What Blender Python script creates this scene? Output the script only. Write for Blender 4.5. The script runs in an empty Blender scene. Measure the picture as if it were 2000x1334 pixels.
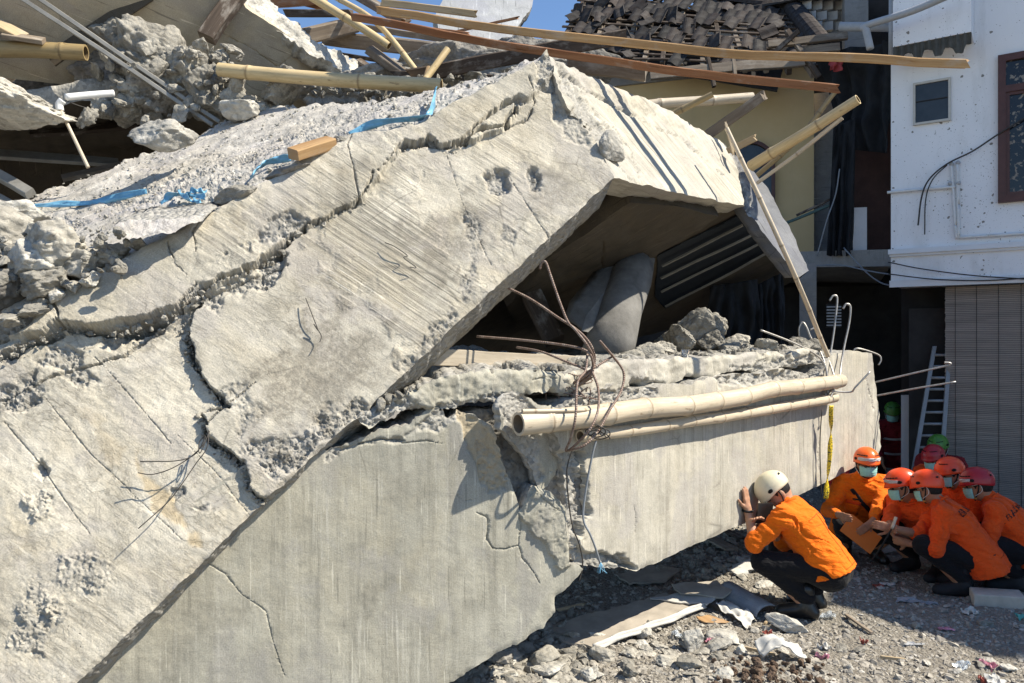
import bpy, math, random
import numpy as np
from mathutils import Vector, geometry

random.seed(7)
RNG = np.random.default_rng(7)
SC = bpy.context.scene
COL = SC.collection

# ------------------------------------------------------------------ camera, sky, sun, exposure
FPX, CAMH = 1500.0, 1.70
cam_data = bpy.data.cameras.new('camera')
cam_data.sensor_width = 36.0
cam_data.lens = 27.0
cam_data.clip_start = 0.05
cam_data.clip_end = 3000.0
cam = bpy.data.objects.new('camera', cam_data)
cam.location = (0, 0, CAMH)
cam.rotation_euler = (math.radians(90), 0, 0)
COL.objects.link(cam)
SC.camera = cam

SUN_EL, SUN_AZ = math.radians(50), math.radians(-11)      # azimuth counted from +X towards +Y
SUN = np.array([math.cos(SUN_EL) * math.cos(SUN_AZ), math.cos(SUN_EL) * math.sin(SUN_AZ), math.sin(SUN_EL)])
world = bpy.data.worlds.new('World')
SC.world = world
world.use_nodes = True
wn = world.node_tree.nodes
wn.clear()
w_out = wn.new('ShaderNodeOutputWorld')
w_bg = wn.new('ShaderNodeBackground')
w_sky = wn.new('ShaderNodeTexSky')
w_sky.sky_type = 'NISHITA'
w_sky.sun_disc = False
w_sky.sun_elevation = SUN_EL
w_sky.sun_rotation = math.radians(90) - SUN_AZ
w_sky.air_density = 1.0
w_sky.dust_density = 0.0
w_sky.ozone_density = 5.5
w_bg.inputs['Strength'].default_value = 0.10
world.node_tree.links.new(w_sky.outputs['Color'], w_bg.inputs['Color'])
world.node_tree.links.new(w_bg.outputs['Background'], w_out.inputs['Surface'])

sun_data = bpy.data.lights.new('sun', 'SUN')
sun_data.energy = 4.9
sun_data.angle = math.radians(0.53)
sun_data.color = (1.0, 0.92, 0.78)
sun = bpy.data.objects.new('sun', sun_data)
sun.rotation_euler = Vector(SUN).to_track_quat('Z', 'Y').to_euler()
sun.location = (6, -2, 12)
COL.objects.link(sun)

SC.view_settings.view_transform = 'Standard'
SC.view_settings.look = 'None'
SC.view_settings.gamma = 1.0
SC.view_settings.use_curve_mapping = False
SC.view_settings.exposure = 0.85
SC.cycles.max_bounces = 6

# ------------------------------------------------------------------ numbers
def A(*v):
    return np.array(v, dtype=float)

def nrm(v):
    v = np.asarray(v, dtype=float)
    return v / (np.linalg.norm(v) + 1e-12)

def P(px, py, Y):
    """the point of the place that lies Y metres ahead in direction (px, py)"""
    return A((px - 1000.0) / FPX * Y, Y, CAMH - (py - 667.0) / FPX * Y)

def G(px, py, z=0.0):
    """the point on the level z in direction (px, py)"""
    return P(px, py, (CAMH - z) * FPX / (py - 667.0))

class Plane:
    def __init__(self, a, b, c):
        self.o = np.asarray(a, float)
        n = nrm(np.cross(np.asarray(b, float) - self.o, np.asarray(c, float) - self.o))
        if n.dot(A(0, 0, CAMH) - self.o) < 0:
            n = -n
        self.n = n
    def depth(self, px, py):
        px = np.asarray(px, float); py = np.asarray(py, float)
        dx, dz = (px - 1000.0) / FPX, -(py - 667.0) / FPX
        num = self.n.dot(self.o - A(0, 0, CAMH))
        den = self.n[0] * dx + self.n[1] + self.n[2] * dz
        return num / den
    def at(self, px, py):
        Y = self.depth(px, py)
        return np.stack([(np.asarray(px, float) - 1000.0) / FPX * Y, Y, CAMH - (np.asarray(py, float) - 667.0) / FPX * Y], -1)

def level(z):
    p = Plane(A(0, 5, z), A(1, 5, z), A(0, 6, z))
    return p

def _hash(ix, iy, iz, seed):
    h = (ix.astype(np.uint32) * np.uint32(374761393) + iy.astype(np.uint32) * np.uint32(668265263)
         + iz.astype(np.uint32) * np.uint32(2147483647) + np.uint32(seed * 974711 & 0xffffffff))
    h = (h ^ (h >> np.uint32(13))) * np.uint32(1274126177)
    h = h ^ (h >> np.uint32(16))
    return (h & np.uint32(0xffffff)).astype(np.float64) / 8388607.5 - 1.0

def vnoise(p, seed=0):
    p = np.asarray(p, float)
    if p.shape[-1] == 2:
        p = np.concatenate([p, np.zeros(p.shape[:-1] + (1,))], -1)
    i = np.floor(p).astype(np.int64)
    f = p - i
    u = f * f * f * (f * (f * 6 - 15) + 10)
    i = i & 0xffff
    r = 0
    for dx in (0, 1):
        wx = u[..., 0] if dx else 1 - u[..., 0]
        for dy in (0, 1):
            wy = u[..., 1] if dy else 1 - u[..., 1]
            for dz in (0, 1):
                wz = u[..., 2] if dz else 1 - u[..., 2]
                r = r + wx * wy * wz * _hash(i[..., 0] + dx, i[..., 1] + dy, i[..., 2] + dz, seed)
    return r

def fbm(p, octv=4, seed=0, gain=0.5):
    p = np.asarray(p, float)
    r, a, s = 0, 1.0, 0
    for o in range(octv):
        r = r + a * vnoise(p * (2.03 ** o) + 17.3 * o, seed + o)
        s += a
        a *= gain
    return r / s * 1.6

def sstep(x):
    x = np.clip(x, 0, 1)
    return x * x * (3 - 2 * x)

def seg_dist(q, pts, vals=None):
    """distance of the 2D points q to a polyline, with a value interpolated along it"""
    best = np.full(len(q), 1e9)
    val = np.zeros(len(q))
    pts = np.asarray(pts, float)
    for k in range(len(pts) - 1):
        a, b = pts[k], pts[k + 1]
        ab = b - a
        t = np.clip(((q - a) @ ab) / (ab @ ab + 1e-9), 0, 1)
        d = np.hypot(q[:, 0] - a[0] - t * ab[0], q[:, 1] - a[1] - t * ab[1])
        m = d < best
        best[m] = d[m]
        if vals is not None:
            val[m] = (vals[k] + (vals[k + 1] - vals[k]) * t)[m]
    return (best, val) if vals is not None else best

def inside(q, poly):
    poly = np.asarray(poly, float)
    r = np.zeros(len(q), bool)
    x, y = q[:, 0], q[:, 1]
    j = len(poly) - 1
    for i in range(len(poly)):
        xi, yi = poly[i]; xj, yj = poly[j]
        c = ((yi > y) != (yj > y)) & (x < (xj - xi) * (y - yi) / (yj - yi + 1e-12) + xi)
        r ^= c
        j = i
    return r

# ------------------------------------------------------------------ objects
def props(o, label=None, cat=None, group=None, kind=None):
    if label: o['label'] = label
    if cat: o['category'] = cat
    if group: o['group'] = group
    if kind: o['kind'] = kind
    return o

def empty(name, loc, label=None, cat=None, group=None, kind=None):
    o = bpy.data.objects.new(name, None)
    o.location = loc
    o.empty_display_size = 0.1
    COL.objects.link(o)
    return props(o, label, cat, group, kind)

def wloc(o):
    l = Vector(o.location)
    while o.parent:
        o = o.parent
        l = l + Vector(o.location)
    return l

def mk(name, V, F, mat, parent=None, uv=None, luv=None, attrs=None, smooth=True, label=None, cat=None, group=None, kind=None, origin=None):
    V = np.asarray(V, float)
    Fs = F if isinstance(F, list) else [F]
    Fs = [np.asarray(f, np.int64) for f in Fs if len(f)]
    me = bpy.data.meshes.new(name)
    if origin is None:
        lo, hi = V.min(0), V.max(0)
        origin = A((lo[0] + hi[0]) / 2, (lo[1] + hi[1]) / 2, lo[2])
    me.vertices.add(len(V))
    me.vertices.foreach_set('co', (V - origin).astype(np.float32).ravel())
    li = np.concatenate([f.ravel() for f in Fs])
    tot = np.concatenate([np.full(len(f), f.shape[1]) for f in Fs])
    st = np.concatenate([[0], np.cumsum(tot)[:-1]])
    me.loops.add(len(li))
    me.loops.foreach_set('vertex_index', li.astype(np.int32))
    me.polygons.add(len(tot))
    me.polygons.foreach_set('loop_start', st.astype(np.int32))
    try:
        me.polygons.foreach_set('loop_total', tot.astype(np.int32))
    except Exception:
        pass
    if uv is not None or luv is not None:
        ul = me.uv_layers.new(name='UVMap')
        dat = luv if luv is not None else np.asarray(uv, float)[li]
        ul.data.foreach_set('uv', np.asarray(dat, np.float32).ravel())
    if attrs:
        for k, a in attrs.items():
            at = me.attributes.new(k, 'FLOAT', 'POINT')
            at.data.foreach_set('value', np.asarray(a, np.float32))
    me.update(calc_edges=True)
    me.validate()
    me.polygons.foreach_set('use_smooth', np.full(len(me.polygons), bool(smooth)))
    me.materials.append(mat)
    o = bpy.data.objects.new(name, me)
    if parent is not None:
        o.parent = parent
        o.location = Vector(origin) - wloc(parent)
    else:
        o.location = origin
    COL.objects.link(o)
    return props(o, label, cat, group, kind)

def twin(o, loc, parent=None, rot=None, scale=None, label=None):
    """another object that shares o's mesh"""
    c = o.copy()
    COL.objects.link(c)
    if parent is not None:
        c.parent = parent
        c.location = Vector(loc) - wloc(parent)
    else:
        c.location = loc
    if rot is not None: c.rotation_euler = rot
    if scale is not None: c.scale = scale
    if label: c['label'] = label
    return c

class MB:
    """collects pieces into ONE mesh"""
    def __init__(self):
        self.V, self.F, self.U, self.n = [], {3: [], 4: []}, [], 0
    def add(self, V, F, U=None):
        V = np.asarray(V, float)
        for f in (F if isinstance(F, list) else [F]):
            f = np.asarray(f, np.int64)
            if len(f):
                self.F[f.shape[1]].append(f + self.n)
        self.V.append(V)
        self.U.append(np.zeros((len(V), 2)) if U is None else np.asarray(U, float))
        self.n += len(V)
        return self
    def build(self, name, mat, parent=None, **kw):
        F = [np.concatenate(self.F[k]) for k in (3, 4) if self.F[k]]
        return mk(name, np.concatenate(self.V), F, mat, parent, uv=np.concatenate(self.U), **kw)

def box_vf(o, ax, ay, az):
    """box with corner o and edge vectors ax, ay, az; faces do not share corners, so edges stay sharp"""
    o, ax, ay, az = (np.asarray(v, float) for v in (o, ax, ay, az))
    if np.dot(np.cross(ax, ay), az) < 0:
        o, az = o + az, -az
    V, U, F = [], [], []
    for (c, e1, e2) in ((o, ay, ax), (o + az, ax, ay), (o, ax, az), (o + ay, az, ax), (o, az, ay), (o + ax, ay, az)):
        k = len(V)
        V += [c, c + e1, c + e1 + e2, c + e2]
        l1, l2 = np.linalg.norm(e1), np.linalg.norm(e2)
        if l1 >= l2: U += [(0, 0), (l1, 0), (l1, l2), (0, l2)]
        else: U += [(0, 0), (0, l1), (l2, l1), (l2, 0)]
        F.append((k, k + 1, k + 2, k + 3))
    return np.array(V), np.array(F), np.array(U)

def smooth_path(pts, n=8):
    pts = [np.asarray(p, float) for p in pts]
    if len(pts) < 3:
        return np.array(pts)
    q = [2 * pts[0] - pts[1]] + pts + [2 * pts[-1] - pts[-2]]
    out = []
    for i in range(1, len(q) - 2):
        p0, p1, p2, p3 = q[i - 1:i + 3]
        for t in np.linspace(0, 1, n, endpoint=False):
            out.append(0.5 * ((2 * p1) + (-p0 + p2) * t + (2 * p0 - 5 * p1 + 4 * p2 - p3) * t * t + (-p0 + 3 * p1 - 3 * p2 + p3) * t ** 3))
    out.append(q[-2])
    return np.array(out)

def tube_vf(path, r, seg=8, caps=True):
    path = np.asarray(path, float)
    n = len(path)
    r = np.broadcast_to(np.asarray(r, float), (n,))
    T = np.gradient(path, axis=0)
    T /= np.linalg.norm(T, axis=1)[:, None] + 1e-12
    ref = A(0, 0, 1) if abs(T[0][2]) < 0.9 else A(1, 0, 0)
    N = nrm(np.cross(T[0], ref))
    V, U = [], []
    L = np.concatenate([[0], np.cumsum(np.linalg.norm(np.diff(path, axis=0), axis=1))])
    for i in range(n):
        N = nrm(N - T[i] * N.dot(T[i]))
        B = np.cross(T[i], N)
        a = np.arange(seg) / seg * 2 * math.pi
        V.append(path[i] + r[i] * (np.cos(a)[:, None] * N + np.sin(a)[:, None] * B))
        U.append(np.stack([np.full(seg, L[i]), np.arange(seg) / seg * 2 * math.pi * r[i]], -1))
    V = np.concatenate(V); U = np.concatenate(U)
    i, j = np.meshgrid(np.arange(n - 1), np.arange(seg), indexing='ij')
    j2 = (j + 1) % seg
    Q = np.stack([i * seg + j, i * seg + j2, (i + 1) * seg + j2, (i + 1) * seg + j], -1).reshape(-1, 4)
    F = [Q]
    if caps:
        k = len(V)
        V = np.concatenate([V, [path[0]], [path[-1]]])
        U = np.concatenate([U, [[0, 0]], [[L[-1], 0]]])
        a = np.arange(seg); b = (a + 1) % seg
        F.append(np.concatenate([np.stack([np.full(seg, k), b, a], -1), np.stack([np.full(seg, k + 1), (n - 1) * seg + a, (n - 1) * seg + b], -1)]))
    return V, F, U

def tube(name, pts, r, mat, parent=None, seg=8, sm=8, **kw):
    path = smooth_path(pts, sm) if sm and len(pts) > 2 else np.array(pts, float)
    V, F, U = tube_vf(path, r, seg)
    return mk(name, V, F, mat, parent, uv=U, **kw)

_ICO = {}
def ico(sub):
    if sub in _ICO:
        return _ICO[sub]
    t = (1 + 5 ** .5) / 2
    V = [nrm(v) for v in [(-1, t, 0), (1, t, 0), (-1, -t, 0), (1, -t, 0), (0, -1, t), (0, 1, t), (0, -1, -t), (0, 1, -t), (t, 0, -1), (t, 0, 1), (-t, 0, -1), (-t, 0, 1)]]
    F = [(0, 11, 5), (0, 5, 1), (0, 1, 7), (0, 7, 10), (0, 10, 11), (1, 5, 9), (5, 11, 4), (11, 10, 2), (10, 7, 6), (7, 1, 8), (3, 9, 4), (3, 4, 2), (3, 2, 6), (3, 6, 8), (3, 8, 9), (4, 9, 5), (2, 4, 11), (6, 2, 10), (8, 6, 7), (9, 8, 1)]
    for _ in range(sub):
        mid, nf = {}, []
        def m(a, b):
            k = (min(a, b), max(a, b))
            if k not in mid:
                mid[k] = len(V); V.append(nrm(V[a] + V[b]))
            return mid[k]
        for a, b, c in F:
            x, y, z = m(a, b), m(b, c), m(c, a)
            nf += [(a, x, z), (b, y, x), (c, z, y), (x, y, z)]
        F = nf
    _ICO[sub] = (np.array(V), np.array(F))
    return _ICO[sub]

def rotm(seed=None, eul=None):
    if eul is None:
        r = np.random.default_rng(seed)
        q = r.normal(size=4); q /= np.linalg.norm(q)
        w, x, y, z = q
        return np.array([[1 - 2 * (y * y + z * z), 2 * (x * y - z * w), 2 * (x * z + y * w)], [2 * (x * y + z * w), 1 - 2 * (x * x + z * z), 2 * (y * z - x * w)], [2 * (x * z - y * w), 2 * (y * z + x * w), 1 - 2 * (x * x + y * y)]])
    a, b, c = eul
    ca, sa, cb, sb, cc, sc = math.cos(a), math.sin(a), math.cos(b), math.sin(b), math.cos(c), math.sin(c)
    return np.array([[cc, -sc, 0], [sc, cc, 0], [0, 0, 1]]) @ np.array([[cb, 0, sb], [0, 1, 0], [-sb, 0, cb]]) @ np.array([[1, 0, 0], [0, ca, -sa], [0, sa, ca]])

def rock_vf(size, seed, sub=3, planes=11, noise=0.05, rough=0.35, rot=None, crag=0.0):
    """broken lump: a sphere cut by random planes, then roughened"""
    D, F = ico(sub)
    r = np.random.default_rng(seed)
    N = r.normal(size=(planes, 3)); N /= np.linalg.norm(N, axis=1)[:, None]
    h = r.uniform(0.55, 0.95, planes)
    dn = D @ N.T
    rad = np.min(np.where(dn > 0.05, h / np.maximum(dn, 0.05), 9), 1)
    rad = np.minimum(rad, 1.15)
    rad = rad * (1 + noise * 2 * fbm(D * 2.2, 3, seed) + noise * rough * fbm(D * 9, 3, seed + 9))
    if crag:
        rad = rad * (1 - crag * np.abs(fbm(D * 2.6 + seed, 3, seed + 3, .5)) + crag * .22 * fbm(D * 12, 3, seed + 5, .5) - crag * .5 * np.maximum(0, np.abs(vnoise(D * 6 + seed, seed + 8)) - .35))
    V = D * rad[:, None] * np.asarray(size, float)
    if rot is not None:
        V = V @ rot.T
    return V, F
# ------------------------------------------------------------------ materials
class NT:
    def __init__(self, name):
        self.m = bpy.data.materials.new(name)
        self.m.use_nodes = True
        self.t = self.m.node_tree
        self.t.nodes.clear()
        self.out = self.t.nodes.new('ShaderNodeOutputMaterial')
        self.b = self.t.nodes.new('ShaderNodeBsdfPrincipled')
        self.t.links.new(self.b.outputs[0], self.out.inputs[0])
        self.tc = self.t.nodes.new('ShaderNodeTexCoord')
    def n(self, typ, **kw):
        x = self.t.nodes.new(typ)
        for k, v in kw.items():
            setattr(x, k, v)
        return x
    def l(self, a, b):
        self.t.links.new(a, b)
    def map(self, src='Object', scale=(1, 1, 1), rot=(0, 0, 0), loc=(0, 0, 0)):
        m = self.n('ShaderNodeMapping')
        m.inputs['Scale'].default_value = scale
        m.inputs['Rotation'].default_value = rot
        m.inputs['Location'].default_value = loc
        self.l(self.tc.outputs[src], m.inputs['Vector'])
        return m.outputs[0]
    def noise(self, vec, scale, detail=6, rough=0.6, dist=0.0):
        x = self.n('ShaderNodeTexNoise')
        x.inputs['Scale'].default_value = scale
        x.inputs['Detail'].default_value = detail
        x.inputs['Roughness'].default_value = rough
        x.inputs['Distortion'].default_value = dist
        self.l(vec, x.inputs['Vector'])
        return x.outputs['Fac']
    def vor(self, vec, scale, feature='F1', out='Distance', rnd=1.0):
        x = self.n('ShaderNodeTexVoronoi', feature=feature)
        x.inputs['Scale'].default_value = scale
        x.inputs['Randomness'].default_value = rnd
        self.l(vec, x.inputs['Vector'])
        return x.outputs[out]
    def ramp(self, fac, stops):
        x = self.n('ShaderNodeValToRGB')
        e = x.color_ramp.elements
        while len(e) < len(stops): e.new(0.5)
        for i, (p, c) in enumerate(stops):
            e[i].position = p
            e[i].color = (c, c, c, 1) if isinstance(c, (int, float)) else (c[0], c[1], c[2], 1)
        self.l(fac, x.inputs['Fac'])
        return x.outputs['Color']
    def mix(self, fac, a, b, blend='MIX'):
        x = self.n('ShaderNodeMix', data_type='RGBA', blend_type=blend)
        for s, v in ((0, fac), (6, a), (7, b)):
            if isinstance(v, (int, float)): x.inputs[s].default_value = v if s == 0 else (v, v, v, 1)
            elif isinstance(v, tuple): x.inputs[s].default_value = (v[0], v[1], v[2], 1)
            else: self.l(v, x.inputs[s])
        return x.outputs[2]
    def math(self, op, a, b=0.0, clamp=False):
        x = self.n('ShaderNodeMath', operation=op, use_clamp=clamp)
        for s, v in ((0, a), (1, b)):
            if isinstance(v, (int, float)): x.inputs[s].default_value = v
            else: self.l(v, x.inputs[s])
        return x.outputs[0]
    def attr(self, name):
        x = self.n('ShaderNodeAttribute', attribute_name=name)
        return x.outputs['Fac']
    def rnd(self):
        return self.n('ShaderNodeObjectInfo').outputs['Random']
    def bump(self, h, strength=0.5, dist=0.01, prev=None):
        x = self.n('ShaderNodeBump')
        x.inputs['Strength'].default_value = strength
        x.inputs['Distance'].default_value = dist
        self.l(h, x.inputs['Height'])
        if prev is not None: self.l(prev, x.inputs['Normal'])
        return x.outputs[0]
    def done(self, col, rough=0.9, normal=None, metal=0.0, spec=0.3, **kw):
        b = self.b
        if isinstance(col, tuple): b.inputs['Base Color'].default_value = (col[0], col[1], col[2], 1)
        else: self.l(col, b.inputs['Base Color'])
        if isinstance(rough, (int, float)): b.inputs['Roughness'].default_value = rough
        else: self.l(rough, b.inputs['Roughness'])
        b.inputs['Metallic'].default_value = metal
        b.inputs['Specular IOR Level'].default_value = spec
        if normal is not None: self.l(normal, b.inputs['Normal'])
        for k, v in kw.items():
            b.inputs[k.replace('_', ' ')].default_value = v
        return self.m

def sc(c, k):
    return (c[0] * k, c[1] * k, c[2] * k)

def concrete(name, base, streak=0.5, streak_scale=16.0, white=0.35, rough_amt=0.5, warm=0.3, fine=1.0, flake=0.7, tick=1.0, zmin=.06):
    """cast concrete; UV is in metres with V along the formwork streaks; 'spall', 'stain', 'dust' are wear masks"""
    t = NT(name)
    uv = t.map('UV')
    big = t.noise(uv, 1.3, 5, 0.6, 0.4)
    med = t.noise(uv, 6.5, 8, 0.65, 0.3)
    c = t.mix(t.ramp(big, [(0.33, 0.0), (0.66, 1.0)]), sc(base, 0.80), sc(base, 1.16))
    c = t.mix(t.math('MULTIPLY', t.ramp(t.noise(t.map('UV', loc=(7, 3, 0)), 1.9, 4, 0.6, 0.8), [(0.45, 0.0), (0.68, 1.0)]), warm), c, (base[0] * 1.08, base[1] * 0.98, base[2] * 0.80))
    c = t.mix(t.math('MULTIPLY', t.ramp(med, [(0.36, 1.0), (0.55, 0.0)]), 0.45), c, sc(base, 0.60))
    # streaks left by the forms
    sv = t.map('UV', scale=(streak_scale, 0.75, 1))
    s1 = t.noise(sv, 1.0, 7, 0.7, 0.15)
    s2 = t.noise(t.map('UV', scale=(streak_scale * 2.7, 1.5, 1), loc=(3, 9, 0)), 1.0, 6, 0.7, 0.1)
    zone = t.math('ADD', t.ramp(t.noise(t.map('UV', loc=(1, 5, 0)), 1.7, 5, 0.6, .6), [(0.42, zmin), (0.64, max(.75, zmin))]), t.attr('groove'), True)
    dark = t.math('MULTIPLY', t.math('MULTIPLY', t.ramp(s1, [(0.33, 1.0), (0.52, 0.0)]), zone), streak, True)
    c = t.mix(dark, c, sc(base, 0.42))
    lite = t.math('MULTIPLY', t.math('MULTIPLY', t.ramp(s2, [(0.56, 0.0), (0.68, 1.0)]), zone), streak)
    c = t.mix(lite, c, sc((base[0], base[1] * 1.0, base[2] * 1.03), 1.5))
    # laitance and dust
    wn_ = t.noise(t.map('UV', scale=(1, 0.6, 1), loc=(11, 2, 0)), 3.1, 9, 0.68, 0.5)
    wz = t.math('MULTIPLY', t.ramp(t.math('ADD', wn_, t.math('MULTIPLY', t.attr('chalk'), .16)), [(0.50, 0.0), (0.66, 1.0)]), t.math('MAXIMUM', t.math('MULTIPLY', t.attr('chalk'), .8), white))
    # flaked skin: sharp edged lighter scabs and darker bare mortar
    fk = t.noise(t.map('UV', scale=(1.7, .8, 1), loc=(2, 8, 0)), 9, 10, .74, .5)
    fz = t.ramp(t.noise(t.map('UV', loc=(6, 6, 0)), 1.5, 4, .6), [(.44, 0.0), (.60, 1.0)])
    c = t.mix(t.math('MULTIPLY', t.math('MULTIPLY', t.ramp(fk, [(.50, 0.0), (.52, 1.0)]), fz), .34 * flake), c, sc(base, .70))
    c = t.mix(t.math('MULTIPLY', t.math('MULTIPLY', t.ramp(fk, [(.38, 1.0), (.43, 0.0)]), fz), .30 * flake), c, sc(base, 1.35))
    c = t.mix(wz, c, (min(.8, base[0] * 1.5), min(.8, base[1] * 1.5), min(.8, base[2] * 1.52)))
    # grey lilac patches of older skin
    c = t.mix(t.math('MULTIPLY', t.ramp(t.noise(t.map('UV', scale=(1.2, .8, 1), loc=(5, 12, 0)), 2.6, 8, .66, .7), [(.50, 0.0), (.60, 1.0)]), .55), c, (base[0] * .80, base[1] * .80, base[2] * .88))
    # short scuffs along the forms, dark and pale
    tk = t.noise(t.map('UV', scale=(52, 2.6, 1), loc=(8, 2, 0)), 1.0, 2, .5)
    c = t.mix(t.ramp(tk, [(.665, 0.0), (.70, .7 * tick)]), c, sc(base, .38))
    tk2 = t.noise(t.map('UV', scale=(60, 3.4, 1), rot=(0, 0, .06), loc=(1, 7, 0)), 1.0, 2, .5)
    c = t.mix(t.ramp(tk2, [(.675, 0.0), (.71, .7 * tick)]), c, sc(base, 1.75))
    # pores and flecks
    pore = t.ramp(t.vor(uv, 26), [(0.0, 1.0), (0.085, 0.0)])
    pz = t.ramp(t.noise(t.map('UV', loc=(4, 4, 0)), 5, 3), [(0.5, 0.0), (0.62, 1.0)])
    c = t.mix(t.math('MULTIPLY', t.math('MULTIPLY', pore, pz), 0.75), c, sc(base, 0.30))
    fl = t.noise(uv, 150, 4, 0.7)
    c = t.mix(0.34 * fine, c, t.ramp(fl, [(0.3, 0.25), (0.7, 0.85)]), 'OVERLAY')
    # hairline cracks
    hw = t.vor(t.mix(0.12, uv, t.n('ShaderNodeTexNoise').outputs['Color']), 1.7, 'DISTANCE_TO_EDGE')
    hz = t.ramp(t.noise(t.map('UV', loc=(9, 1, 0)), 1.6, 2), [(0.55, 0.0), (0.6, 1.0)])
    c = t.mix(t.math('MULTIPLY', t.math('MULTIPLY', t.ramp(hw, [(0.0, 1.0), (0.006, 0.0)]), hz), 0.6), c, sc(base, 0.3))
    # broken-out areas show grey mortar and aggregate
    obj = t.map('Object')
    ag = t.vor(obj, 46)
    agc = t.ramp(t.vor(obj, 46, out='Color'), [(0.0, (.17, .165, .155)), (0.45, (.30, .29, .265)), (0.8, (.40, .385, .35)), (1.0, (.50, .485, .45))])
    agc = t.mix(t.ramp(t.noise(obj, 9, 6, .7), [(0.4, 0.0), (0.6, 0.7)]), agc, (.33, .315, .28))
    sp = t.attr('spall')
    c = t.mix(sp, c, agc)
    c = t.mix(t.attr('stain'), c, (0.46, 0.34, 0.17))
    dg = t.ramp(t.noise(uv, 34, 8, .75), [(.38, .25), (.58, 1.0)])
    c = t.mix(t.math('MULTIPLY', t.attr('damp'), dg), c, (base[0] * .44, base[1] * .43, base[2] * .42))
    h = t.math('ADD', t.math('MULTIPLY', t.noise(uv, 38, 8, 0.7), 0.6), t.math('MULTIPLY', s1, 0.35 * streak))
    h = t.math('SUBTRACT', h, t.math('MULTIPLY', t.math('MULTIPLY', pore, pz), 0.5))
    h = t.math('ADD', h, t.math('MULTIPLY', t.math('MULTIPLY', t.ramp(fk, [(.49, .5), (.53, 0.0)]), fz), .6 * flake))
    h = t.math('ADD', h, t.math('MULTIPLY', t.math('MULTIPLY', s1, t.attr('groove')), 1.6))
    h = t.math('ADD', h, t.math('MULTIPLY', t.math('MULTIPLY', ag, sp), -1.2))
    nb = t.bump(h, rough_amt, 0.012)
    return t.done(c, 0.93, nb, spec=0.15)

def rubble_mat(name, base, vary=0.3, ag=0.6, sc_=30):
    t = NT(name)
    o = t.map('Object')
    c = t.mix(t.ramp(t.noise(o, 4, 6, .65), [(0.35, 0.0), (0.65, 1.0)]), sc(base, 0.72), sc(base, 1.22))
    agc = t.ramp(t.vor(o, sc_, out='Color'), [(0.0, 0.45), (0.5, 1.0), (1.0, 1.35)])
    c = t.mix(ag, c, t.mix(1.0, c, agc, 'MULTIPLY'))
    c = t.mix(t.ramp(t.noise(o, 60, 5, .7), [(0.35, 0.35), (0.5, 0.0)]), c, sc(base, 0.42))
    c = t.mix(t.ramp(t.noise(t.map('Object', loc=(3, 3, 3)), 7, 7, .7), [(0.56, 0.0), (0.68, 0.6)]), c, sc(base, 1.6))
    v = t.ramp(t.rnd(), [(0.0, 1.0 - vary), (1.0, 1.0 + vary)])
    c = t.mix(1.0, c, v, 'MULTIPLY')
    h = t.math('ADD', t.noise(o, 22, 8, .72), t.math('MULTIPLY', t.vor(o, sc_), -0.6))
    return t.done(c, 0.95, t.bump(h, 0.8, 0.02), spec=0.12)

def wood_mat(name, dark, lite, grey=0.0, contrast=1.0):
    """sawn timber; UV.x runs along the grain in metres"""
    t = NT(name)
    off = t.n('ShaderNodeCombineXYZ')
    t.l(t.math('MULTIPLY', t.rnd(), 40.0), off.inputs[0]); t.l(t.math('MULTIPLY', t.rnd(), 17.0), off.inputs[1])
    def mp(s):
        m = t.n('ShaderNodeVectorMath', operation='ADD')
        t.l(t.map('UV'), m.inputs[0]); t.l(off.outputs[0], m.inputs[1])
        m2 = t.n('ShaderNodeVectorMath', operation='MULTIPLY')
        t.l(m.outputs[0], m2.inputs[0]); m2.inputs[1].default_value = s
        return m2.outputs[0]
    g = t.noise(mp((1.6, 38, 1)), 1.0, 8, .7, 0.6)
    c = t.ramp(g, [(0.28, dark), (0.52, tuple((a + b) / 2 for a, b in zip(dark, lite))), (0.72, lite)])
    b = t.noise(mp((0.8, 5, 1)), 1.0, 5, .6)
    c = t.mix(t.ramp(b, [(0.4, 0.55), (0.65, 0.0)]), c, sc(dark, 0.75))
    c = t.mix(t.ramp(t.noise(mp((3, 60, 1)), 1.0, 6, .7), [(0.32, 0.8 * contrast), (0.42, 0.0)]), c, sc(dark, 0.4))
    c = t.mix(t.ramp(t.noise(mp((5, 9, 1)), 1.0, 6, .7), [(0.52, 0.0), (0.7, 0.5)]), c, (.45, .42, .37))
    c = t.mix(1.0, c, t.ramp(t.rnd(), [(0, 0.8), (1, 1.2)]), 'MULTIPLY')
    return t.done(c, 0.8, t.bump(g, 0.45, 0.006), spec=0.2)

def plain(name, col, rough=0.6, noise=0.12, nscale=20, metal=0.0, spec=0.3, bump=0.0, bscale=60, **kw):
    t = NT(name)
    o = t.map('Object')
    c = t.mix(t.ramp(t.noise(o, nscale, 6, .65), [(0.3, 0.0), (0.7, 1.0)]), sc(col, 1 - noise), sc(col, 1 + noise))
    nb = t.bump(t.noise(o, bscale, 5, .7), bump, 0.01) if bump else None
    return t.done(c, rough, nb, metal, spec, **kw)

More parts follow.
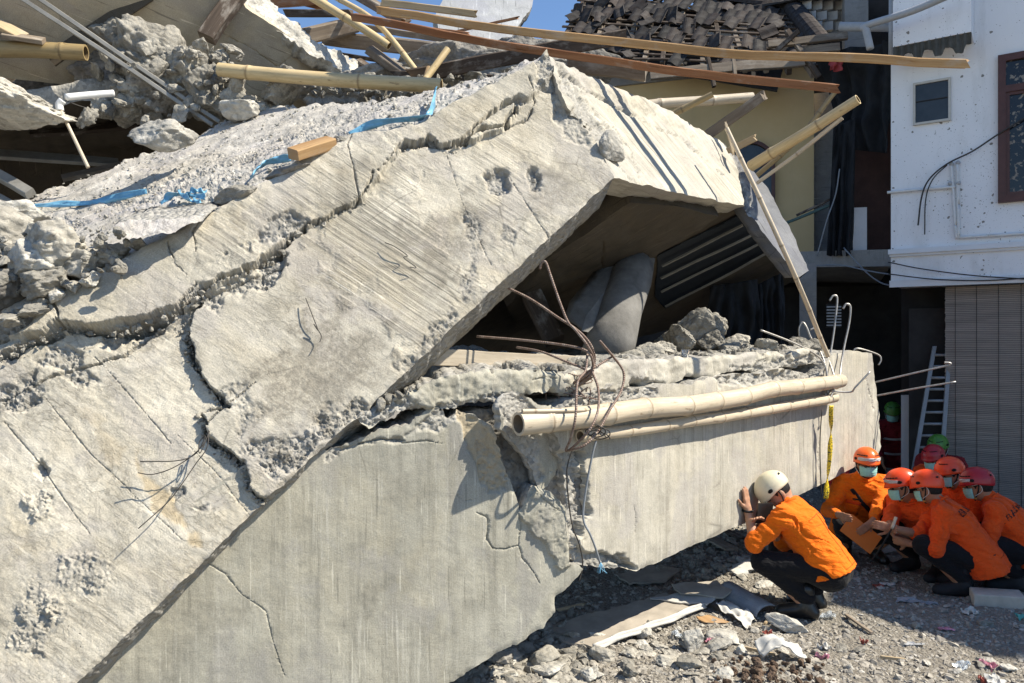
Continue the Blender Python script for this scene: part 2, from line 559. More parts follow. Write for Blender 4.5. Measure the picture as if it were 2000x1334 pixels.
M = {}
M['upper'] = concrete('cream cast concrete', (.45, .418, .345), 0.9, 30, 0.42, 0.9, 0.45, tick=.35)
M['lower'] = concrete('grey green cast concrete', (.365, .350, .290), 1.0, 15, 0.28, 0.4, 0.3, flake=.3, zmin=.4, tick=.6)
M['beam'] = concrete('pale cast concrete', (.445, .420, .355), 0.95, 22, 0.3, 0.45, 0.25, flake=.4, zmin=.35, tick=.6)
M['slabtop'] = concrete('dusty slab top', (.47, .445, .40), 0.2, 9, 0.5, 1.0, 0.35)
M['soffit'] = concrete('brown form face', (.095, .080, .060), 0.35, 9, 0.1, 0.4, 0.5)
M['panel'] = concrete('beige panel concrete', (.44, .385, .29), 0.3, 8, 0.15, 0.35, 0.5)
M['bluegrey'] = concrete('grey plastered concrete', (.33, .34, .35), 0.3, 9, 0.2, 0.4, 0.1)
M['flap'] = concrete('grey plaster darkened for shade', (.17, .175, .185), .4, 9, .2, .4, .1)  # darker copy of the grey plaster, shade put into the colour
M['rubble'] = rubble_mat('broken concrete', (.345, .325, .28))
M['rubble_dark'] = rubble_mat('grey broken concrete', (.27, .255, .23))
M['rubble_pale'] = rubble_mat('pale broken plaster', (.47, .45, .40), 0.2, 0.45)
M['mortar'] = rubble_mat('ragged mortar', (.44, .42, .37), 0.15, 0.7, 45)
M['earth'] = rubble_mat('brown earth clods', (.15, .105, .075), 0.25, 0.5)
M['wood_new'] = wood_mat('fresh sawn timber', (.36, .20, .085), (.60, .41, .215))
M['wood_red'] = wood_mat('reddish sawn timber', (.235, .105, .055), (.44, .24, .13))
M['wood_old'] = wood_mat('weathered grey timber', (.16, .125, .095), (.34, .285, .22))
M['wood_grey'] = wood_mat('pale greyed timber', (.34, .29, .22), (.55, .49, .40))
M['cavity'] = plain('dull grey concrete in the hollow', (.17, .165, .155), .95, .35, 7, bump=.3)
M['wood_dark'] = wood_mat('dark timber', (.05, .038, .03), (.14, .105, .08))
M['wood_pale'] = wood_mat('pale timber', (.40, .30, .18), (.62, .50, .33))

def bamboo_mat(name, a, b, nodec):
    t = NT(name)
    g = t.noise(t.map('UV', scale=(2, 60, 1)), 1.0, 6, .65)
    c = t.ramp(g, [(0.3, a), (0.7, b)])
    c = t.mix(t.ramp(t.noise(t.map('UV', scale=(4, 14, 1)), 1.0, 6, .7), [(0.5, 0.0), (0.68, 0.55)]), c, sc(a, 0.62))
    c = t.mix(t.ramp(t.noise(t.map('UV', scale=(9, 30, 1), loc=(2, 1, 0)), 1.0, 5, .7), [(0.60, 0.0), (0.68, 0.7)]), c, nodec)
    c = t.mix(t.attr('node'), c, nodec)
    return t.done(c, 0.5, t.bump(g, 0.2, 0.004), spec=0.35)
M['bamboo'] = bamboo_mat('dry bamboo', (.46, .34, .17), (.66, .53, .31), (.16, .10, .05))
M['bamboo_pale'] = bamboo_mat('weathered pale bamboo', (.42, .345, .245), (.64, .555, .425), (.16, .11, .065))
M['bamboo_old'] = bamboo_mat('brown bamboo', (.25, .18, .085), (.38, .29, .15), (.10, .07, .04))

def rebar_mat():
    t = NT('rusty reinforcing steel')
    u = t.map('UV')
    w = t.n('ShaderNodeTexWave', wave_type='BANDS', bands_direction='X')
    w.inputs['Scale'].default_value = 28
    w.inputs['Distortion'].default_value = 0.3
    t.l(u, w.inputs['Vector'])
    o = t.map('Object')
    c = t.ramp(t.noise(o, 40, 6, .7), [(0.3, (.13, .075, .05)), (0.55, (.24, .18, .15)), (0.75, (.36, .32, .28))])
    return t.done(c, 0.65, t.bump(w.outputs['Fac'], 0.5, 0.004), 0.35, 0.4)
M['rebar'] = rebar_mat()
M['steel'] = plain('bare bright steel rod', (.42, .40, .37), 0.45, 0.25, 30, 0.6)
M['wire'] = plain('thin dark wire', (.05, .045, .04), 0.6)
M['cable_grey'] = plain('grey cable', (.23, .25, .27), 0.6)
M['galv'] = plain('dusty galvanised channel', (.27, .26, .235), 0.55, 0.2, 12, 0.4)
M['pvc'] = plain('white pvc', (.68, .68, .66), 0.4, 0.08)
M['pvc_grey'] = plain('grey pvc', (.38, .39, .40), 0.45, 0.1)
M['bluetape'] = plain('blue plastic strap', (.15, .36, .52), 0.4, 0.3, 14, spec=0.5)
M['orange'] = None
# ------------------------------------------------------------------ builders
def dens(outline, res, jag, seed):
    """closed outline -> finely divided, ragged outline; (x, y, j) gives the raggedness of the edge that starts there"""
    out, acc = [], 0.0
    n = len(outline)
    for i in range(n):
        a, b = outline[i], outline[(i + 1) % n]
        j = a[2] if len(a) > 2 else jag
        a2, b2 = A(*a[:2]), A(*b[:2])
        L = np.linalg.norm(b2 - a2)
        m = max(1, int(round(L / res)))
        t = np.arange(m) / m
        p = a2 + (b2 - a2) * t[:, None]
        nn = A(-(b2 - a2)[1], (b2 - a2)[0]) / (L + 1e-9)
        s = acc + t * L
        env = np.minimum(1, np.minimum(t, 1 - t) * L / 10.0)
        w = (fbm(np.stack([s / 34.0, np.full(m, seed * 3.1)], -1), 3, seed) + 0.6 * vnoise(np.stack([s / 6.0, np.full(m, seed * 1.7)], -1), seed + 5)) * j * env
        out.append(p + nn * w[:, None])
        acc += L
    return np.concatenate(out)

def relief(name, outline, plane, thick, mat, res=6, jag=1.5, cracks=(), patches=(), rough=0.004, rough_scale=9.0, ext=None, vdir=None,
           rows=3, side_rough=0.012, edge=0.006, seed=1, parent=None, back=True, fine=2.4, **kw):
    """a solid with a broken, uneven front: outline in the front plane, real thickness behind it.
    cracks: (points, width_px or list, depth_m); patches: (polygon, depth_m, rough_m, soft_px, attribute, amount)"""
    B = dens(outline, res, jag, seed)
    nb = len(B)
    lo, hi = B.min(0), B.max(0)
    gx = np.arange(lo[0], hi[0], res)
    gy = np.arange(lo[1], hi[1], res * 0.87)
    X, Y = np.meshgrid(gx, gy)
    X = X + (np.arange(len(gy)) % 2)[:, None] * res * 0.5
    Q = np.stack([X.ravel(), Y.ravel()], -1)
    r = np.random.default_rng(seed)
    Q = Q + r.uniform(-.22, .22, Q.shape) * res
    Q = Q[inside(Q, B)]
    # finer points along cracks and in rough patches
    ex, hair = [], []
    for ck in cracks:
        pts = np.asarray(ck[0], float); w_ = np.max(ck[1])
        fc = float(np.clip(w_ * .9, 1.1, fine)); sg = w_ * .7 + (2 if w_ > 2 else .7)
        for a_, b_ in zip(pts[:-1], pts[1:]):
            L_ = np.linalg.norm(b_ - a_); m_ = int(L_ * (4 * sg) / (fc * fc * 1.1)) + 2
            nn_ = A(-(b_ - a_)[1], (b_ - a_)[0]) / (L_ + 1e-9)
            (hair if fc < fine * .8 else ex).append(a_ + (b_ - a_) * r.uniform(-.02, 1.02, (m_, 1)) + nn_ * r.normal(0, 1, (m_, 1)) * sg)
    for pt in patches:
        if len(pt[0]) > 2 and (pt[2] >= .006 or abs(pt[1]) > .01):
            pp = np.asarray(pt[0], float)
            pp = np.clip(pp, lo, hi)
            if pt[2] >= .006:
                m_ = int(np.prod(np.ptp(pp, axis=0) + 1) / (fine * fine * 1.6))
                q_ = r.uniform(pp.min(0) - pt[3], pp.max(0) + pt[3], (min(m_, 9000), 2))
                ex.append(q_[(inside(q_, pp)) | (seg_dist(q_, np.vstack([pp, pp[:1]])) < pt[3])])
            for a_, b_ in zip(pp, np.roll(pp, -1, 0)):
                L_ = np.linalg.norm(b_ - a_); m_ = int(L_ * (pt[3] * 1.6 + 6) / (fine * fine * 1.6)) + 1
                ex.append(a_ + (b_ - a_) * r.uniform(0, 1, (m_, 1)) + r.normal(0, 1, (m_, 2)) * (pt[3] * .5 + 1.5))
    if ex:
        ex = np.concatenate(ex)
        ex = ex[inside(ex, B)]
        key = np.floor(ex / (fine * .8)).astype(np.int64)
        _, ui = np.unique(key[:, 0] * 100003 + key[:, 1], return_index=True)
        Q = np.concatenate([Q, ex[ui]])
    if hair:
        hair = np.concatenate(hair)
        hair = hair[inside(hair, B)]
        key = np.floor(hair / 1.05).astype(np.int64)
        _, ui = np.unique(key[:, 0] * 100003 + key[:, 1], return_index=True)
        Q = np.concatenate([Q, hair[ui]])
    Q = Q[seg_dist(Q, np.vstack([B, B[:1]])) > min(res, fine * 1.5) * 0.5]
    allp = np.vstack([B, Q])
    ed = [(i, (i + 1) % nb) for i in range(nb)]
    res_ = geometry.delaunay_2d_cdt([Vector(p) for p in allp], ed, [], 1, 1e-4)
    vv = np.array([(v.x, v.y) for v in res_[0]])
    ff = np.array([f for f in res_[2] if len(f) == 3])
    pos = plane.at(vv[:, 0], vv[:, 1])
    n = plane.n
    # uv in metres, V along vdir
    if vdir is None:
        vdir = ((1000, 600), (1000, 700))
    e2 = nrm(plane.at(*vdir[1]) - plane.at(*vdir[0]))
    e1 = nrm(np.cross(e2, n))
    uv = np.stack([(pos - plane.o) @ e1, (pos - plane.o) @ e2], -1)
    def field(q, uvq):
        d = rough * fbm(uvq * rough_scale, 5, seed, 0.55) + rough * 0.35 * fbm(uvq * rough_scale * 5, 3, seed + 4)
        at = {}
        for pt in patches:
            poly, dep, rg, soft, an, amt = pt
            if len(poly) == 2 and np.isscalar(poly[1]):       # a round patch: (centre, radius)
                sd = poly[1] - np.hypot(q[:, 0] - poly[0][0], q[:, 1] - poly[0][1])
            else:
                pp = np.vstack([poly, poly[:1]])
                sd = seg_dist(q, pp) * np.where(inside(q, poly), 1, -1)
            sd = sd + soft * 1.1 * fbm(uvq * 14, 4, seed + 11)
            m = sstep(sd / soft + 0.5)
            d = d - m * (dep + rg * (fbm(uvq * 22, 3, seed + 21, 0.6) * .7 + .75 * np.abs(fbm(uvq * 70, 3, seed + 23, 0.6)) - .25))
            if an:
                at[an] = np.maximum(at.get(an, 0), m * amt)
        for ck in cracks:
            pts, w, dep = ck[:3]
            w = np.broadcast_to(np.asarray(w, float), (len(pts),))
            qq = q + 1.2 * np.stack([fbm(uvq * 14, 3, seed + 31), fbm(uvq * 14 + 9, 3, seed + 33)], -1) * np.clip(w.mean(), .5, 5)
            dd, ww = seg_dist(qq, pts, w)
            ww = ww * (0.75 + 0.7 * fbm(uvq * 9, 3, seed + 41))
            m = sstep((1.0 - dd / np.maximum(ww, 0.4)) * np.maximum(ww, 1.0) / 1.8 + .35)
            d = d - m * dep
            if dep > 0.012:
                at['spall'] = np.maximum(at.get('spall', 0), sstep(1.3 - dd / np.maximum(ww * 1.25, 0.6)) * 0.7)
        return d, at
    d, at = field(vv, uv)
    bd = seg_dist(vv, np.vstack([B, B[:1]]))
    epx = max(res * 1.6, 7)
    d = d - edge * (1 - sstep(bd / epx)) * (0.6 + fbm(uv * 13, 3, seed + 51))
    front = pos + n * d[:, None]
    # orient triangles to the camera
    a, b, c = front[ff[:, 0]], front[ff[:, 1]], front[ff[:, 2]]
    flip = (np.cross(b - a, c - a) @ n) < 0
    ff[flip] = ff[flip][:, ::-1]
    if ext is None:
        ext = -n * thick
    ext = np.asarray(ext, float)
    V, F, UV = [front], [ff], [uv]
    atts = {k: [v] for k, v in at.items()}
    # sides
    bi = np.arange(nb)
    bf = front[bi]
    bp = pos[bi]
    base = len(front)
    L = np.concatenate([[0], np.cumsum(np.linalg.norm(np.diff(bp, axis=0), axis=1))])
    cen = bp.mean(0)
    nxt = np.roll(bp, -1, 0) - np.roll(bp, 1, 0)
    outn = np.cross(nxt, n)
    outn /= np.linalg.norm(outn, axis=1)[:, None] + 1e-9
    area = 0.5 * np.sum(B[:, 0] * np.roll(B[:, 1], -1) - np.roll(B[:, 0], -1) * B[:, 1])
    tl = np.linalg.norm(ext)
    for k in range(rows + 1):
        t = k / rows
        row = bf + ext * t if k == 0 else bp + ext * t
        if 0 < k < rows:
            s = np.stack([L * 14, np.full(nb, t * tl * 14 + 3)], -1)
            row = row + outn * (side_rough * fbm(s, 4, seed + 61))[:, None]
        V.append(row)
        UV.append(np.stack([np.full(nb, t * tl), L], -1))
    i, k = np.meshgrid(np.arange(nb), np.arange(rows), indexing='ij')
    i2 = (i + 1) % nb
    S = np.stack([base + k * nb + i, base + k * nb + i2, base + (k + 1) * nb + i2, base + (k + 1) * nb + i], -1).reshape(-1, 4)
    # side faces must look outwards
    allv = np.concatenate(V)
    f0 = S[0]
    fn = np.cross(allv[f0[1]] - allv[f0[0]], allv[f0[3]] - allv[f0[0]])
    mid_out = plane.at(*(B[0] + 0.0)) - plane.at(*B[0])
    e = B[1] - B[0]
    on = A(e[1], -e[0]) * (1 if area > 0 else -1)           # outwards in the picture plane
    wdir = plane.at(*(B[0] + nrm(on))) - plane.at(*B[0])
    if fn.dot(wdir) < 0:
        S = S[:, ::-1]
    F.append(S)
    if back:
        kb = base + rows * nb
        tri = geometry.tessellate_polygon([[Vector((p[0], p[1], 0)) for p in B]])
        bt = np.array([[kb + x for x in t] for t in tri])
        a, b, c = allv[bt[:, 0]], allv[bt[:, 1]], allv[bt[:, 2]]
        fl = (np.cross(b - a, c - a) @ n) > 0
        bt[fl] = bt[fl][:, ::-1]
        F.append(bt)
    nside = len(allv) - len(front)
    attrs = {}
    for key in ('spall', 'stain', 'damp', 'groove', 'chalk'):
        fr = atts[key][0] if key in atts else np.zeros(len(front))
        attrs[key] = np.concatenate([fr, np.full(nside, 1.0 if (key == 'spall' and jag >= 1.5) else 0.0)])
    return mk(name, allv, F, mat, parent, uv=np.concatenate(UV), attrs=attrs, **kw)

def board(name, p0, p1, w, t, mat, up=(0, 0, 1), seed=0, bow=0.0, ragged=0.0, parent=None, **kw):
    """sawn timber from p0 to p1, w across, t thick along up"""
    p0, p1 = np.asarray(p0, float), np.asarray(p1, float)
    d = nrm(p1 - p0)
    L = np.linalg.norm(p1 - p0)
    s = nrm(np.cross(d, np.asarray(up, float)))
    u = np.cross(s, d)
    n = max(4, min(40, int(L / 0.12)))
    r = np.random.default_rng(seed + 100)
    bev = min(w, t) * 0.1
    prof = np.array([(-w / 2 + bev, -t / 2), (w / 2 - bev, -t / 2), (w / 2, -t / 2 + bev), (w / 2, t / 2 - bev), (w / 2 - bev, t / 2), (-w / 2 + bev, t / 2), (-w / 2, t / 2 - bev), (-w / 2, -t / 2 + bev)])
    per = np.concatenate([[0], np.cumsum(np.linalg.norm(np.diff(np.vstack([prof, prof[:1]]), axis=0), axis=1))])
    m = len(prof)
    V, U = [], []
    x = np.linspace(0, 1, n)
    wob = fbm(np.stack([x * L * 1.3, np.full(n, seed * 2.3)], -1), 3, seed) * 0.012
    wob2 = fbm(np.stack([x * L * 1.1, np.full(n, seed * 5.3 + 4)], -1), 3, seed + 3) * 0.010
    for i in range(n):
        c = p0 + d * (x[i] * L) + u * (bow * math.sin(math.pi * x[i]) + wob[i]) + s * wob2[i]
        sh = np.stack([np.full(m + 1, x[i] * L), np.full(m + 1, 0), np.full(m + 1, 0)], -1)
        pr = np.vstack([prof, prof[:1]]) * (1 + 0.05 * vnoise(np.stack([np.arange(m + 1) % m * 3.1, np.full(m + 1, x[i] * L * 5 + seed)], -1), seed))[:, None]
        end = r.uniform(-1, 1, m)
        end = np.append(end, end[0])
        e = (ragged * end if i in (0, n - 1) else 0 * end)
        V.append(c + s * pr[:, :1] + u * pr[:, 1:] + d * e[:, None])
        U.append(np.stack([x[i] * L + e, per], -1))
    V = np.concatenate(V); U = np.concatenate(U)
    i, j = np.meshgrid(np.arange(n - 1), np.arange(m), indexing='ij')
    k = m + 1
    Q = np.stack([i * k + j, i * k + j + 1, (i + 1) * k + j + 1, (i + 1) * k + j], -1).reshape(-1, 4)[:, ::-1]
    c0, c1 = len(V), len(V) + m + 1
    ends = [V[:m], V[:m].mean(0)[None], V[(n - 1) * k:(n - 1) * k + m], V[(n - 1) * k:(n - 1) * k + m].mean(0)[None]]
    V = np.concatenate([V] + ends)
    eu = np.concatenate([prof * 0.15, [[0, 0]], prof * 0.15, [[0, 0]]])
    U = np.concatenate([U, eu])
    a = np.arange(m); b = (a + 1) % m
    T = np.concatenate([np.stack([c0 + a, c0 + b, np.full(m, c0 + m)], -1), np.stack([c1 + b, c1 + a, np.full(m, c1 + m)], -1)])
    f = Q[0]
    if np.dot(np.cross(V[f[1]] - V[f[0]], V[f[3]] - V[f[0]]), V[f[0]] - (p0)) < 0 and False:
        Q = Q[:, ::-1]
    return mk(name, V, [Q[:, ::-1], T[:, ::-1]], mat, parent, uv=U, smooth=False, **kw)

def bamboo(name, pts, r0, r1, mat, node=0.32, seed=0, hollow=(True, True), parent=None, seg=14, kink=.03, **kw):
    path = smooth_path(pts, 10) if len(pts) > 2 else np.array([np.asarray(pts[0], float), np.asarray(pts[1], float)])
    L = np.concatenate([[0], np.cumsum(np.linalg.norm(np.diff(path, axis=0), axis=1))])
    tot = L[-1]
    r = np.random.default_rng(seed)
    nodes, x = [], r.uniform(0.05, node * 0.8)
    while x < tot:
        nodes.append(x); x += node * r.uniform(0.85, 1.15)
    s = [0.0, tot]
    for q in nodes:
        s += [q - .035, q - .014, q - .006, q, q + .006, q + .014, q + .035]
    s += list(np.arange(0, tot, 0.09))
    s = np.array(sorted(set(round(min(max(v, 0), tot), 4) for v in s)))
    c = np.stack([np.interp(s, L, path[:, k]) for k in range(3)], -1)
    R = np.interp(s, [0, tot], [r0, r1])
    nd = np.zeros(len(s))
    kx = np.concatenate([[0], nodes, [tot]])
    kv = r.normal(0, 1, (len(kx), 3)) * kink * (r0 + r1)
    kv[0] = kv[-1] = 0
    c = c + np.stack([np.interp(s, kx, kv[:, k]) for k in range(3)], -1)
    for q in nodes:
        R = R * (1 + 0.12 * np.exp(-((s - q) / 0.014) ** 2) - 0.075 * np.exp(-((s - q - 0.001) / 0.0035) ** 2))
        nd = np.maximum(nd, 0.75 * np.exp(-((s - q) / 0.006) ** 2))
    V, F, U = tube_vf(c, R, seg, caps=False)
    nd = np.repeat(nd, seg)
    Fl = [F[0]]
    for e, hol in ((0, hollow[0]), (len(s) - 1, hollow[1])):
        ring = V[e * seg:(e + 1) * seg]
        cen = ring.mean(0)
        dirv = nrm(c[min(e + 1, len(s) - 1)] - c[e]) if e == 0 else nrm(c[e - 1] - c[e])
        k = len(V)
        if hol:
            r1_ = cen + (ring - cen) * 0.78
            r2_ = r1_ + dirv * 0.12
            V = np.concatenate([V, ring, r1_, r1_, r2_, [cen + dirv * 0.12]])
            U = np.concatenate([U, np.zeros((4 * seg + 1, 2))])
            nd = np.concatenate([nd, np.zeros(2 * seg), np.ones(2 * seg + 1) * .8])
            a = np.arange(seg); b = (a + 1) % seg
            q = [np.stack([k + a, k + b, k + seg + b, k + seg + a], -1), np.stack([k + 2 * seg + a, k + 2 * seg + b, k + 3 * seg + b, k + 3 * seg + a], -1)]
            t = np.stack([k + 3 * seg + a, k + 3 * seg + b, np.full(seg, k + 4 * seg)], -1)
            if e == 0:
                q = [x[:, ::-1] for x in q]; t = t[:, ::-1]
            Fl += q + [t]
        else:
            V = np.concatenate([V, ring, [cen]])
            U = np.concatenate([U, np.zeros((seg + 1, 2))])
            nd = np.concatenate([nd, np.full(seg + 1, .3)])
            a = np.arange(seg); b = (a + 1) % seg
            t = np.stack([k + a, k + b, np.full(seg, k + seg)], -1)
            Fl.append(t[:, ::-1] if e == 0 else t)
    return mk(name, V, Fl, mat, parent, uv=U, attrs={'node': nd}, **kw)

def rock(name, c, size, mat, seed=0, sub=3, planes=11, noise=0.05, rot=None, smooth=False, parent=None, sink=0.1, crag=0.0, **kw):
    """a lump resting with its base near c"""
    V, F = rock_vf(size, seed, sub, planes, noise, 0.35, rotm(eul=rot) if rot is not None else None, crag)
    V = V - A(0, 0, V[:, 2].min() + sink * (np.ptp(V[:, 2])))
    return mk(name, V + np.asarray(c, float), F, mat, parent, smooth=smooth, **kw)

def sheet_vf(fn, nu, nv, thick=0.004):
    """closed thin sheet from fn(u, v) -> points (nu x nv)"""
    u, v = np.meshgrid(np.linspace(0, 1, nu), np.linspace(0, 1, nv), indexing='ij')
    Pn = fn(u.ravel(), v.ravel())
    g = Pn.reshape(nu, nv, 3)
    nn = np.cross(np.gradient(g, axis=0), np.gradient(g, axis=1)).reshape(-1, 3)
    nn /= np.linalg.norm(nn, axis=1)[:, None] + 1e-9
    i, j = np.meshgrid(np.arange(nu - 1), np.arange(nv - 1), indexing='ij')
    Q = np.stack([i * nv + j, (i + 1) * nv + j, (i + 1) * nv + j + 1, i * nv + j + 1], -1).reshape(-1, 4)
    N = len(Pn)
    V = np.concatenate([Pn, Pn - nn * thick])
    Q2 = Q[:, ::-1] + N
    rim = np.concatenate([np.arange(nu) * nv, (nu - 1) * nv + np.arange(1, nv), (np.arange(nu - 2, -1, -1)) * nv + nv - 1, np.arange(nv - 2, 0, -1)])
    r2 = np.roll(rim, -1)
    R = np.stack([rim, rim + N, r2 + N, r2], -1)
    UV = np.stack([u.ravel(), v.ravel()], -1)
    return V, np.concatenate([Q, Q2, R]), np.concatenate([UV, UV])
# ------------------------------------------------------------------ the collapsed frame: planes
PL_up = Plane(P(560, 940, 3.15), P(140, 1334, 2.75), P(1065, 105, 4.30))      # face of the leaning beam, left arm
PL_ur = Plane(PL_up.at(1065, 105), PL_up.at(1200, 347), P(1455, 400, 5.55))   # its right arm
_wa, _wb = A(0.21, 3.70), A(-1.66, 2.95)
PL_wall = Plane(A(_wa[0], _wa[1], 0), A(_wb[0], _wb[1], 0), A(_wa[0], _wa[1], 1))
PL_beam = Plane(A(.355, 3.8, 0), A(3.12, 6.5, 0), A(.355, 3.8, 1))            # right hand part of the lower beam
PL_slab = Plane(PL_up.at(480, 400), PL_up.at(1000, 160), P(440, 225, 5.2))    # top of the tipped floor slab

# ------------------------------------------------------------------ leaning beam, left arm
beam_root = empty('broken_beam', PL_up.at(300, 1200) * A(1, 1, 0), 'huge cracked cream concrete beam leaning diagonally up across the picture to a bent peak', 'concrete beam')
band = [(0, 672), (60, 640), (92, 588), (300, 480), (395, 432), (480, 388), (500, 372), (600, 312), (690, 268), (760, 262), (830, 240), (905, 195), (985, 158), (1035, 132), (1066, 103)]
seam = [(1066, 103), (1085, 150), (1105, 200), (1150, 245), (1175, 300), (1200, 346)]
low = [(1200, 346), (905, 618), (870, 650), (832, 690), (790, 728), (705, 812), (655, 850), (560, 938), (515, 975), (138, 1336), (60, 1410), (-260, 1410), (-260, 780), (-120, 720)]
crack_main = [(-40, 705), (0, 692), (60, 662), (125, 640), (200, 645), (265, 640), (335, 612), (395, 570), (440, 545), (500, 520), (545, 490), (570, 460), (640, 430), (705, 392), (728, 350), (770, 300), (790, 285), (835, 278), (865, 294), (890, 290), (925, 268), (960, 255), (990, 250), (1010, 205)]
crack_w = [3, 4, 5, 7, 6, 8, 8, 5, 3, 3, 7, 3.5, 2, 2.2, 2, 3.5, 6, 8, 7, 4, 4, 2, 4, 2]
flap = [(392, 585), (366, 640), (372, 700), (405, 745), (440, 790), (392, 805), (405, 850), (440, 880), (470, 905), (485, 950), (515, 975)]
up_patches = [
    # the edge band of the slab stands proud of the beam below it
    ([(0, 690), (-260, 800), (-260, 600), (60, 560), (1080, 60), (1095, 130), (1030, 200), (985, 255), (890, 292), (790, 283), (705, 395), (570, 462), (500, 520), (335, 613), (200, 646), (120, 640)], -0.035, 0.003, 3, None, 0),
    # smooth render remains right of the curved break, older surface left of it lies lower
    ([(-260, 700), (120, 645), (330, 615), (392, 585), (366, 640), (372, 700), (405, 745), (440, 790), (392, 805), (405, 850), (440, 880), (470, 905), (485, 950), (515, 975), (100, 1400), (-260, 1410)], 0.040, 0.003, 2.5, None, 0),
    ([(420, 520), (455, 490), (520, 480), (560, 470), (600, 440), (560, 425), (520, 430), (500, 460)], 0.018, 0.014, 12, 'spall', .8),
    ([(500, 520), (520, 500), (560, 495), (545, 540), (515, 560)], 0.03, 0.016, 8, 'spall', .9),
    ([(60, 700), (140, 745), (190, 740), (150, 690), (95, 672)], 0.012, 0.018, 14, 'spall', .6),
    ([(0, 745), (60, 720), (95, 760), (40, 790), (-60, 800)], 0.016, 0.02, 14, 'spall', .6),
    ([(180, 640), (330, 620), (420, 560), (500, 530), (530, 550), (400, 605), (300, 660), (215, 668)], 0.022, 0.016, 14, 'spall', .7),
    ([(470, 880), (520, 920), (560, 935), (600, 880), (690, 815), (720, 770), (660, 800), (560, 850), (500, 860)], 0.008, 0.022, 18, 'spall', .75),
    ([(400, 770), (455, 750), (520, 800), (470, 850)], 0.004, 0.010, 18, 'spall', .3),
    ([(950, 340), (985, 335), (1000, 365), (975, 392), (950, 380)], 0.03, 0.015, 8, 'spall', 1),
    ([(1022, 325), (1045, 330), (1062, 365), (1040, 368)], 0.025, 0.012, 7, 'spall', 1),
    ([(1080, 190), (1140, 240), (1165, 300), (1130, 280), (1080, 235)], 0.012, 0.010, 10, 'spall', .6),
    ([(1140, 225), (1180, 235), (1205, 270), (1195, 300), (1165, 280)], 0.04, 0.02, 10, 'spall', .9),
    ([(985, 205), (1010, 190), (1032, 200), (1015, 215)], 0.05, 0.012, 6, 'spall', 1),
    ([(1040, 120), (1085, 110), (1095, 160), (1070, 185), (1045, 180)], 0.02, 0.02, 10, 'spall', .8),
    ([(905, 420), (935, 440), (930, 520), (910, 600), (895, 590), (915, 500)], 0.006, 0.014, 12, 'spall', .6),
    ([(980, 440), (1010, 450), (1000, 480), (978, 470)], 0.010, 0.012, 8, 'spall', .5),
    ([(880, 600), (905, 610), (850, 680), (800, 725), (770, 715), (840, 650)], 0.008, 0.016, 12, 'spall', .55),
    ([(50, 905), (75, 890), (95, 915), (75, 935)], 0.02, 0.012, 7, 'spall', .8),
    ([(110, 1090), (190, 1080), (205, 1130), (130, 1160), (105, 1130)], -0.006, 0.010, 20, 'spall', .35),
    ([(45, 1140), (75, 1135), (90, 1190), (70, 1270), (20, 1250), (30, 1190)], -0.007, 0.011, 20, 'spall', .4),
    ([(85, 1160), (110, 1165), (115, 1205), (90, 1200)], -0.006, 0.010, 12, 'spall', .4),
    ([(325, 950), (355, 945), (365, 965), (335, 975)], 0.014, 0.012, 6, 'spall', .9),
    ([(370, 985), (400, 982), (398, 1000), (378, 1000)], 0.012, 0.012, 6, 'spall', .8),
    ([(40, 960), (80, 960), (100, 1010), (60, 1020)], -0.006, 0.014, 14, 'spall', .35),
    ([(258, 880), (275, 905), (330, 960), (380, 1045), (388, 1062), (372, 1062), (300, 985), (250, 925)], 0.003, 0.0, 10, 'stain', .5),
    ([(160, 800), (200, 830), (260, 930), (230, 930)], 0.0, 0.0, 18, 'stain', .18),
    ([(700, 720), (800, 690), (860, 640), (760, 760), (640, 830), (560, 850)], 0.0, 0.0, 45, 'damp', .45),
    ([(1080, 300), (1130, 330), (1150, 380), (1060, 430), (1030, 400)], 0.0, 0.0, 25, 'damp', .5),
    ([(460, 430), (600, 370), (760, 320), (700, 390), (560, 460)], 0.0, 0.0, 35, 'damp', .25),
    ([(600, 440), (700, 400), (790, 350), (860, 460), (930, 570), (880, 640), (800, 700), (720, 600), (640, 500)], 0, 0, 40, 'groove', 1.0),
    ([(340, 500), (500, 395), (640, 310), (760, 270), (700, 385), (560, 455), (440, 520)], 0, 0, 25, 'groove', .7),
    ([(900, 290), (1000, 270), (1050, 420), (960, 480)], 0, 0, 40, 'groove', .55),
    ([(150, 700), (330, 630), (380, 700), (430, 800), (330, 820), (220, 760)], 0, 0, 40, 'chalk', .5),
    ([(0, 830), (100, 850), (180, 960), (140, 1060), (0, 1000)], 0, 0, 40, 'chalk', .45),
    ([(480, 380), (620, 310), (720, 280), (650, 360), (540, 420)], 0, 0, 25, 'chalk', .45),
    ([(980, 250), (1080, 240), (1180, 320), (1120, 420), (1000, 400), (960, 320)], 0, 0, 40, 'chalk', .45),
    ([(620, 600), (760, 640), (700, 760), (560, 860), (480, 800)], 0, 0, 60, 'damp', .8),
    ([(780, 440), (900, 400), (940, 480), (860, 560)], 0, 0, 45, 'damp', .7),
]
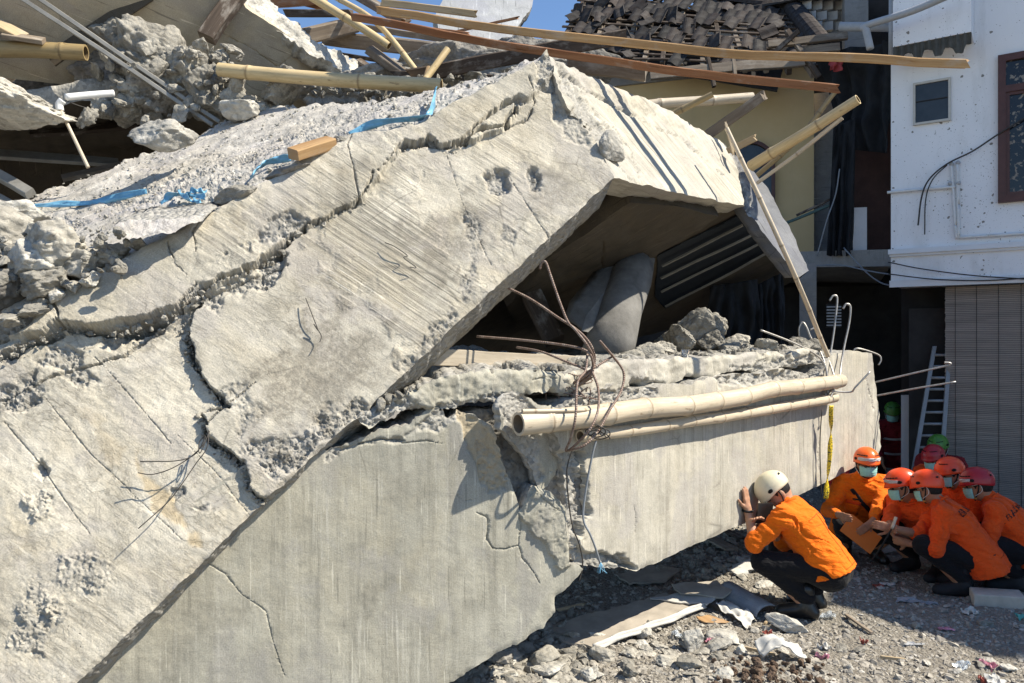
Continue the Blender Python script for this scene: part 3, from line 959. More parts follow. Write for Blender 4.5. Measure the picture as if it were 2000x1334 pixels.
up_cracks = [
    (crack_main, crack_w, 0.11),
    (flap, [4, 6, 7, 6.5, 6, 3, 6, 6.5, 6, 5, 3], 0.10),
    ([(890, 290), (930, 250), (985, 210), (1005, 200)], [2, 3, 5, 4], 0.05),
    ([(985, 255), (1030, 232), (1045, 200), (1030, 160)], [2, 2, 1.5, 1], 0.03),
    ([(700, 390), (690, 335), (680, 290), (688, 270)], [1.2, 1, 1, 0.8], 0.015),
    ([(400, 430), (380, 460), (385, 500)], [1, 1, 0.6], 0.015),
    ([(330, 480), (345, 520), (370, 545)], [1, 2, 2], 0.015),
    ([(100, 588), (112, 610), (120, 640)], [2, 4, 4], 0.04),
    ([(400, 830), (440, 790), (500, 745)], [1.6, 1.6, 0.8], 0.015),
    ([(385, 560), (330, 620), (240, 690), (120, 720), (40, 755), (-60, 790)], [2, 3, 2, 2.5, 3, 3], 0.03),
    ([(390, 585), (450, 560), (560, 515)], [2, 1.5, 1], 0.02),
    ([(80, 770), (170, 880), (280, 985), (350, 1050)], [0.8, 0.8, 0.8, 0.6], 0.008),
    ([(340, 840), (420, 920), (490, 1010)], [0.9, 0.8, 0.7], 0.008),
    ([(990, 340), (1050, 430), (1105, 510)], [0.9, 0.8, 0.8], 0.010),
    ([(870, 295), (905, 400), (960, 520)], [0.8, 0.6, 0.6], 0.008),
    ([(180, 690), (260, 780), (330, 860)], [0.8, 1.0, .6], 0.010),
    ([(0, 820), (70, 900), (130, 990), (170, 1040)], [0.8, 0.8, 0.8, .5], 0.010),
]
relief('beam_arm', band + seam[1:] + low[1:], PL_up, 0.30, M['upper'], res=5, jag=1.6, cracks=up_cracks, patches=up_patches, rough=0.0022,
       vdir=((640, 480), (880, 640)), seed=3, parent=beam_root, rows=4, edge=0.012, origin=PL_up.at(500, 800))
# ------------------------------------------------------------------ leaning beam, right arm
ur = [(1066, 103), (1140, 146), (1215, 178), (1290, 208), (1350, 245), (1412, 280), (1432, 312), (1448, 360), (1456, 402, .6), (1330, 377, .6), (1200, 346), (1175, 300), (1150, 245), (1105, 200), (1085, 150)]
relief('beam_arm', ur, PL_ur, 0.30, M['beam'], res=5, jag=1.2, rough=0.0022, seed=5, parent=beam_root, vdir=((1200, 180), (1330, 330)), edge=0.008,
       cracks=[([(1095, 135), (1150, 180), (1215, 215), (1270, 245), (1330, 270), (1380, 315), (1420, 345)], [4, 3, 2.2, 1.6, 1.4, 1.5, 1.5], 0.03),
               ([(1180, 300), (1215, 330), (1235, 350)], [1, 1, .7], 0.01), ([(1150, 240), (1200, 250), (1230, 290), (1250, 345)], [2, 1.4, .8, .6], 0.015)],
       patches=[([(1050, 60), (1110, 130), (1160, 172), (1230, 205), (1330, 250), (1470, 360), (1470, 250), (1290, 180), (1100, 60)], -0.012, 0.004, 6, None, 0),
                ([(1085, 130), (1120, 165), (1150, 215), (1200, 262), (1185, 290), (1130, 230)], 0.02, 0.018, 12, 'spall', .9),
                ([(1205, 300), (1245, 310), (1270, 345), (1225, 350)], 0.002, 0.004, 16, 'spall', .3),
                ([(1180, 190), (1260, 230), (1330, 300), (1360, 370), (1260, 345), (1200, 260)], 0, 0, 30, 'groove', .8), ([(1100, 130), (1180, 170), (1290, 225), (1200, 215)], 0, 0, 18, 'damp', .5), ([(1340, 270), (1420, 330), (1440, 390), (1370, 370)], 0, 0, 25, 'groove', .7)], ext=A(-.09, .29, -.02))
# lump hanging in the break between the arms
rock('hanging_lump', PL_ur.at(1196, 312) + A(0.0, -0.03, 0), (.085, .035, .08), M['rubble_pale'], 33, 4, 9, .03, rot=(.1, .5, .7), label='grey concrete lump wedged in the break under the bent beam peak', cat='concrete chunk')
# the end of the frame that runs away from the right arm
PL_end = Plane(PL_ur.at(1412, 280) + A(0.01, .05, 0), PL_ur.at(1458, 405) + A(0.01, .02, 0), P(1580, 530, 5.30))
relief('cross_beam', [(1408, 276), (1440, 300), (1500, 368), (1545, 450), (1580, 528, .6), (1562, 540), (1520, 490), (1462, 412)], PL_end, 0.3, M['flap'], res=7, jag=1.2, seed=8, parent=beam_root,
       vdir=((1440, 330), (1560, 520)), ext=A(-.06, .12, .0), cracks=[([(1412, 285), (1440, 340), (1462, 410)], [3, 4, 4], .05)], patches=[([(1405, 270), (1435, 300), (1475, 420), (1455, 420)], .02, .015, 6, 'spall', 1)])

# ------------------------------------------------------------------ tipped floor slab seen from above
st_out = [(92, 588), (300, 480), (395, 432), (480, 388), (500, 372), (600, 312), (690, 268), (760, 262), (830, 240), (905, 195), (985, 158), (1035, 132), (1060, 108), (1000, 130), (900, 160), (800, 182), (700, 198), (600, 203), (520, 205), (470, 222), (430, 238), (385, 262), (330, 285), (270, 300), (200, 330), (120, 360), (60, 385), (0, 420), (-120, 470), (-260, 560), (-200, 640)]
relief('floor_slab', st_out, PL_slab, 0.16, M['slabtop'], res=4, jag=3, rough=0.009, rough_scale=5, seed=11, vdir=((300, 420), (700, 240)), edge=0.02, ext=A(0.02, .10, -.16),
       patches=[([(300, 390), (700, 215), (880, 190), (990, 150), (800, 250), (600, 320), (420, 400)], 0.002, 0.009, 50, 'spall', .45),
                ([(200, 400), (330, 330), (420, 360), (300, 420)], -0.004, 0.010, 40, None, 0),
                ([(-100, 500), (60, 430), (150, 440), (90, 560), (-100, 600)], 0.004, 0.012, 30, 'spall', .6)],
       cracks=[([(80, 440), (230, 395), (420, 330), (640, 250)], [2, 2, 1.5, 1.5], .012)],
       label='tipped concrete floor slab with a dusty rough top behind the leaning beam', cat='concrete slab')

# ------------------------------------------------------------------ lower beam, left part
low_root = empty('fallen_beam', A(0.4, 3.8, 0.1), 'long deep grey concrete beam lying low across the picture, split near its middle', 'concrete beam')
wl = [(1085, 1196), (1084, 1168, 3), (1112, 1145, 3), (1140, 1112, 3), (1132, 1104, 3), (1108, 1100), (1112, 1050), (1102, 990), (1075, 960), (1040, 948), (1015, 998, 2), (1002, 950, 2), (985, 905, 2), (972, 868, 3), (960, 832, 5), (925, 808, 5), (895, 800, 4), (880, 818, 6), (840, 790, 5), (800, 830, 5), (740, 838, 5), (690, 862, 4), (640, 880, 4), (500, 890, 3), (360, 1000, 1), (100, 1230, 1), (-260, 1420, 1), (-260, 1560, 1), (700, 1560, 1), (760, 1400, 3), (895, 1326, 3), (935, 1298, 3), (980, 1272, 4), (1025, 1250, 4), (1062, 1228, 4)]
relief('beam_face', wl, PL_wall, 0.30, M['lower'], res=5, jag=1.5, rough=0.0014, seed=13, parent=low_root, vdir=((700, 900), (702, 1250)), edge=0.006,
       cracks=[([(930, 1000), (952, 1012), (952, 1050), (962, 1070), (990, 1072), (1012, 1066), (1020, 1090), (1038, 1112), (1055, 1142)], [.8, 1.3, 1.3, 1.0, 1.2, 1.2, 1.2, 1.2, .7], .012),
               ([(400, 1098), (440, 1122), (470, 1160), (520, 1195), (530, 1240), (556, 1320)], [.7, .9, .8, .9, .7, .6], .008),
               ([(785, 866), (830, 862), (862, 866)], [1, 1.2, .8], .012), ([(892, 968), (905, 978), (925, 975)], [.7, .8, .7], .008),
               ([(1040, 950), (1060, 975), (1092, 1000)], [1, 1, .8], .01), ([(1012, 1066), (1018, 1030), (1012, 1000)], [1, .8, .8], .01),
               ([(700, 868), (740, 860), (790, 862)], [1.5, 2, 1.5], .02)],
       patches=[([(640, 900), (650, 872), (700, 866), (760, 862), (785, 866), (790, 845), (850, 800), (895, 790), (930, 800), (900, 815), (850, 840), (780, 858), (700, 872)], .012, .014, 6, 'spall', .75),
                ([(895, 795), (960, 830), (985, 905), (990, 955), (955, 958), (915, 880)], .016, .006, 8, 'stain', .38),
                ([(930, 860), (985, 900), (995, 960), (950, 958)], .006, .010, 8, 'spall', .5),
                ([(1040, 945), (1105, 990), (1112, 1100), (1095, 1110), (1060, 1060), (1015, 1010)], -.018, .006, 5, 'damp', .25),
                ([(720, 1150), (745, 1150), (750, 1200), (715, 1200)], 0, 0, 14, 'damp', .5), ([(360, 1200), (420, 1230), (480, 1200), (440, 1170)], 0, 0, 25, 'damp', .35),
                ([(300, 1290), (330, 1260), (345, 1334), (310, 1334)], 0, 0, 12, 'damp', .4)])
# ------------------------------------------------------------------ lower beam, right part
bl = [(1722, 872, .6), (1716, 800, .6), (1706, 715, 1), (1703, 690, 2.5), (1660, 684, 2.5), (1628, 690, 3), (1600, 735, 3), (1540, 722, 5), (1480, 730, 5), (1400, 738, 6), (1330, 750, 5), (1270, 756, 6), (1210, 752, 6), (1150, 770, 6), (1110, 790, 6), (1085, 830, 6), (1095, 880, 4), (1112, 900, 4), (1122, 960, 4), (1118, 1010, 4), (1108, 1052, 4), (1118, 1090, 4), (1142, 1106, 2), (1190, 1112, 4), (1244, 1116, 2), (1300, 1090, 1), (1480, 1010, 1), (1640, 928, 1), (1715, 888, 1)]
relief('beam_face', bl, PL_beam, 0.30, M['beam'], res=5, jag=1.5, rough=0.0014, seed=17, parent=low_root, vdir=((1400, 800), (1400, 1000)), edge=0.006, ext=A(-.22, .22, 0),
       cracks=[([(1238, 990), (1242, 1015), (1240, 1040)], [1, 1, .6], .01), ([(1598, 860), (1600, 920), (1606, 960)], [.6, .8, .6], .008),
               ([(1138, 880), (1146, 950), (1148, 1004)], [4, 5, 4], .07), ([(1690, 740), (1700, 770), (1706, 800)], [1.2, 1, .8], .012)],
       patches=[([(1085, 790), (1150, 770), (1280, 752), (1300, 770), (1260, 795), (1180, 800), (1110, 830)], .02, .02, 8, 'spall', .8),
                ([(1400, 735), (1600, 715), (1610, 745), (1500, 748), (1410, 752)], .035, .018, 6, 'spall', .9),
                ([(1090, 880), (1140, 885), (1148, 1005), (1130, 1070), (1105, 1070)], .05, .018, 8, 'spall', .9),
                ([(1112, 1060), (1145, 1075), (1200, 1085), (1245, 1112), (1200, 1120), (1120, 1110)], .035, .016, 6, 'spall', .8),
                ([(1185, 1085), (1215, 1082), (1250, 1116), (1225, 1112)], .05, .01, 4, 'spall', 1),
                ([(1290, 980), (1310, 970), (1312, 1040), (1296, 1040)], 0, 0, 10, 'damp', .35), ([(1230, 800), (1600, 790), (1600, 810), (1240, 840)], 0, 0, 20, 'damp', .2)])
PL_capend = Plane(PL_beam.at(1703, 690) - PL_beam.n * .02, PL_beam.at(1722, 872) - PL_beam.n * .02, PL_beam.at(1722, 872) + A(-.3, .6, 0))
# the end shard that has come away beside the split
PL_sh = Plane(P(985, 790, 3.50), P(1105, 800, 3.80), P(1060, 958, 3.72))
relief('shard', [(975, 800, 3), (990, 775, 3), (1015, 765, 3), (1050, 790, 4), (1110, 800, 2), (1122, 850, 2), (1098, 900, 2), (1072, 945, 2), (1056, 960, 3), (1045, 920, 3), (1028, 890, 3), (1000, 860, 3), (978, 838, 3)], PL_sh, .05, M['lower'], res=4, jag=2, seed=19, parent=low_root,
       vdir=((1050, 820), (1050, 900)), patches=[([(970, 760), (1010, 755), (1040, 800), (1060, 930), (1050, 960), (1025, 900), (990, 850)], .012, .01, 6, 'spall', .9)],
       cracks=[([(1062, 930), (1075, 920), (1090, 930)], [.8, 1, .6], .008)])
PL_core = Plane(PL_wall.o - PL_wall.n * .10, PL_wall.o - PL_wall.n * .10 + A(-1.87, -.75, 0), PL_wall.o - PL_wall.n * .10 + A(0, 0, 1))
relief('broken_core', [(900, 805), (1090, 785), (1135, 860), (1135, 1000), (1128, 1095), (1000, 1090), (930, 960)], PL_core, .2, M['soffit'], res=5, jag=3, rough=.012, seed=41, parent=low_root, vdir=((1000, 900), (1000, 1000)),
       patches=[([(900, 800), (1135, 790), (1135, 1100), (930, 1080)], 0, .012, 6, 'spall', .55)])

# grit and crumbs lying on the tipped slab and caught in the cracks of the beam
def grit(name, pts, smin, smax, seed, mat, label, parent=None):
    r = np.random.default_rng(seed)
    D, F = ico(0)
    n = len(pts)
    s = smin * (smax / smin) ** (r.uniform(size=n) ** 2.4)
    V = (D[None] + r.normal(size=(n, 12, 3)) * .28) * s[:, None, None] * r.uniform(.6, 1.3, (n, 1, 3)) + np.asarray(pts)[:, None]
    Fs = (F[None] + (np.arange(n) * 12)[:, None, None]).reshape(-1, 3)
    return mk(name, V.reshape(-1, 3), Fs, mat, parent, smooth=False, kind='stuff', **({} if parent is not None else dict(label=label, cat='grit')))
rg = np.random.default_rng(77)
q = rg.uniform((-60, 100), (1060, 560), (4200, 2)); q = q[inside(q, st_out)]
grit('slab_grit', PL_slab.at(q[:, 0], q[:, 1]) + PL_slab.n * .006, .003, .013, 1, M['rubble_pale'], 'loose grit and crumbs lying over the tipped floor slab')
cm, cw_ = np.array(crack_main, float), np.array(crack_w, float)
tt = rg.uniform(0, len(cm) - 1.001, 500); ii = tt.astype(int); ff_ = (tt - ii)[:, None]
q = cm[ii] * (1 - ff_) + cm[ii + 1] * ff_ + rg.normal(0, 1, (500, 2)) * (cw_[ii][:, None] * .9 + 2) + A(0, 3)
grit('crack_crumbs', PL_up.at(q[:, 0], q[:, 1]) - PL_up.n * rg.uniform(.0, .03, (500, 1)), .003, .018, 2, M['rubble'], '', beam_root)
fm = np.array(flap, float); tt = rg.uniform(0, len(fm) - 1.001, 350); ii = tt.astype(int); ff_ = (tt - ii)[:, None]
q = fm[ii] * (1 - ff_) + fm[ii + 1] * ff_ + rg.normal(0, 1, (350, 2)) * 7
grit('crack_crumbs', PL_up.at(q[:, 0], q[:, 1]) - PL_up.n * .035, .003, .012, 3, M['rubble'], '', beam_root)
# ------------------------------------------------------------------ ground
def ground_h(x, y):
    q = np.stack([np.asarray(x, float), np.asarray(y, float)], -1)
    near = sstep((14 - np.hypot(q[..., 0], q[..., 1])) / 6)
    return (0.022 * fbm(q * 1.1, 3, 71) + 0.011 * fbm(q * 5, 3, 72)) * near

def build_ground():
    def axis(lo, hi, step, far, grow=1.35):
        c = list(np.arange(lo, hi, step))
        s, v = step, hi
        while v < far: c.append(v); s *= grow; v += s
        s, v = step, lo - step
        while v > -far: c.insert(0, v); s *= grow; v -= s
        return np.array(c)
    xs, ys = axis(-.6, 4.2, .022, 900), axis(3.6, 7.0, .022, 900)
    X, Y = np.meshgrid(xs, ys, indexing='ij')
    q = np.stack([X.ravel(), Y.ravel()], -1)
    z = ground_h(q[:, 0], q[:, 1])
    near = sstep((9 - np.hypot(q[:, 0], q[:, 1])) / 3)
    z = z + near * 0.010 * np.abs(fbm(q * 22, 2, 73))
    n, m = X.shape
    i, j = np.meshgrid(np.arange(n - 1), np.arange(m - 1), indexing='ij')
    Q = np.stack([i * m + j, (i + 1) * m + j, (i + 1) * m + j + 1, i * m + j + 1], -1).reshape(-1, 4)
    t = NT('dusty grey gravel ground')
    o = t.map('Object')
    c = t.ramp(t.vor(o, 55, out='Color'), [(0, (.21, .19, .16)), (.5, (.29, .265, .225)), (.85, (.36, .335, .285)), (1, (.50, .475, .42))])
    c = t.mix(t.ramp(t.noise(o, 2.2, 6, .7), [(.35, 0.0), (.65, .8)]), c, (.315, .285, .235))
    c = t.mix(t.ramp(t.noise(o, 160, 4, .7), [(.35, .55), (.55, 0.0)]), c, (.16, .15, .135))
    h = t.math('ADD', t.math('MULTIPLY', t.vor(o, 55), -1.0), t.noise(o, 120, 5, .7))
    mat = t.done(c, .95, t.bump(h, .9, .02), spec=.1)
    mk('ground', np.stack([q[:, 0], q[:, 1], z], -1), Q, mat, kind='structure', origin=A(0, 0, 0))
build_ground()
M['dark_steel'] = plain('dark blue grey decking steel', (.028, .034, .042), .5, .3, 6, .4)
# ------------------------------------------------------------------ under the bent beam: sagging ceiling, column, collapsed floor
PL_ceil = Plane(P(1210, 352, 4.55), P(1450, 412, 5.85), P(1290, 640, 8.6))
void = empty('sagging_ceiling', PL_ceil.at(1250, 500) * A(1, 1, 0), 'dark sagging concrete ceiling with ribbed steel deck in the hollow under the bent beam', 'ceiling')
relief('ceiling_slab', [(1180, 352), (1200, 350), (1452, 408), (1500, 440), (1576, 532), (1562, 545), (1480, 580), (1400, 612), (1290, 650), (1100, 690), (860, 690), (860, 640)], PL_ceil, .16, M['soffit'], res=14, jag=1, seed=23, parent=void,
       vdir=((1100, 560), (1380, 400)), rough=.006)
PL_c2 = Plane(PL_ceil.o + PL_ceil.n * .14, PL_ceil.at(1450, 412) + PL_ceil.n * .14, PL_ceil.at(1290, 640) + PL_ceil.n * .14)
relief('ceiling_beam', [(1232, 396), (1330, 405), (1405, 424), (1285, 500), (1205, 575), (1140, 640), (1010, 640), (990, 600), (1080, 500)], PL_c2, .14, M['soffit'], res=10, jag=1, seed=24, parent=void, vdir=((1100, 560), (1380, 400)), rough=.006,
       cracks=[([(1180, 470), (1175, 520), (1190, 560)], [1.5, 1.5, 1], .012)])
for (a, b) in (((1288, 508), (1446, 430)), ((1286, 534), (1466, 446)), ((1288, 562), (1482, 464)), ((1296, 590), (1490, 486))):
    board('deck_rib', PL_ceil.at(*a) + PL_ceil.n * .05, PL_ceil.at(*b) + PL_ceil.n * .05, .026, .018, M['galv'], up=PL_ceil.n, seed=a[1], parent=void)
relief('deck_sheet', [(1286, 500), (1445, 420), (1494, 476), (1492, 494), (1300, 604), (1280, 580)], Plane(PL_ceil.o + PL_ceil.n * .02, PL_ceil.at(1450, 412) + PL_ceil.n * .02, PL_ceil.at(1290, 640) + PL_ceil.n * .02), .01, M['dark_steel'], res=14, jag=.3, seed=26, parent=void)
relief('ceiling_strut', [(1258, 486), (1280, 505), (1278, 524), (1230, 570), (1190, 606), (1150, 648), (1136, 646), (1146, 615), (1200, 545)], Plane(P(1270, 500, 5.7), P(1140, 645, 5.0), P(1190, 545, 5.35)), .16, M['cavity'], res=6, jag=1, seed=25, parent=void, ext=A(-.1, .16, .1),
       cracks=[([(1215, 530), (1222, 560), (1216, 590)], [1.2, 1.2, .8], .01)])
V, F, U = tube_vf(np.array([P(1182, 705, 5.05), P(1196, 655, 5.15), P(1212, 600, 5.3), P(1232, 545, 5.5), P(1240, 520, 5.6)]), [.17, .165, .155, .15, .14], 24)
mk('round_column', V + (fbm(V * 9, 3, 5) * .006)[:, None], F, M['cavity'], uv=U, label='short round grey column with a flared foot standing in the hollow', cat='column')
board('leaning_post', P(1085, 665, 5.3), P(1010, 520, 5.6), .14, .1, M['wood_dark'], up=(0, -1, .3), seed=4, label='dark post leaning in the hollow left of the round column', cat='post')

# collapsed floor lying on the lower beam
PL_f1 = Plane(PL_wall.o - PL_wall.n * .06, PL_wall.o - PL_wall.n * .06 + A(-1.88, -1, 0), PL_wall.o - PL_wall.n * .06 + A(0, 0, 1))
PL_f2 = Plane(PL_beam.o - PL_beam.n * .05, PL_beam.o - PL_beam.n * .05 + A(2.765, 2.7, 0), PL_beam.o - PL_beam.n * .05 + A(0, 0, 1))
floor_root = empty('collapsed_floor', PL_f2.at(1300, 740) * A(1, 1, 0) + A(0, .8, 1.2), 'broken edge of a collapsed concrete floor plate resting along the top of the lower beam', 'floor plate')
relief('floor_edge', [(700, 815, 4), (745, 790, 5), (790, 772, 5), (850, 742, 5), (930, 728, 5), (1010, 722, 4), (1065, 724, 5), (1112, 735, 5), (1115, 775, 5), (1050, 765, 5), (985, 778, 5), (905, 792, 5), (850, 800, 5), (790, 800, 4), (760, 822, 5), (720, 838, 4)], PL_f1, .1, M['lower'], res=4, jag=3, seed=27, parent=floor_root, rough=.009, rough_scale=14, ext=A(-.5, 2.2, .1), rows=14, side_rough=.03, edge=.02,
       patches=[([(690, 800), (800, 770), (830, 800), (740, 840)], .01, .02, 10, 'spall', .9), ([(850, 790), (1000, 765), (1010, 780), (860, 805)], .01, .015, 8, 'spall', .9)], cracks=[([(1040, 742), (1060, 738), (1085, 740)], [1, 1.4, 1], .012)])
relief('floor_edge', [(1100, 735, 5), (1180, 712, 5), (1235, 702, 4), (1340, 700, 4), (1430, 694, 4), (1520, 686, 5), (1580, 678, 4), (1602, 690, 4), (1598, 712, 5), (1540, 716, 5), (1500, 726, 6), (1440, 724, 5), (1380, 736, 6), (1330, 742, 6), (1280, 762, 6), (1240, 752, 6), (1180, 770, 6), (1130, 790, 5)], PL_f2, .1, M['beam'], res=4, jag=3, seed=29, parent=floor_root, rough=.009, rough_scale=14, ext=A(-1.3, 1.9, -.02), rows=16, side_rough=.03, edge=.02,
       patches=[([(1260, 735), (1300, 750), (1270, 770), (1220, 762)], .03, .02, 8, 'spall', .9), ([(1430, 715), (1600, 695), (1604, 720), (1500, 735)], .012, .02, 8, 'spall', .8)])
FL_LAB = ['rounded rubble lump left of the pointed heap on the collapsed floor', 'squat rubble lump at the left foot of the heap on the collapsed floor', 'widest rubble lump in the middle of the heap on the collapsed floor', 'topmost pointed rubble lump of the heap on the collapsed floor', 'rubble lump right below the topmost one on the collapsed floor', 'small rubble lump left of the heap near the column', 'rubble lump at the right foot of the heap on the collapsed floor', 'low rubble lump midway between the heap and the bamboo stick', 'small rubble lump next right of the midway one on the collapsed floor', 'small rubble lump left of the bamboo stick foot', 'largest rubble lump close to the low steel loop', 'rubble lump touching the low steel loop at the beam end', 'small rubble lump on the floor plate just right of the column', 'smallest rubble lump on the plank end by the rebar tangle', 'broad rubble lump behind the left of the heap', 'broad rubble lump behind the top of the heap', 'rubble lump below the column foot on the floor plate', 'rubble lump in the shade behind the right foot of the heap', 'small rubble lump on the front edge before the heap', 'small rubble lump on the front edge right of the plastic cup']
for (px, py, Y, sx, seed) in ((1300, 690, 5.0, .10, 1), (1330, 672, 5.4, .13, 2), (1360, 665, 5.5, .17, 3), (1348, 640, 5.6, .11, 4), (1395, 672, 5.4, .12, 5), (1268, 692, 4.8, .08, 6), (1420, 682, 5.3, .10, 7), (1455, 684, 5.4, .07, 8), (1490, 682, 5.6, .08, 9),
                              (1530, 680, 5.7, .07, 10), (1560, 672, 5.8, .10, 11), (1585, 676, 5.8, .08, 12), (1240, 698, 4.6, .06, 13), (1180, 706, 4.3, .05, 14), (1310, 675, 5.9, .14, 15), (1378, 650, 5.9, .14, 16), (1215, 696, 4.9, .07, 17), (1440, 668, 6.0, .11, 18), (1335, 696, 4.9, .06, 19), (1390, 694, 4.9, .05, 20)):
    lab_ = FL_LAB[seed - 1]
    rock('rubble_lump', P(px, py + 14, Y), (sx * 1.2, sx, sx * .66), M['rubble'], 200 + seed, 4, 14, .05, crag=.09, rot=(.3 * seed % 1, .2, seed),
         label=lab_, cat='concrete chunk', group='rubble lumps on the collapsed floor')
board('plank', P(812, 698, 3.75), P(1150, 712, 4.5), .03, .085, M['wood_grey'], seed=12, ragged=.01, label='pale flat plank lying on the collapsed floor plate under the leaning beam', cat='plank')
# loose small rubble on the floor plate
r = np.random.default_rng(5)
mb = MB()
Dv, Df = ico(1)
for q in range(520):
    u = r.uniform(0, 1)
    if u < .35:
        px = r.uniform(740, 1110); b = PL_f1.at(px, 720) + A(0, r.uniform(.0, .5), 0); b[2] = 1.7 - (np.interp(px, [740, 850, 1010, 1110], [792, 742, 722, 733]) - 667) / 1500 * PL_f1.depth(px, 730) + .004
    else:
        px = r.uniform(1110, 1600); b = PL_f2.at(px, 700) + A(-.1, r.uniform(.0, .5), 0); b[2] = 1.7 - (np.interp(px, [1100, 1180, 1340, 1520, 1600], [735, 712, 700, 686, 688]) - 667) / 1500 * PL_f2.depth(px, 700) + .004
    s = r.uniform(.006, .026)
    V, F = rock_vf((s * 1.3, s, s * .8), q, 1, 8, .08, .3, rotm(q))
    mb.add(V + b, F)
mb.build('rubble', M['rubble'], smooth=False, kind='stuff', label='small loose rubble scattered along the collapsed floor plate', cat='rubble')
# clear plastic cup standing on the floor plate
t = NT('clear plastic')
clear = t.done((.9, .93, .95), .08, spec=.5, Transmission_Weight=.9, IOR=1.3)
cupc = P(1342, 722, 5.05 - .55)
a = np.linspace(0, 2 * math.pi, 20, endpoint=False)
prof = [(.0, .002), (.020, .002), (.024, .06), (.026, .062), (.0245, .06), (.0205, .006), (.0, .006)]
V = np.concatenate([np.stack([p[0] * np.cos(a), p[0] * np.sin(a), np.full(20, p[1])], -1) for p in prof])
i, j = np.meshgrid(np.arange(len(prof) - 1), np.arange(20), indexing='ij')
Q = np.stack([i * 20 + j, i * 20 + (j + 1) % 20, (i + 1) * 20 + (j + 1) % 20, (i + 1) * 20 + j], -1).reshape(-1, 4)
cpos = PL_f2.at(1342, 705); cpos[2] = 1.7 - (700 - 667) / 1500 * cpos[1] - .01
mk('plastic_cup', V + cpos + A(0, .05, 0), Q, clear, label='small clear plastic cup standing on the floor plate edge above the bamboo', cat='cup')

# ------------------------------------------------------------------ reinforcing bars
def C5(x, y, Y): return P(650 + .35 * x, 433 + .35 * y, Y + .06 + .0035 * max(0, .35 * x - 500))
def C6(x, y, Y): return P(1300 + .35 * x, 433 + .35 * y, Y)
RB = [
    ('hooked rusty bar rising highest from the tangle in front of the hollow', [(1155, 265, 3.75), (1165, 232, 3.74), (1188, 226, 3.73), (1215, 300, 3.72), (1260, 430, 3.70), (1310, 555, 3.68), (1350, 600, 3.66), (1420, 690, 3.64), (1455, 770, 3.66), (1430, 850, 3.7), (1370, 900, 3.82)], .0062),
    ('straight rusty bar slanting up left from the tangle to the beam edge', [(945, 355, 3.85), (1100, 430, 3.8), (1250, 530, 3.74), (1370, 610, 3.68), (1440, 690, 3.66), (1462, 780, 3.67), (1425, 850, 3.7), (1290, 930, 3.82), (1240, 995, 3.92)], .0062),
    ('long level rusty bar reaching left from the tangle above the plank', [(802, 640, 3.9), (1050, 660, 3.82), (1300, 690, 3.72), (1420, 725, 3.66), (1452, 800, 3.66), (1430, 870, 3.7), (1300, 960, 3.85)], .0062),
    ('lower rusty bar lying over the plank left of the tangle', [(1025, 700, 3.9), (1160, 725, 3.8), (1300, 780, 3.72), (1405, 825, 3.7), (1440, 870, 3.75)], .0058),
    ('bowed rusty bar curling right around the bamboo ends', [(1490, 665, 3.6), (1570, 760, 3.58), (1622, 840, 3.55), (1610, 940, 3.52), (1540, 1060, 3.5), (1480, 1170, 3.5), (1400, 1250, 3.52), (1300, 1280, 3.56)], .0062),
    ('rusty bar dropping in front of the bamboo ends, the left one of a pair', [(1420, 740, 3.68), (1410, 830, 3.62), (1365, 900, 3.54), (1355, 1080, 3.46), (1330, 1200, 3.48), (1300, 1275, 3.55)], .0060),
    ('rusty bar dropping in front of the bamboo ends, the right one of a pair', [(1448, 840, 3.66), (1480, 930, 3.58), (1480, 1050, 3.48), (1440, 1150, 3.46), (1370, 1230, 3.5), (1320, 1275, 3.54)], .0060),
    ('pale short bar end sticking up right out of the tangle', [(1555, 755, 3.6), (1460, 815, 3.66), (1400, 850, 3.75)], .0058),
]
for lab, pts, rad in RB:
    tube('rebar', [C5(*p) for p in pts], rad, M['rebar'], seg=8, label=lab, cat='rebar', group='reinforcing bars at the split')
for q in range(3):
    a = np.linspace(0, 2 * math.pi * 1.3, 24)
    c = C5(1455 + 20 * q, 1190 + 10 * q, 3.50)
    tube('tie_wire', [c + A(.035 * math.cos(x) * (1 + .1 * q), -.01 * q + .03 * math.sin(x * .5), .022 * math.sin(x) + .004 * x) for x in a], .003, M['wire'], seg=5, sm=0, label=('left', 'middle', 'right')[q] + ' one of three dark wire loops tied round the bars at the bamboo ends', cat='wire', group='wire loops at the bamboo ends')
mb = MB()
r = np.random.default_rng(3)
for q in range(16):
    p0 = C5(r.uniform(1230, 1420), r.uniform(880, 1000), 3.78)
    pts = [p0 + A(r.uniform(-.06, .06), r.uniform(-.03, .03), r.uniform(-.05, .05)) * k_ for k_ in range(4)]
    V, F, U = tube_vf(smooth_path(pts, 5), .0035, 5); mb.add(V, F, U)
mb.build('tangled_wire', M['rebar'], label='knot of thin rusty wire where the bars leave the broken concrete', cat='wire', kind='stuff')

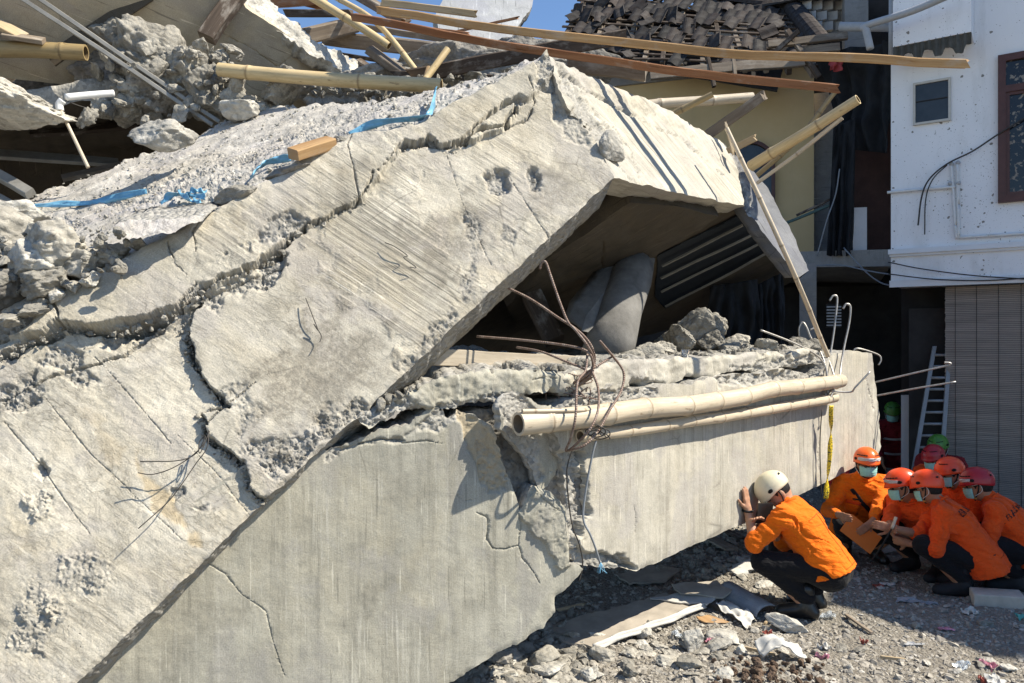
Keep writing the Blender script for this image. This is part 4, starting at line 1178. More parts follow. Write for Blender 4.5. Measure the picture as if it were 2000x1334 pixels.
RH = [
    ('steel hook bar standing tall at the beam end, the left of two', [(915, 440, 6.0), (935, 414, 6.0), (957, 425, 6.0), (950, 520, 5.98), (935, 640, 5.95), (915, 760, 5.9), (905, 800, 5.85)], .0085),
    ('steel hook bar standing tall at the beam end, the right of two', [(990, 485, 5.95), (1008, 460, 5.95), (1031, 475, 5.95), (1025, 560, 5.94), (1000, 680, 5.9), (980, 790, 5.84), (965, 880, 5.75), (905, 960, 5.66)], .0085),
    ('low round steel loop rising from the rubble by the bamboo stick', [(745, 640, 5.9), (746, 590, 5.9), (765, 562, 5.9), (787, 590, 5.88), (812, 650, 5.86), (860, 720, 5.82), (890, 800, 5.75), (900, 900, 5.68), (888, 995, 5.64)], .007),
    ('small steel hook between the loop and the bamboo stick', [(808, 603, 5.9), (830, 598, 5.9), (850, 640, 5.88), (890, 720, 5.84), (930, 830, 5.76), (946, 900, 5.68), (920, 980, 5.62), (882, 1020, 5.62)], .007),
    ('long straight steel bar slanting left over the rubble at the beam end', [(530, 605, 5.5), (700, 670, 5.6), (820, 730, 5.68), (880, 785, 5.7), (902, 860, 5.68), (905, 955, 5.64)], .007),
    ('bright bent bar poking right from the ends of the bamboo', [(1140, 838, 5.6), (1060, 922, 5.6), (1030, 950, 5.62), (920, 945, 5.64)], .007),
    ('steel loop folded over the far top corner of the beam', [(1048, 738, 6.4), (1055, 712, 6.4), (1090, 710, 6.4), (1185, 742, 6.45), (1202, 770, 6.45), (1188, 800, 6.45)], .007),
    ('upper of two bars sticking out of the beam end towards the blind, hooked', [(1150, 900, 6.6), (1195, 890, 6.55), (1400, 842, 6.4), (1560, 806, 6.3), (1590, 796, 6.28), (1584, 788, 6.28), (1555, 786, 6.29)], .008),
    ('lower of two bars sticking out of the beam end towards the blind, straight', [(1150, 975, 6.6), (1210, 965, 6.55), (1400, 930, 6.4), (1620, 894, 6.25)], .008),
]
for lab, pts, rad in RH:
    tube('rebar', [C6(*p) for p in pts], rad, M['steel'], seg=8, label=lab, cat='rebar', group='hooked bars at the beam end')

# ------------------------------------------------------------------ bamboo lashed to the beam
def onbeam(px, py, gap): return PL_beam.at(px, py) + PL_beam.n * gap
bamboo('bamboo_pole', [P(1012, 828, 3.485), onbeam(1120, 812, .075), onbeam(1235, 797, .08), onbeam(1390, 780, .08), onbeam(1500, 758, .08), onbeam(1622, 743, .08)], .055, .050, M['bamboo_pale'], .34, 1, label='thick pale bamboo pole lashed along the face of the lower beam', cat='bamboo pole')
bamboo('bamboo_pole', [onbeam(1118, 850, .05), onbeam(1240, 836, .05), onbeam(1360, 818, .05), onbeam(1500, 797, .05), onbeam(1618, 776, .05)], .030, .034, M['bamboo_pale'], .30, 2, label='thinner pale bamboo pole lashed just below the thick one', cat='bamboo pole')
bamboo('bamboo_strip', [P(1020, 803, 3.47), onbeam(1090, 799, .10), onbeam(1150, 797, .10)], .010, .008, M['bamboo_pale'], .3, 3, hollow=(False, False), label='split strip of bamboo resting on the thick pale pole', cat='bamboo strip')
bamboo('bamboo_stick', [P(1419, 250, 5.15), P(1480, 380, 5.1), P(1545, 520, 5.14), P(1617, 695, 5.65)], .0145, .017, M['bamboo_pale'], .30, 4, hollow=(False, False), label='long thin bamboo stick leaning from the beam end up past the bent beam', cat='bamboo stick')
# cables and caution tape
tube('hanging_cable', [onbeam(1146, 858, .06), onbeam(1141, 890, .05), onbeam(1136, 950, .03), onbeam(1133, 1010, .02), onbeam(1140, 1040, .04), onbeam(1150, 1065, .04), onbeam(1163, 1098, .03)], .0055, M['cable_grey'], label='grey cable hanging down the split in the lower beam, thicker one', cat='cable')
tube('hanging_cable', [onbeam(1108, 870, .04), onbeam(1100, 905, .03), onbeam(1098, 935, .03), onbeam(1106, 990, .02), onbeam(1110, 1030, .03), onbeam(1122, 1060, .03), onbeam(1132, 1100, .02), onbeam(1128, 1135, .01)], .0035, M['wire'], label='thin dark wire hanging left of the thicker cable in the split', cat='cable')
mb = MB()
r = np.random.default_rng(8)
for q in range(7):
    p0 = onbeam(1163, 1096, .035)
    pts = [p0, p0 + A(r.uniform(-.02, .02), -.01, -.02), p0 + A(r.uniform(-.03, .03), r.uniform(-.02, .01), -.05)]
    V, F, U = tube_vf(smooth_path(pts, 5), .0022, 4); mb.add(V, F, U)
mb.build('rope_tassel', M['bluetape'], label='frayed blue cord end at the bottom of the hanging cable', cat='cord')
tube('hanging_wire', [onbeam(1592, 800, .05), onbeam(1591, 860, .04), onbeam(1592, 920, .04), onbeam(1594, 965, .04)], .004, M['wire'], label='thin brown wire hanging beside the yellow tape', cat='wire')
for nm, pts in (('pair of thin wires trailing from the crack of the leaning beam, long one', [(410, 845), (408, 880), (385, 910), (360, 950), (330, 985), (276, 1036)]), ('pair of thin wires trailing from the crack of the leaning beam, short one', [(412, 846), (400, 875), (370, 900), (335, 922), (300, 930), (275, 928)]),
                ('thin looped wire at the crack of the leaning beam', [(412, 846), (395, 890), (392, 868), (405, 858), (385, 890), (350, 905), (278, 905)]), ('short wire scrap on the smooth upper part of the leaning beam', [(598, 588), (610, 620), (622, 650), (614, 640), (628, 660), (626, 675)]),
                ('curled wire scrap stuck to the upper part of the leaning beam', [(752, 480), (770, 490), (795, 505), (788, 512), (812, 528), (800, 530)])):
    tube('thin_wire', [PL_up.at(*p) + PL_up.n * (.03 + .012 * (i % 2)) for i, p in enumerate(pts)], .0022, M['wire'], seg=5, label=nm, cat='wire')

def ribbon(name, pts, width, mat, wdir, twist=0.0, parent=None, thick=.0015, **kw):
    path = smooth_path(pts, 10)
    n = len(path)
    def fn(u, v):
        i = np.clip((u * (n - 1)).round().astype(int), 0, n - 1)
        T = np.gradient(path, axis=0); T /= np.linalg.norm(T, axis=1)[:, None] + 1e-9
        w = np.asarray(wdir, float)
        w = w / np.linalg.norm(w)
        a = twist * u * 2 * math.pi
        W = w - T[i] * (T[i] @ w)[:, None]
        W /= np.linalg.norm(W, axis=1)[:, None] + 1e-9
        B = np.cross(T[i], W)
        return path[i] + (v - .5)[:, None] * width * (np.cos(a)[:, None] * W + np.sin(a)[:, None] * B) + B * (.15 * width * np.sin(v * 9 + u * 20))[:, None]
    V, F, U = sheet_vf(fn, n, 5, thick)
    return mk(name, V, F, mat, parent, uv=U, **kw)

t = NT('yellow caution tape')
u = t.map('UV', scale=(60, 5, 1))
c = t.mix(t.ramp(t.noise(u, 1.0, 3, .6), [(.52, 0.0), (.56, 1.0)]), (.80, .58, .03), (.03, .03, .03))
M['tape'] = t.done(c, .4, spec=.4)
ribbon('caution_tape', [onbeam(1597, 790, .10), onbeam(1599, 830, .09), onbeam(1600, 880, .08), onbeam(1598, 930, .07), onbeam(1597, 972, .06)], .036, M['tape'], (1, .3, 0), twist=1.15, label='yellow caution tape with black print hanging from the bamboo ends', cat='caution tape')
# ------------------------------------------------------------------ upper left: hollow, broken slab, beige panel
PL_pan = Plane(P(0, 0, 5.0), P(600, 150, 6.1), P(300, 200, 5.75))
pan = empty('tilted_panel', P(300, 200, 5.75) * A(1, 1, 0), 'beige concrete panel tilted over the hollow at the upper left, broken along its right edge', 'concrete panel')
relief('panel_face', [(-300, -200), (400, -200), (462, -20), (480, 15), (560, 68), (640, 118), (700, 160), (725, 196), (640, 215), (540, 215), (400, 225), (150, 170), (-300, 110)], PL_pan, .16, M['panel'], res=8, jag=.8, rough=.003, seed=33, parent=pan, vdir=((300, 60), (500, 140)),
       cracks=[([(430, 60), (500, 100), (540, 130)], [1, 1.2, 1], .012), ([(545, 130), (600, 85)], [.8, .8], .008)])
relief('broken_edge', [(455, -40, 5), (500, -40, 5), (530, 5, 6), (560, 30, 6), (600, 62, 6), (640, 95, 6), (690, 118, 6), (726, 138, 5), (722, 152, 4), (690, 146, 4), (640, 118, 4), (590, 92, 4), (540, 62, 4), (480, 15, 4)], Plane(P(470, 0, 5.75), P(720, 150, 6.15), P(560, 30, 5.95)), .12, M['rubble_pale'], res=4, jag=5, rough=.02, rough_scale=12, seed=34, parent=pan)
board('strut', P(404, 76, 5.45), P(468, -12, 5.6), .12, .09, M['wood_dark'], up=(0, -1, 0), seed=21, label='dark timber strut fixed to the underside of the beige panel', cat='strut')
board('strut', P(100, 120, 5.2), P(290, -10, 5.35), .10, .012, M['soffit'], up=(0, -1, 0), seed=22, label='flat grey batten across the beige panel', cat='batten')
# dark hollow
hol = empty('hollow_wall', P(150, 350, 6.6) * A(1, 1, 0), 'dark rough wall closing the back of the hollow at the left', 'wall')
relief('hollow_back', [(-400, 80), (250, 120), (480, 200), (520, 320), (300, 480), (-400, 520)], Plane(P(0, 300, 6.2), P(400, 250, 6.9), P(200, 400, 6.6)), .2, M['soffit'], res=14, jag=1, rough=.02, seed=35, parent=hol)  # back wall added so that the hollow stays dark
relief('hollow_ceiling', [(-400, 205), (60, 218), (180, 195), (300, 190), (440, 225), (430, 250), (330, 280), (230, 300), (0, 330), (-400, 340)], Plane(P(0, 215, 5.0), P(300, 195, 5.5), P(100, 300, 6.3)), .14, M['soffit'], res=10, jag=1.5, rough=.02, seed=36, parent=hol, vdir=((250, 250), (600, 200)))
for i, (a, b, lab) in enumerate((((60, -10), (430, 236), 'upper of two dusty steel channels slanting across the hollow'), ((40, -5), (415, 245), 'lower of two dusty steel channels slanting across the hollow'))):
    board('steel_channel', P(a[0], a[1], 4.85), P(b[0], b[1], 5.15), .026, .025, M['galv'], up=(0, -1, .2), seed=30 + i, label=lab, cat='steel channel')
# broken lumps round the hollow
LUMP = [((300, 130), 5.35, (.34, .3, .24), 1, 'rubble'), ((255, 95), 5.45, (.22, .2, .20), 2, 'rubble'), ((370, 150), 5.3, (.26, .22, .24), 3, 'rubble'), ((420, 190), 5.25, (.22, .2, .17), 4, 'rubble'), ((320, 190), 5.3, (.20, .2, .16), 5, 'rubble_dark'), ((200, 140), 5.5, (.28, .2, .16), 6, 'rubble_dark'),
        ((120, 150), 5.6, (.36, .2, .14), 7, 'rubble_dark'), ((560, 175), 5.1, (.20, .15, .09), 8, 'rubble'), ((475, 215), 5.05, (.15, .1, .07), 9, 'rubble'), ((505, 210), 5.1, (.09, .07, .05), 10, 'rubble'), ((40, 115), 5.7, (.4, .2, .10), 11, 'rubble_dark'), ((255, 200), 5.2, (.13, .1, .15), 12, 'rubble')]
LUMP_LAB = ['largest grey lump under the beige panel, right of the steel channels', 'grey lump directly under the beige panel, behind the upper steel channel', 'grey lump next below the left end of the thick yellow bamboo', 'grey lump between the yellow bamboo end and the tipped slab', 'grey lump in the lower middle of the pile beside the steel channels', 'dark flat lump left of the largest one under the beige panel', 'dark flat lump beneath the brown bamboo at the upper left', 'smooth low lump lying under the thick yellow bamboo', 'grey lump beside the lower ends of the steel channels', 'small grey lump right of the lower ends of the steel channels', 'long dark lump behind the slab end at the left edge', 'narrow hanging grey lump left of the steel channels above the hollow']
for (p, Y, s, sd, m) in LUMP:
    V, F = rock_vf(tuple(v * 1.12 for v in s), 300 + sd, 5, 14, .05, .5, rotm(eul=(.2 * sd % 1, .3, .5 * sd)), crag=.09)
    mk('rubble_lump', V + P(p[0], p[1], Y), F, M[m], smooth=True, label=LUMP_LAB[sd - 1], cat='concrete chunk', group='lumps under the beige panel')
V, F = rock_vf((.46, .35, .14), 320, 5, 12, .05, .6, rotm(eul=(0, .08, .2)), crag=.09)
mk('slab_stub', V + P(-10, 205, 4.55), F, M['rubble'], smooth=True, label='thick broken slab end jutting over the hollow at the left edge', cat='concrete chunk')
V, F = rock_vf((.05, .04, .085), 321, 4, 9, .1, .5, rotm(eul=(0, .5, .2)))
mk('hanging_lump', V + P(168, 228, 4.7), F, M['rubble'], smooth=True, label='small lump of concrete dangling from a wire in the hollow', cat='concrete chunk')
tube('wire', [P(128, 196, 4.6), P(150, 205, 4.65), P(172, 212, 4.7)], .003, M['wire'], label='thin wire holding the dangling lump', cat='wire')
tube('pvc_pipe', [P(128, 190, 4.6), P(180, 185, 4.7), P(222, 182, 4.78)], .021, M['pvc'], seg=12, label='white plastic pipe sticking out beside the slab end in the hollow', cat='pipe')
tube('pipe_elbow', [P(122, 196, 4.58), P(116, 204, 4.58), P(117, 216, 4.58)], .022, M['pvc'], seg=12, label='white plastic elbow at the top of the thin rod', cat='pipe elbow')
tube('thin_rod', [P(117, 212, 4.58), P(145, 270, 4.55), P(172, 327, 4.5)], .0095, M['bamboo_pale'], seg=8, label='thin pale rod hanging from the pipe elbow down to the slab', cat='rod') if False else bamboo('thin_rod', [P(117, 212, 4.58), P(172, 327, 4.5)], .0095, .0105, M['bamboo_pale'], 5, 5, hollow=(False, False), label='thin pale rod hanging from the pipe elbow down to the slab', cat='rod')
for i, (a, b, w, lab) in enumerate((((-40, 322), (58, 378), .06, 'dusty grey metal door frame piece at the left edge, upper one'), ((-50, 362), (25, 402), .05, 'dusty grey metal door frame piece at the left edge, lower one'))):
    board('metal_profile', P(a[0], a[1], 4.6), P(b[0], b[1], 4.5), w, .05, M['galv'], up=(.2, -.8, .5), seed=40 + i, label=lab, cat='metal profile')
bamboo('bamboo_pole', [P(-60, 96, 5.0), P(60, 97, 5.05), P(168, 103, 5.1)], .055, .052, M['bamboo_old'], .8, 9, label='thick brown bamboo pole in the shade at the upper left edge', cat='bamboo pole')
for i, (a, b, w, t_, m, lab) in enumerate((((-30, 35), (45, 75), .10, .03, 'wood_pale', 'pale board end above the brown bamboo at the left edge'), ((5, 68), (85, 80), .07, .03, 'wood_old', 'short grey board lying on the brown bamboo'))):
    board('board_scrap', P(a[0], a[1], 4.95), P(b[0], b[1], 5.0), w, t_, M[m], up=(0, -.6, .8), seed=50 + i, label=lab, cat='board')
# broken rim of the tipped slab at the left
RIM = [((60, 515), 3.30, (.095, .09, .085), 1, 'rubble_pale', 'pale rounded stone on the broken slab rim at the left'), ((20, 480), 3.5, (.20, .16, .12), 2, 'rubble', 0), ((105, 490), 3.4, (.16, .12, .11), 3, 'rubble', 0), ((150, 520), 3.35, (.10, .08, .07), 4, 'rubble', 0), ((0, 555), 3.3, (.17, .12, .09), 5, 'rubble_dark', 0), ((90, 550), 3.28, (.12, .1, .06), 6, 'rubble', 0),
       ((175, 545), 3.3, (.05, .04, .03), 7, 'rubble_pale', 0), ((110, 575), 3.25, (.05, .04, .03), 8, 'rubble_pale', 0), ((200, 500), 3.4, (.08, .06, .05), 9, 'rubble', 0), ((230, 490), 3.42, (.05, .04, .03), 10, 'rubble', 0), ((140, 560), 3.26, (.035, .03, .025), 11, 'rubble', 0), ((270, 475), 3.45, (.05, .04, .03), 12, 'rubble_pale', 0), ((-40, 500), 3.4, (.2, .15, .12), 13, 'rubble', 0), ((20, 440), 3.7, (.18, .14, .07), 14, 'rubble_pale', 0), ((60, 605), 3.2, (.06, .05, .03), 15, 'rubble', 0), ((20, 625), 3.18, (.09, .06, .03), 16, 'rubble', 0)]
RIM_LAB = ['', 'big grey lump behind the pale rounded stone on the slab rim', 'grey lump right of the pale rounded stone on the slab rim', 'grey lump lower right of the pale rounded stone on the slab rim', 'dark lump at the left edge below the pale rounded stone', 'flat grey lump just below the pale rounded stone', 'small pale lump at the right end of the crumbled rim', 'tiny pale lump under the crumbled rim above the leaning beam', 'grey lump in front of the lifted slab flake', 'small grey lump touching the lifted slab flake', 'tiny grey lump between the rim and the leaning beam edge', 'small pale lump under the front of the lifted slab flake', 'grey lump cut off by the left edge above the dark one', 'broad pale lump topmost on the crumbled rim', 'small grey lump at the mouth of the dark hole at the left', 'flat grey lump in the dark hole at the left edge']
for (p, Y, s, sd, m, lab) in RIM:
    V, F = rock_vf(tuple(v * 1.1 for v in s), 340 + sd, 4, 13, .05, .5, rotm(eul=(.2 * sd % .6, .2, .7 * sd)), crag=.09)
    mk('rubble_lump', V + P(p[0], p[1], Y), F, M[m], smooth=True, label=lab or RIM_LAB[sd - 1], cat='concrete chunk', **({} if lab else {'group': 'lumps on the slab rim'}))
relief('slab_flake', [(222, 437, 3), (262, 428, 3), (330, 425, 3), (385, 418, 3), (398, 425, 2), (360, 440, 2), (330, 455, 3), (268, 468, 4), (240, 462, 4)], Plane(P(225, 440, 3.30), P(398, 425, 3.42), P(300, 465, 3.30)), .1, M['slabtop'], res=4, jag=2.5, rough=.012, seed=37, ext=A(0, .20, .09), label='flat broken flake of slab lifted along the edge of the leaning beam', cat='concrete chunk')
rock('stone', P(322, 292, 4.25), (.17, .12, .085), M['rubble_pale'], 61, 4, 10, .05, rot=(0, -.2, .3), smooth=True, label='pale broken stone at the back edge of the tipped slab above the hollow', cat='concrete chunk')
rock('stone', P(470, 232, 4.9), (.12, .1, .07), M['rubble_pale'], 62, 4, 10, .05, rot=(0, -.2, .3), smooth=True, label='pale stone at the lower end of the steel channels', cat='concrete chunk')
rock('edge_lump', P(462, 398, 3.62), (.095, .05, .035), M['rubble'], 63, 3, 10, .05, rot=(0, -.4, 0), label='grey mortar lump on the upper edge of the leaning beam', cat='concrete chunk')
rock('edge_lump', P(560, 352, 3.72), (.11, .05, .03), M['rubble_dark'], 64, 3, 10, .05, rot=(0, -.45, 0), label='dark mortar lump under the yellow wood block', cat='concrete chunk')
rock('edge_lump', P(668, 285, 3.85), (.05, .04, .03), M['rubble'], 65, 3, 10, .05, label='grey mortar lump right of the yellow wood block', cat='concrete chunk')
board('wood_block', P(572, 305, 3.66), P(646, 281, 3.82), .08, .055, M['wood_new'], up=nrm(PL_slab.n + A(0, -.3, 0)), seed=60, label='short yellow wood block lying on the edge of the tipped slab', cat='wood block')
def onslab(px, py, h=.015): return PL_slab.at(px, py) + PL_slab.n * h
ribbon('blue_strap', [onslab(-20, 392), onslab(40, 406), onslab(110, 408, .03), onslab(180, 400), onslab(290, 380, .02)], .035, M['bluetape'], (.2, 1, .5), .2, label='long blue strap lying across the left of the tipped slab', cat='strap')
ribbon('blue_strap', [onslab(495, 357, .03), onslab(515, 338, .04), onslab(540, 324, .03), onslab(570, 315, .02)], .040, M['bluetape'], (.6, 0, 1), .1, label='short blue strap ending at the yellow wood block', cat='strap')
ribbon('blue_strap', [onslab(685, 270, .02), onslab(720, 257, .03), onslab(770, 246, .03), onslab(830, 240, .03), onslab(850, 222, .04), onslab(856, 194, .06)], .038, M['bluetape'], (.2, .4, 1), .5, label='blue strap lying on the upper slab edge with its end standing up', cat='strap')
for q, pts in enumerate(([(320, 408), (345, 398), (380, 392), (410, 402)], [(355, 385), (368, 398), (385, 405)], [(385, 400), (400, 412), (415, 420)], [(365, 398), (390, 388), (408, 386)])):
    if q == 0: knot = empty('knotted_strap', onslab(370, 405), 'knotted blue strap with loose ends on the tipped slab', 'strap')
    ribbon('strap_end', [onslab(a, b, .03 + .02 * (k % 2)) for k, (a, b) in enumerate(pts)], .032, M['bluetape'], (.3, .6, 1), .6 + .3 * q, parent=knot)

# ------------------------------------------------------------------ timber and bamboo heap
WD = [((740, 22), (1885, 129), 4.85, 4.32, .058, .05, 'wood_new', 'longest pale sawn timber reaching right across to the white building', .05),
      ((690, 32), (1634, 173), 5.05, 4.58, .058, .05, 'wood_red', 'long reddish sawn timber below the longest pale one', .04),
      ((585, 8), (915, 66), 6.7, 6.5, .10, .03, 'wood_red', 'reddish split board at the top of the timber heap', .02),
      ((748, 8), (930, 26), 5.6, 5.6, .07, .05, 'wood_pale', 'short pale timber above the start of the longest timber', 0),
      ((800, 146), (1222, 72), 5.3, 5.25, .08, .10, 'wood_dark', 'dark heavy timber slanting up right behind the bent peak', 0),
      ((640, 74), (1010, 116), 6.4, 6.2, .12, .12, 'wood_old', 'thick grey old timber lying across the heap', 0),
      ((1106, 122), (1258, 140), 5.1, 5.0, .10, .11, 'wood_old', 'short thick grey timber end right of the bent peak', 0),
      ((722, 100), (806, 156), 6.0, 5.8, .09, .06, 'wood_old', 'short grey board slanting down onto the bamboo', 0),
      ((690, 50), (985, 100), 6.5, 6.4, .08, .05, 'wood_old', 'thin grey board between the red timber and the thick grey one', 0),
      ((596, 72), (690, 48), 6.1, 6.3, .14, .12, 'wood_old', 'grey timber stub above the broken panel edge', 0),
      ((560, 24), (690, 30), 6.4, 6.4, .10, .06, 'wood_dark', 'dark timber at the left of the heap', 0),
      ((640, 100), (800, 130), 6.6, 6.6, .16, .03, 'wood_dark', 'dark flat board deep in the heap', 0),
      ((690, -14), (790, 44), 6.9, 6.6, .09, .07, 'wood_old', 'grey timber coming down from the top left of the heap', 0),
      ((770, 142), (960, 152), 5.8, 5.8, .10, .05, 'wood_dark', 'dark timber lying just behind the slab edge', 0),
      ((700, 118), (760, 160), 6.2, 6.0, .08, .05, 'wood_dark', 'dark board end beneath the thick grey timber', 0),
      ((860, 68), (1010, 36), 6.9, 6.8, .08, .02, 'wood_red', 'rust coloured sheet metal strip on the heap', 0),
      ((820, 112), (1060, 92), 6.6, 6.5, .10, .05, 'wood_old', 'grey timber low in the heap behind the dark heavy one', 0),
      ((520, 5), (640, 0), 6.6, 6.6, .10, .08, 'wood_red', 'brown timber at the upper edge left of the heap', 0)]
for i, (a, b, Y0, Y1, w, t_, m, lab, bow) in enumerate(WD):
    board('timber', P(a[0], a[1], Y0), P(b[0], b[1], Y1), w, t_, M[m], up=(0, -.35, .94), seed=70 + i, bow=-bow, ragged=.03, label=lab, cat='timber')
BB = [([(428, 136), (640, 155), (862, 168)], 5.0, 4.85, .044, .046, 'bamboo', .75, 'thick yellow bamboo pole lying along the back of the tipped slab'),
      ([(596, -14), (700, 50), (760, 90)], 6.0, 5.9, .034, .030, 'bamboo', .6, 'bamboo pole coming down from the top edge over the heap'),
      ([(640, -14), (735, 45), (830, 160)], 6.3, 5.7, .022, .022, 'bamboo', .5, 'thin bamboo pole bending down through the heap'),
      ([(874, 96), (830, 158)], 5.2, 5.1, .024, .022, 'bamboo', .5, 'short split bamboo stick leaning on the thick yellow pole'),
      ([(735, 165), (830, 160)], 5.3, 5.2, .030, .030, 'bamboo', .4, 'short bamboo end tucked behind the thick yellow pole'),
      ([(1262, 206), (1470, 190)], 6.0, 6.1, .040, .038, 'bamboo_pale', .5, 'pale bamboo pole behind the right arm of the bent beam'),
      ([(1466, 325), (1560, 268), (1676, 194)], 5.9, 5.3, .043, .036, 'bamboo', .42, 'thick bamboo pole pointing up right from behind the beam end'),
      ([(1470, 350), (1560, 270), (1632, 178)], 6.1, 5.9, .020, .018, 'bamboo_old', .45, 'thin orange brown bamboo pole above the thick one'),
      ([(1478, 358), (1560, 298), (1645, 230)], 5.8, 5.4, .014, .016, 'bamboo_pale', .5, 'thin pale bamboo strip below the thick one'),
      ([(1316, 222), (1392, 184)], 5.7, 5.6, .024, .022, 'bamboo_old', .4, 'short brown bamboo stick crossing the pale pole')]
for i, (pts, Y0, Y1, r0, r1, m, nd, lab) in enumerate(BB):
    n = len(pts)
    bamboo('bamboo_pole', [P(p[0], p[1], Y0 + (Y1 - Y0) * k / (n - 1)) for k, p in enumerate(pts)], r0, r1, M[m], nd, 20 + i, label=lab, cat='bamboo pole')
board('timber', P(1385, 262, 6.0), P(1492, 186, 5.8), .075, .05, M['wood_old'], up=(0, -1, 0), seed=95, ragged=.02, label='grey timber pointing up right behind the beam end', cat='timber')
board('timber', P(1425, 292, 5.8), P(1474, 268, 5.7), .05, .035, M['wood_pale'], up=(0, -1, 0), seed=96, ragged=.02, label='short pale timber end just behind the beam end', cat='timber')
board('timber', P(1416, 240, 5.8), P(1432, 300, 5.7), .018, .015, M['wood_pale'], up=(0, -1, 0), seed=97, ragged=.02, label='thin pale lath standing at the beam end', cat='timber')
relief('leaning_slab', [(888, -60), (1050, -60), (1040, 10), (1012, 50), (985, 92), (950, 85), (860, 72), (850, 30)], Plane(P(900, 0, 7.6), P(1030, 0, 7.9), P(960, 80, 7.4)), .12, M['bluegrey'], res=6, jag=2, seed=44, label='grey concrete slab standing on end behind the timber heap', cat='concrete slab')
# rubble body under the heap
for i, (p, Y, s) in enumerate((((700, 180), 6.2, (.7, .4, .25)), ((900, 165), 6.3, (.8, .4, .25)), ((1040, 140), 6.4, (.6, .4, .22)), ((620, 160), 6.5, (.5, .4, .3)))):
    V, F = rock_vf(s, 400 + i, 5, 14, .08, .5, crag=.09)
    mk('rubble_mound', V + P(p[0], p[1], Y), F, M['rubble_dark'], smooth=True, label=('rubble mound under the left half of the timber heap', 'widest rubble mound under the middle of the timber heap', 'rubble mound just behind the bent peak', 'rubble mound beside the broken panel edge')[i], cat='concrete chunk', group='rubble mounds under the timber heap')

# small broken pieces filling the pile under the panel, the slab rim and the floor of the heap
def small_rubble(name, n, boxpx, Y0, Y1, smin, smax, seed, mat, label):
    r = np.random.default_rng(seed)
    mb = MB()
    for q in range(n):
        px, py = r.uniform(boxpx[0], boxpx[2]), r.uniform(boxpx[1], boxpx[3])
        s = smin * (smax / smin) ** (r.uniform() ** 1.8)
        V, F = rock_vf((s * r.uniform(.9, 1.5), s, s * r.uniform(.5, .9)), seed * 1000 + q, 2, 10, .08, .5, rotm(seed * 1000 + q), .1)
        mb.add(V + P(px, py, r.uniform(Y0, Y1)), F)
    return mb.build(name, mat, smooth=False, kind='stuff', label=label, cat='rubble')
small_rubble('rubble', 150, (190, 90, 470, 235), 5.05, 5.3, .02, .08, 3, M['rubble'], 'small broken concrete filling the pile under the beige panel')
small_rubble('rubble', 120, (-20, 450, 250, 600), 3.22, 3.42, .008, .035, 4, M['rubble'], 'small broken concrete along the crumbled slab rim')
small_rubble('rubble', 120, (540, 150, 1040, 190), 5.2, 5.8, .02, .07, 5, M['rubble'], 'small broken concrete under the timber heap')
for i, (a, b, w, m, lab) in enumerate((((-20, 300), (230, 318), .10, 'galv', 'long dusty metal strip lying deep in the dark hollow'), ((60, 262), (300, 240), .12, 'wood_dark', 'dark board wedged across the back of the hollow'), ((120, 345), (330, 300), .07, 'wood_old', 'grey board lying in the hollow behind the tipped slab'))):
    board('hollow_board', P(a[0], a[1], 5.6), P(b[0], b[1], 5.9), w, .03, M[m], up=(0, -.7, .7), seed=140 + i, label=lab, cat='board')
# ------------------------------------------------------------------ frames of the two houses
class Frame:
    def __init__(self, o, a):
        self.o = np.asarray(o, float); self.a = nrm(A(a[0], a[1], 0)); self.n = A(self.a[1], -self.a[0], 0)   # n looks out to the camera
        self.pl = Plane(self.o, self.o + self.a, self.o + A(0, 0, 1))
    def w(self, s, d, z): return self.o + self.a * s + self.n * d + A(0, 0, z - self.o[2])
    def sz(self, px, py, d=0.0):
        pl = Plane(self.o + self.n * d, self.o + self.n * d + self.a, self.o + self.n * d + A(0, 0, 1))
        p = pl.at(px, py)
        return float((p - self.o) @ self.a), float(p[2])
    def box(self, s0, s1, d0, d1, z0, z1):
        return box_vf(self.w(s0, d0, z0), self.a * (s1 - s0), self.n * (d1 - d0), A(0, 0, z1 - z0))
    def pbox(self, x0, y0, x1, y1, d0, d1):
        """a box whose front covers the given directions"""
        s0, z0 = self.sz(x0, y1, d1); s1, z1 = self.sz(x1, y0, d1)
        return self.box(s0, s1, d0, d1, z0, z1)
def one(name, vfu, mat, parent=None, **kw):
    return mk(name, vfu[0], vfu[1], mat, parent, uv=vfu[2], smooth=False, **kw)

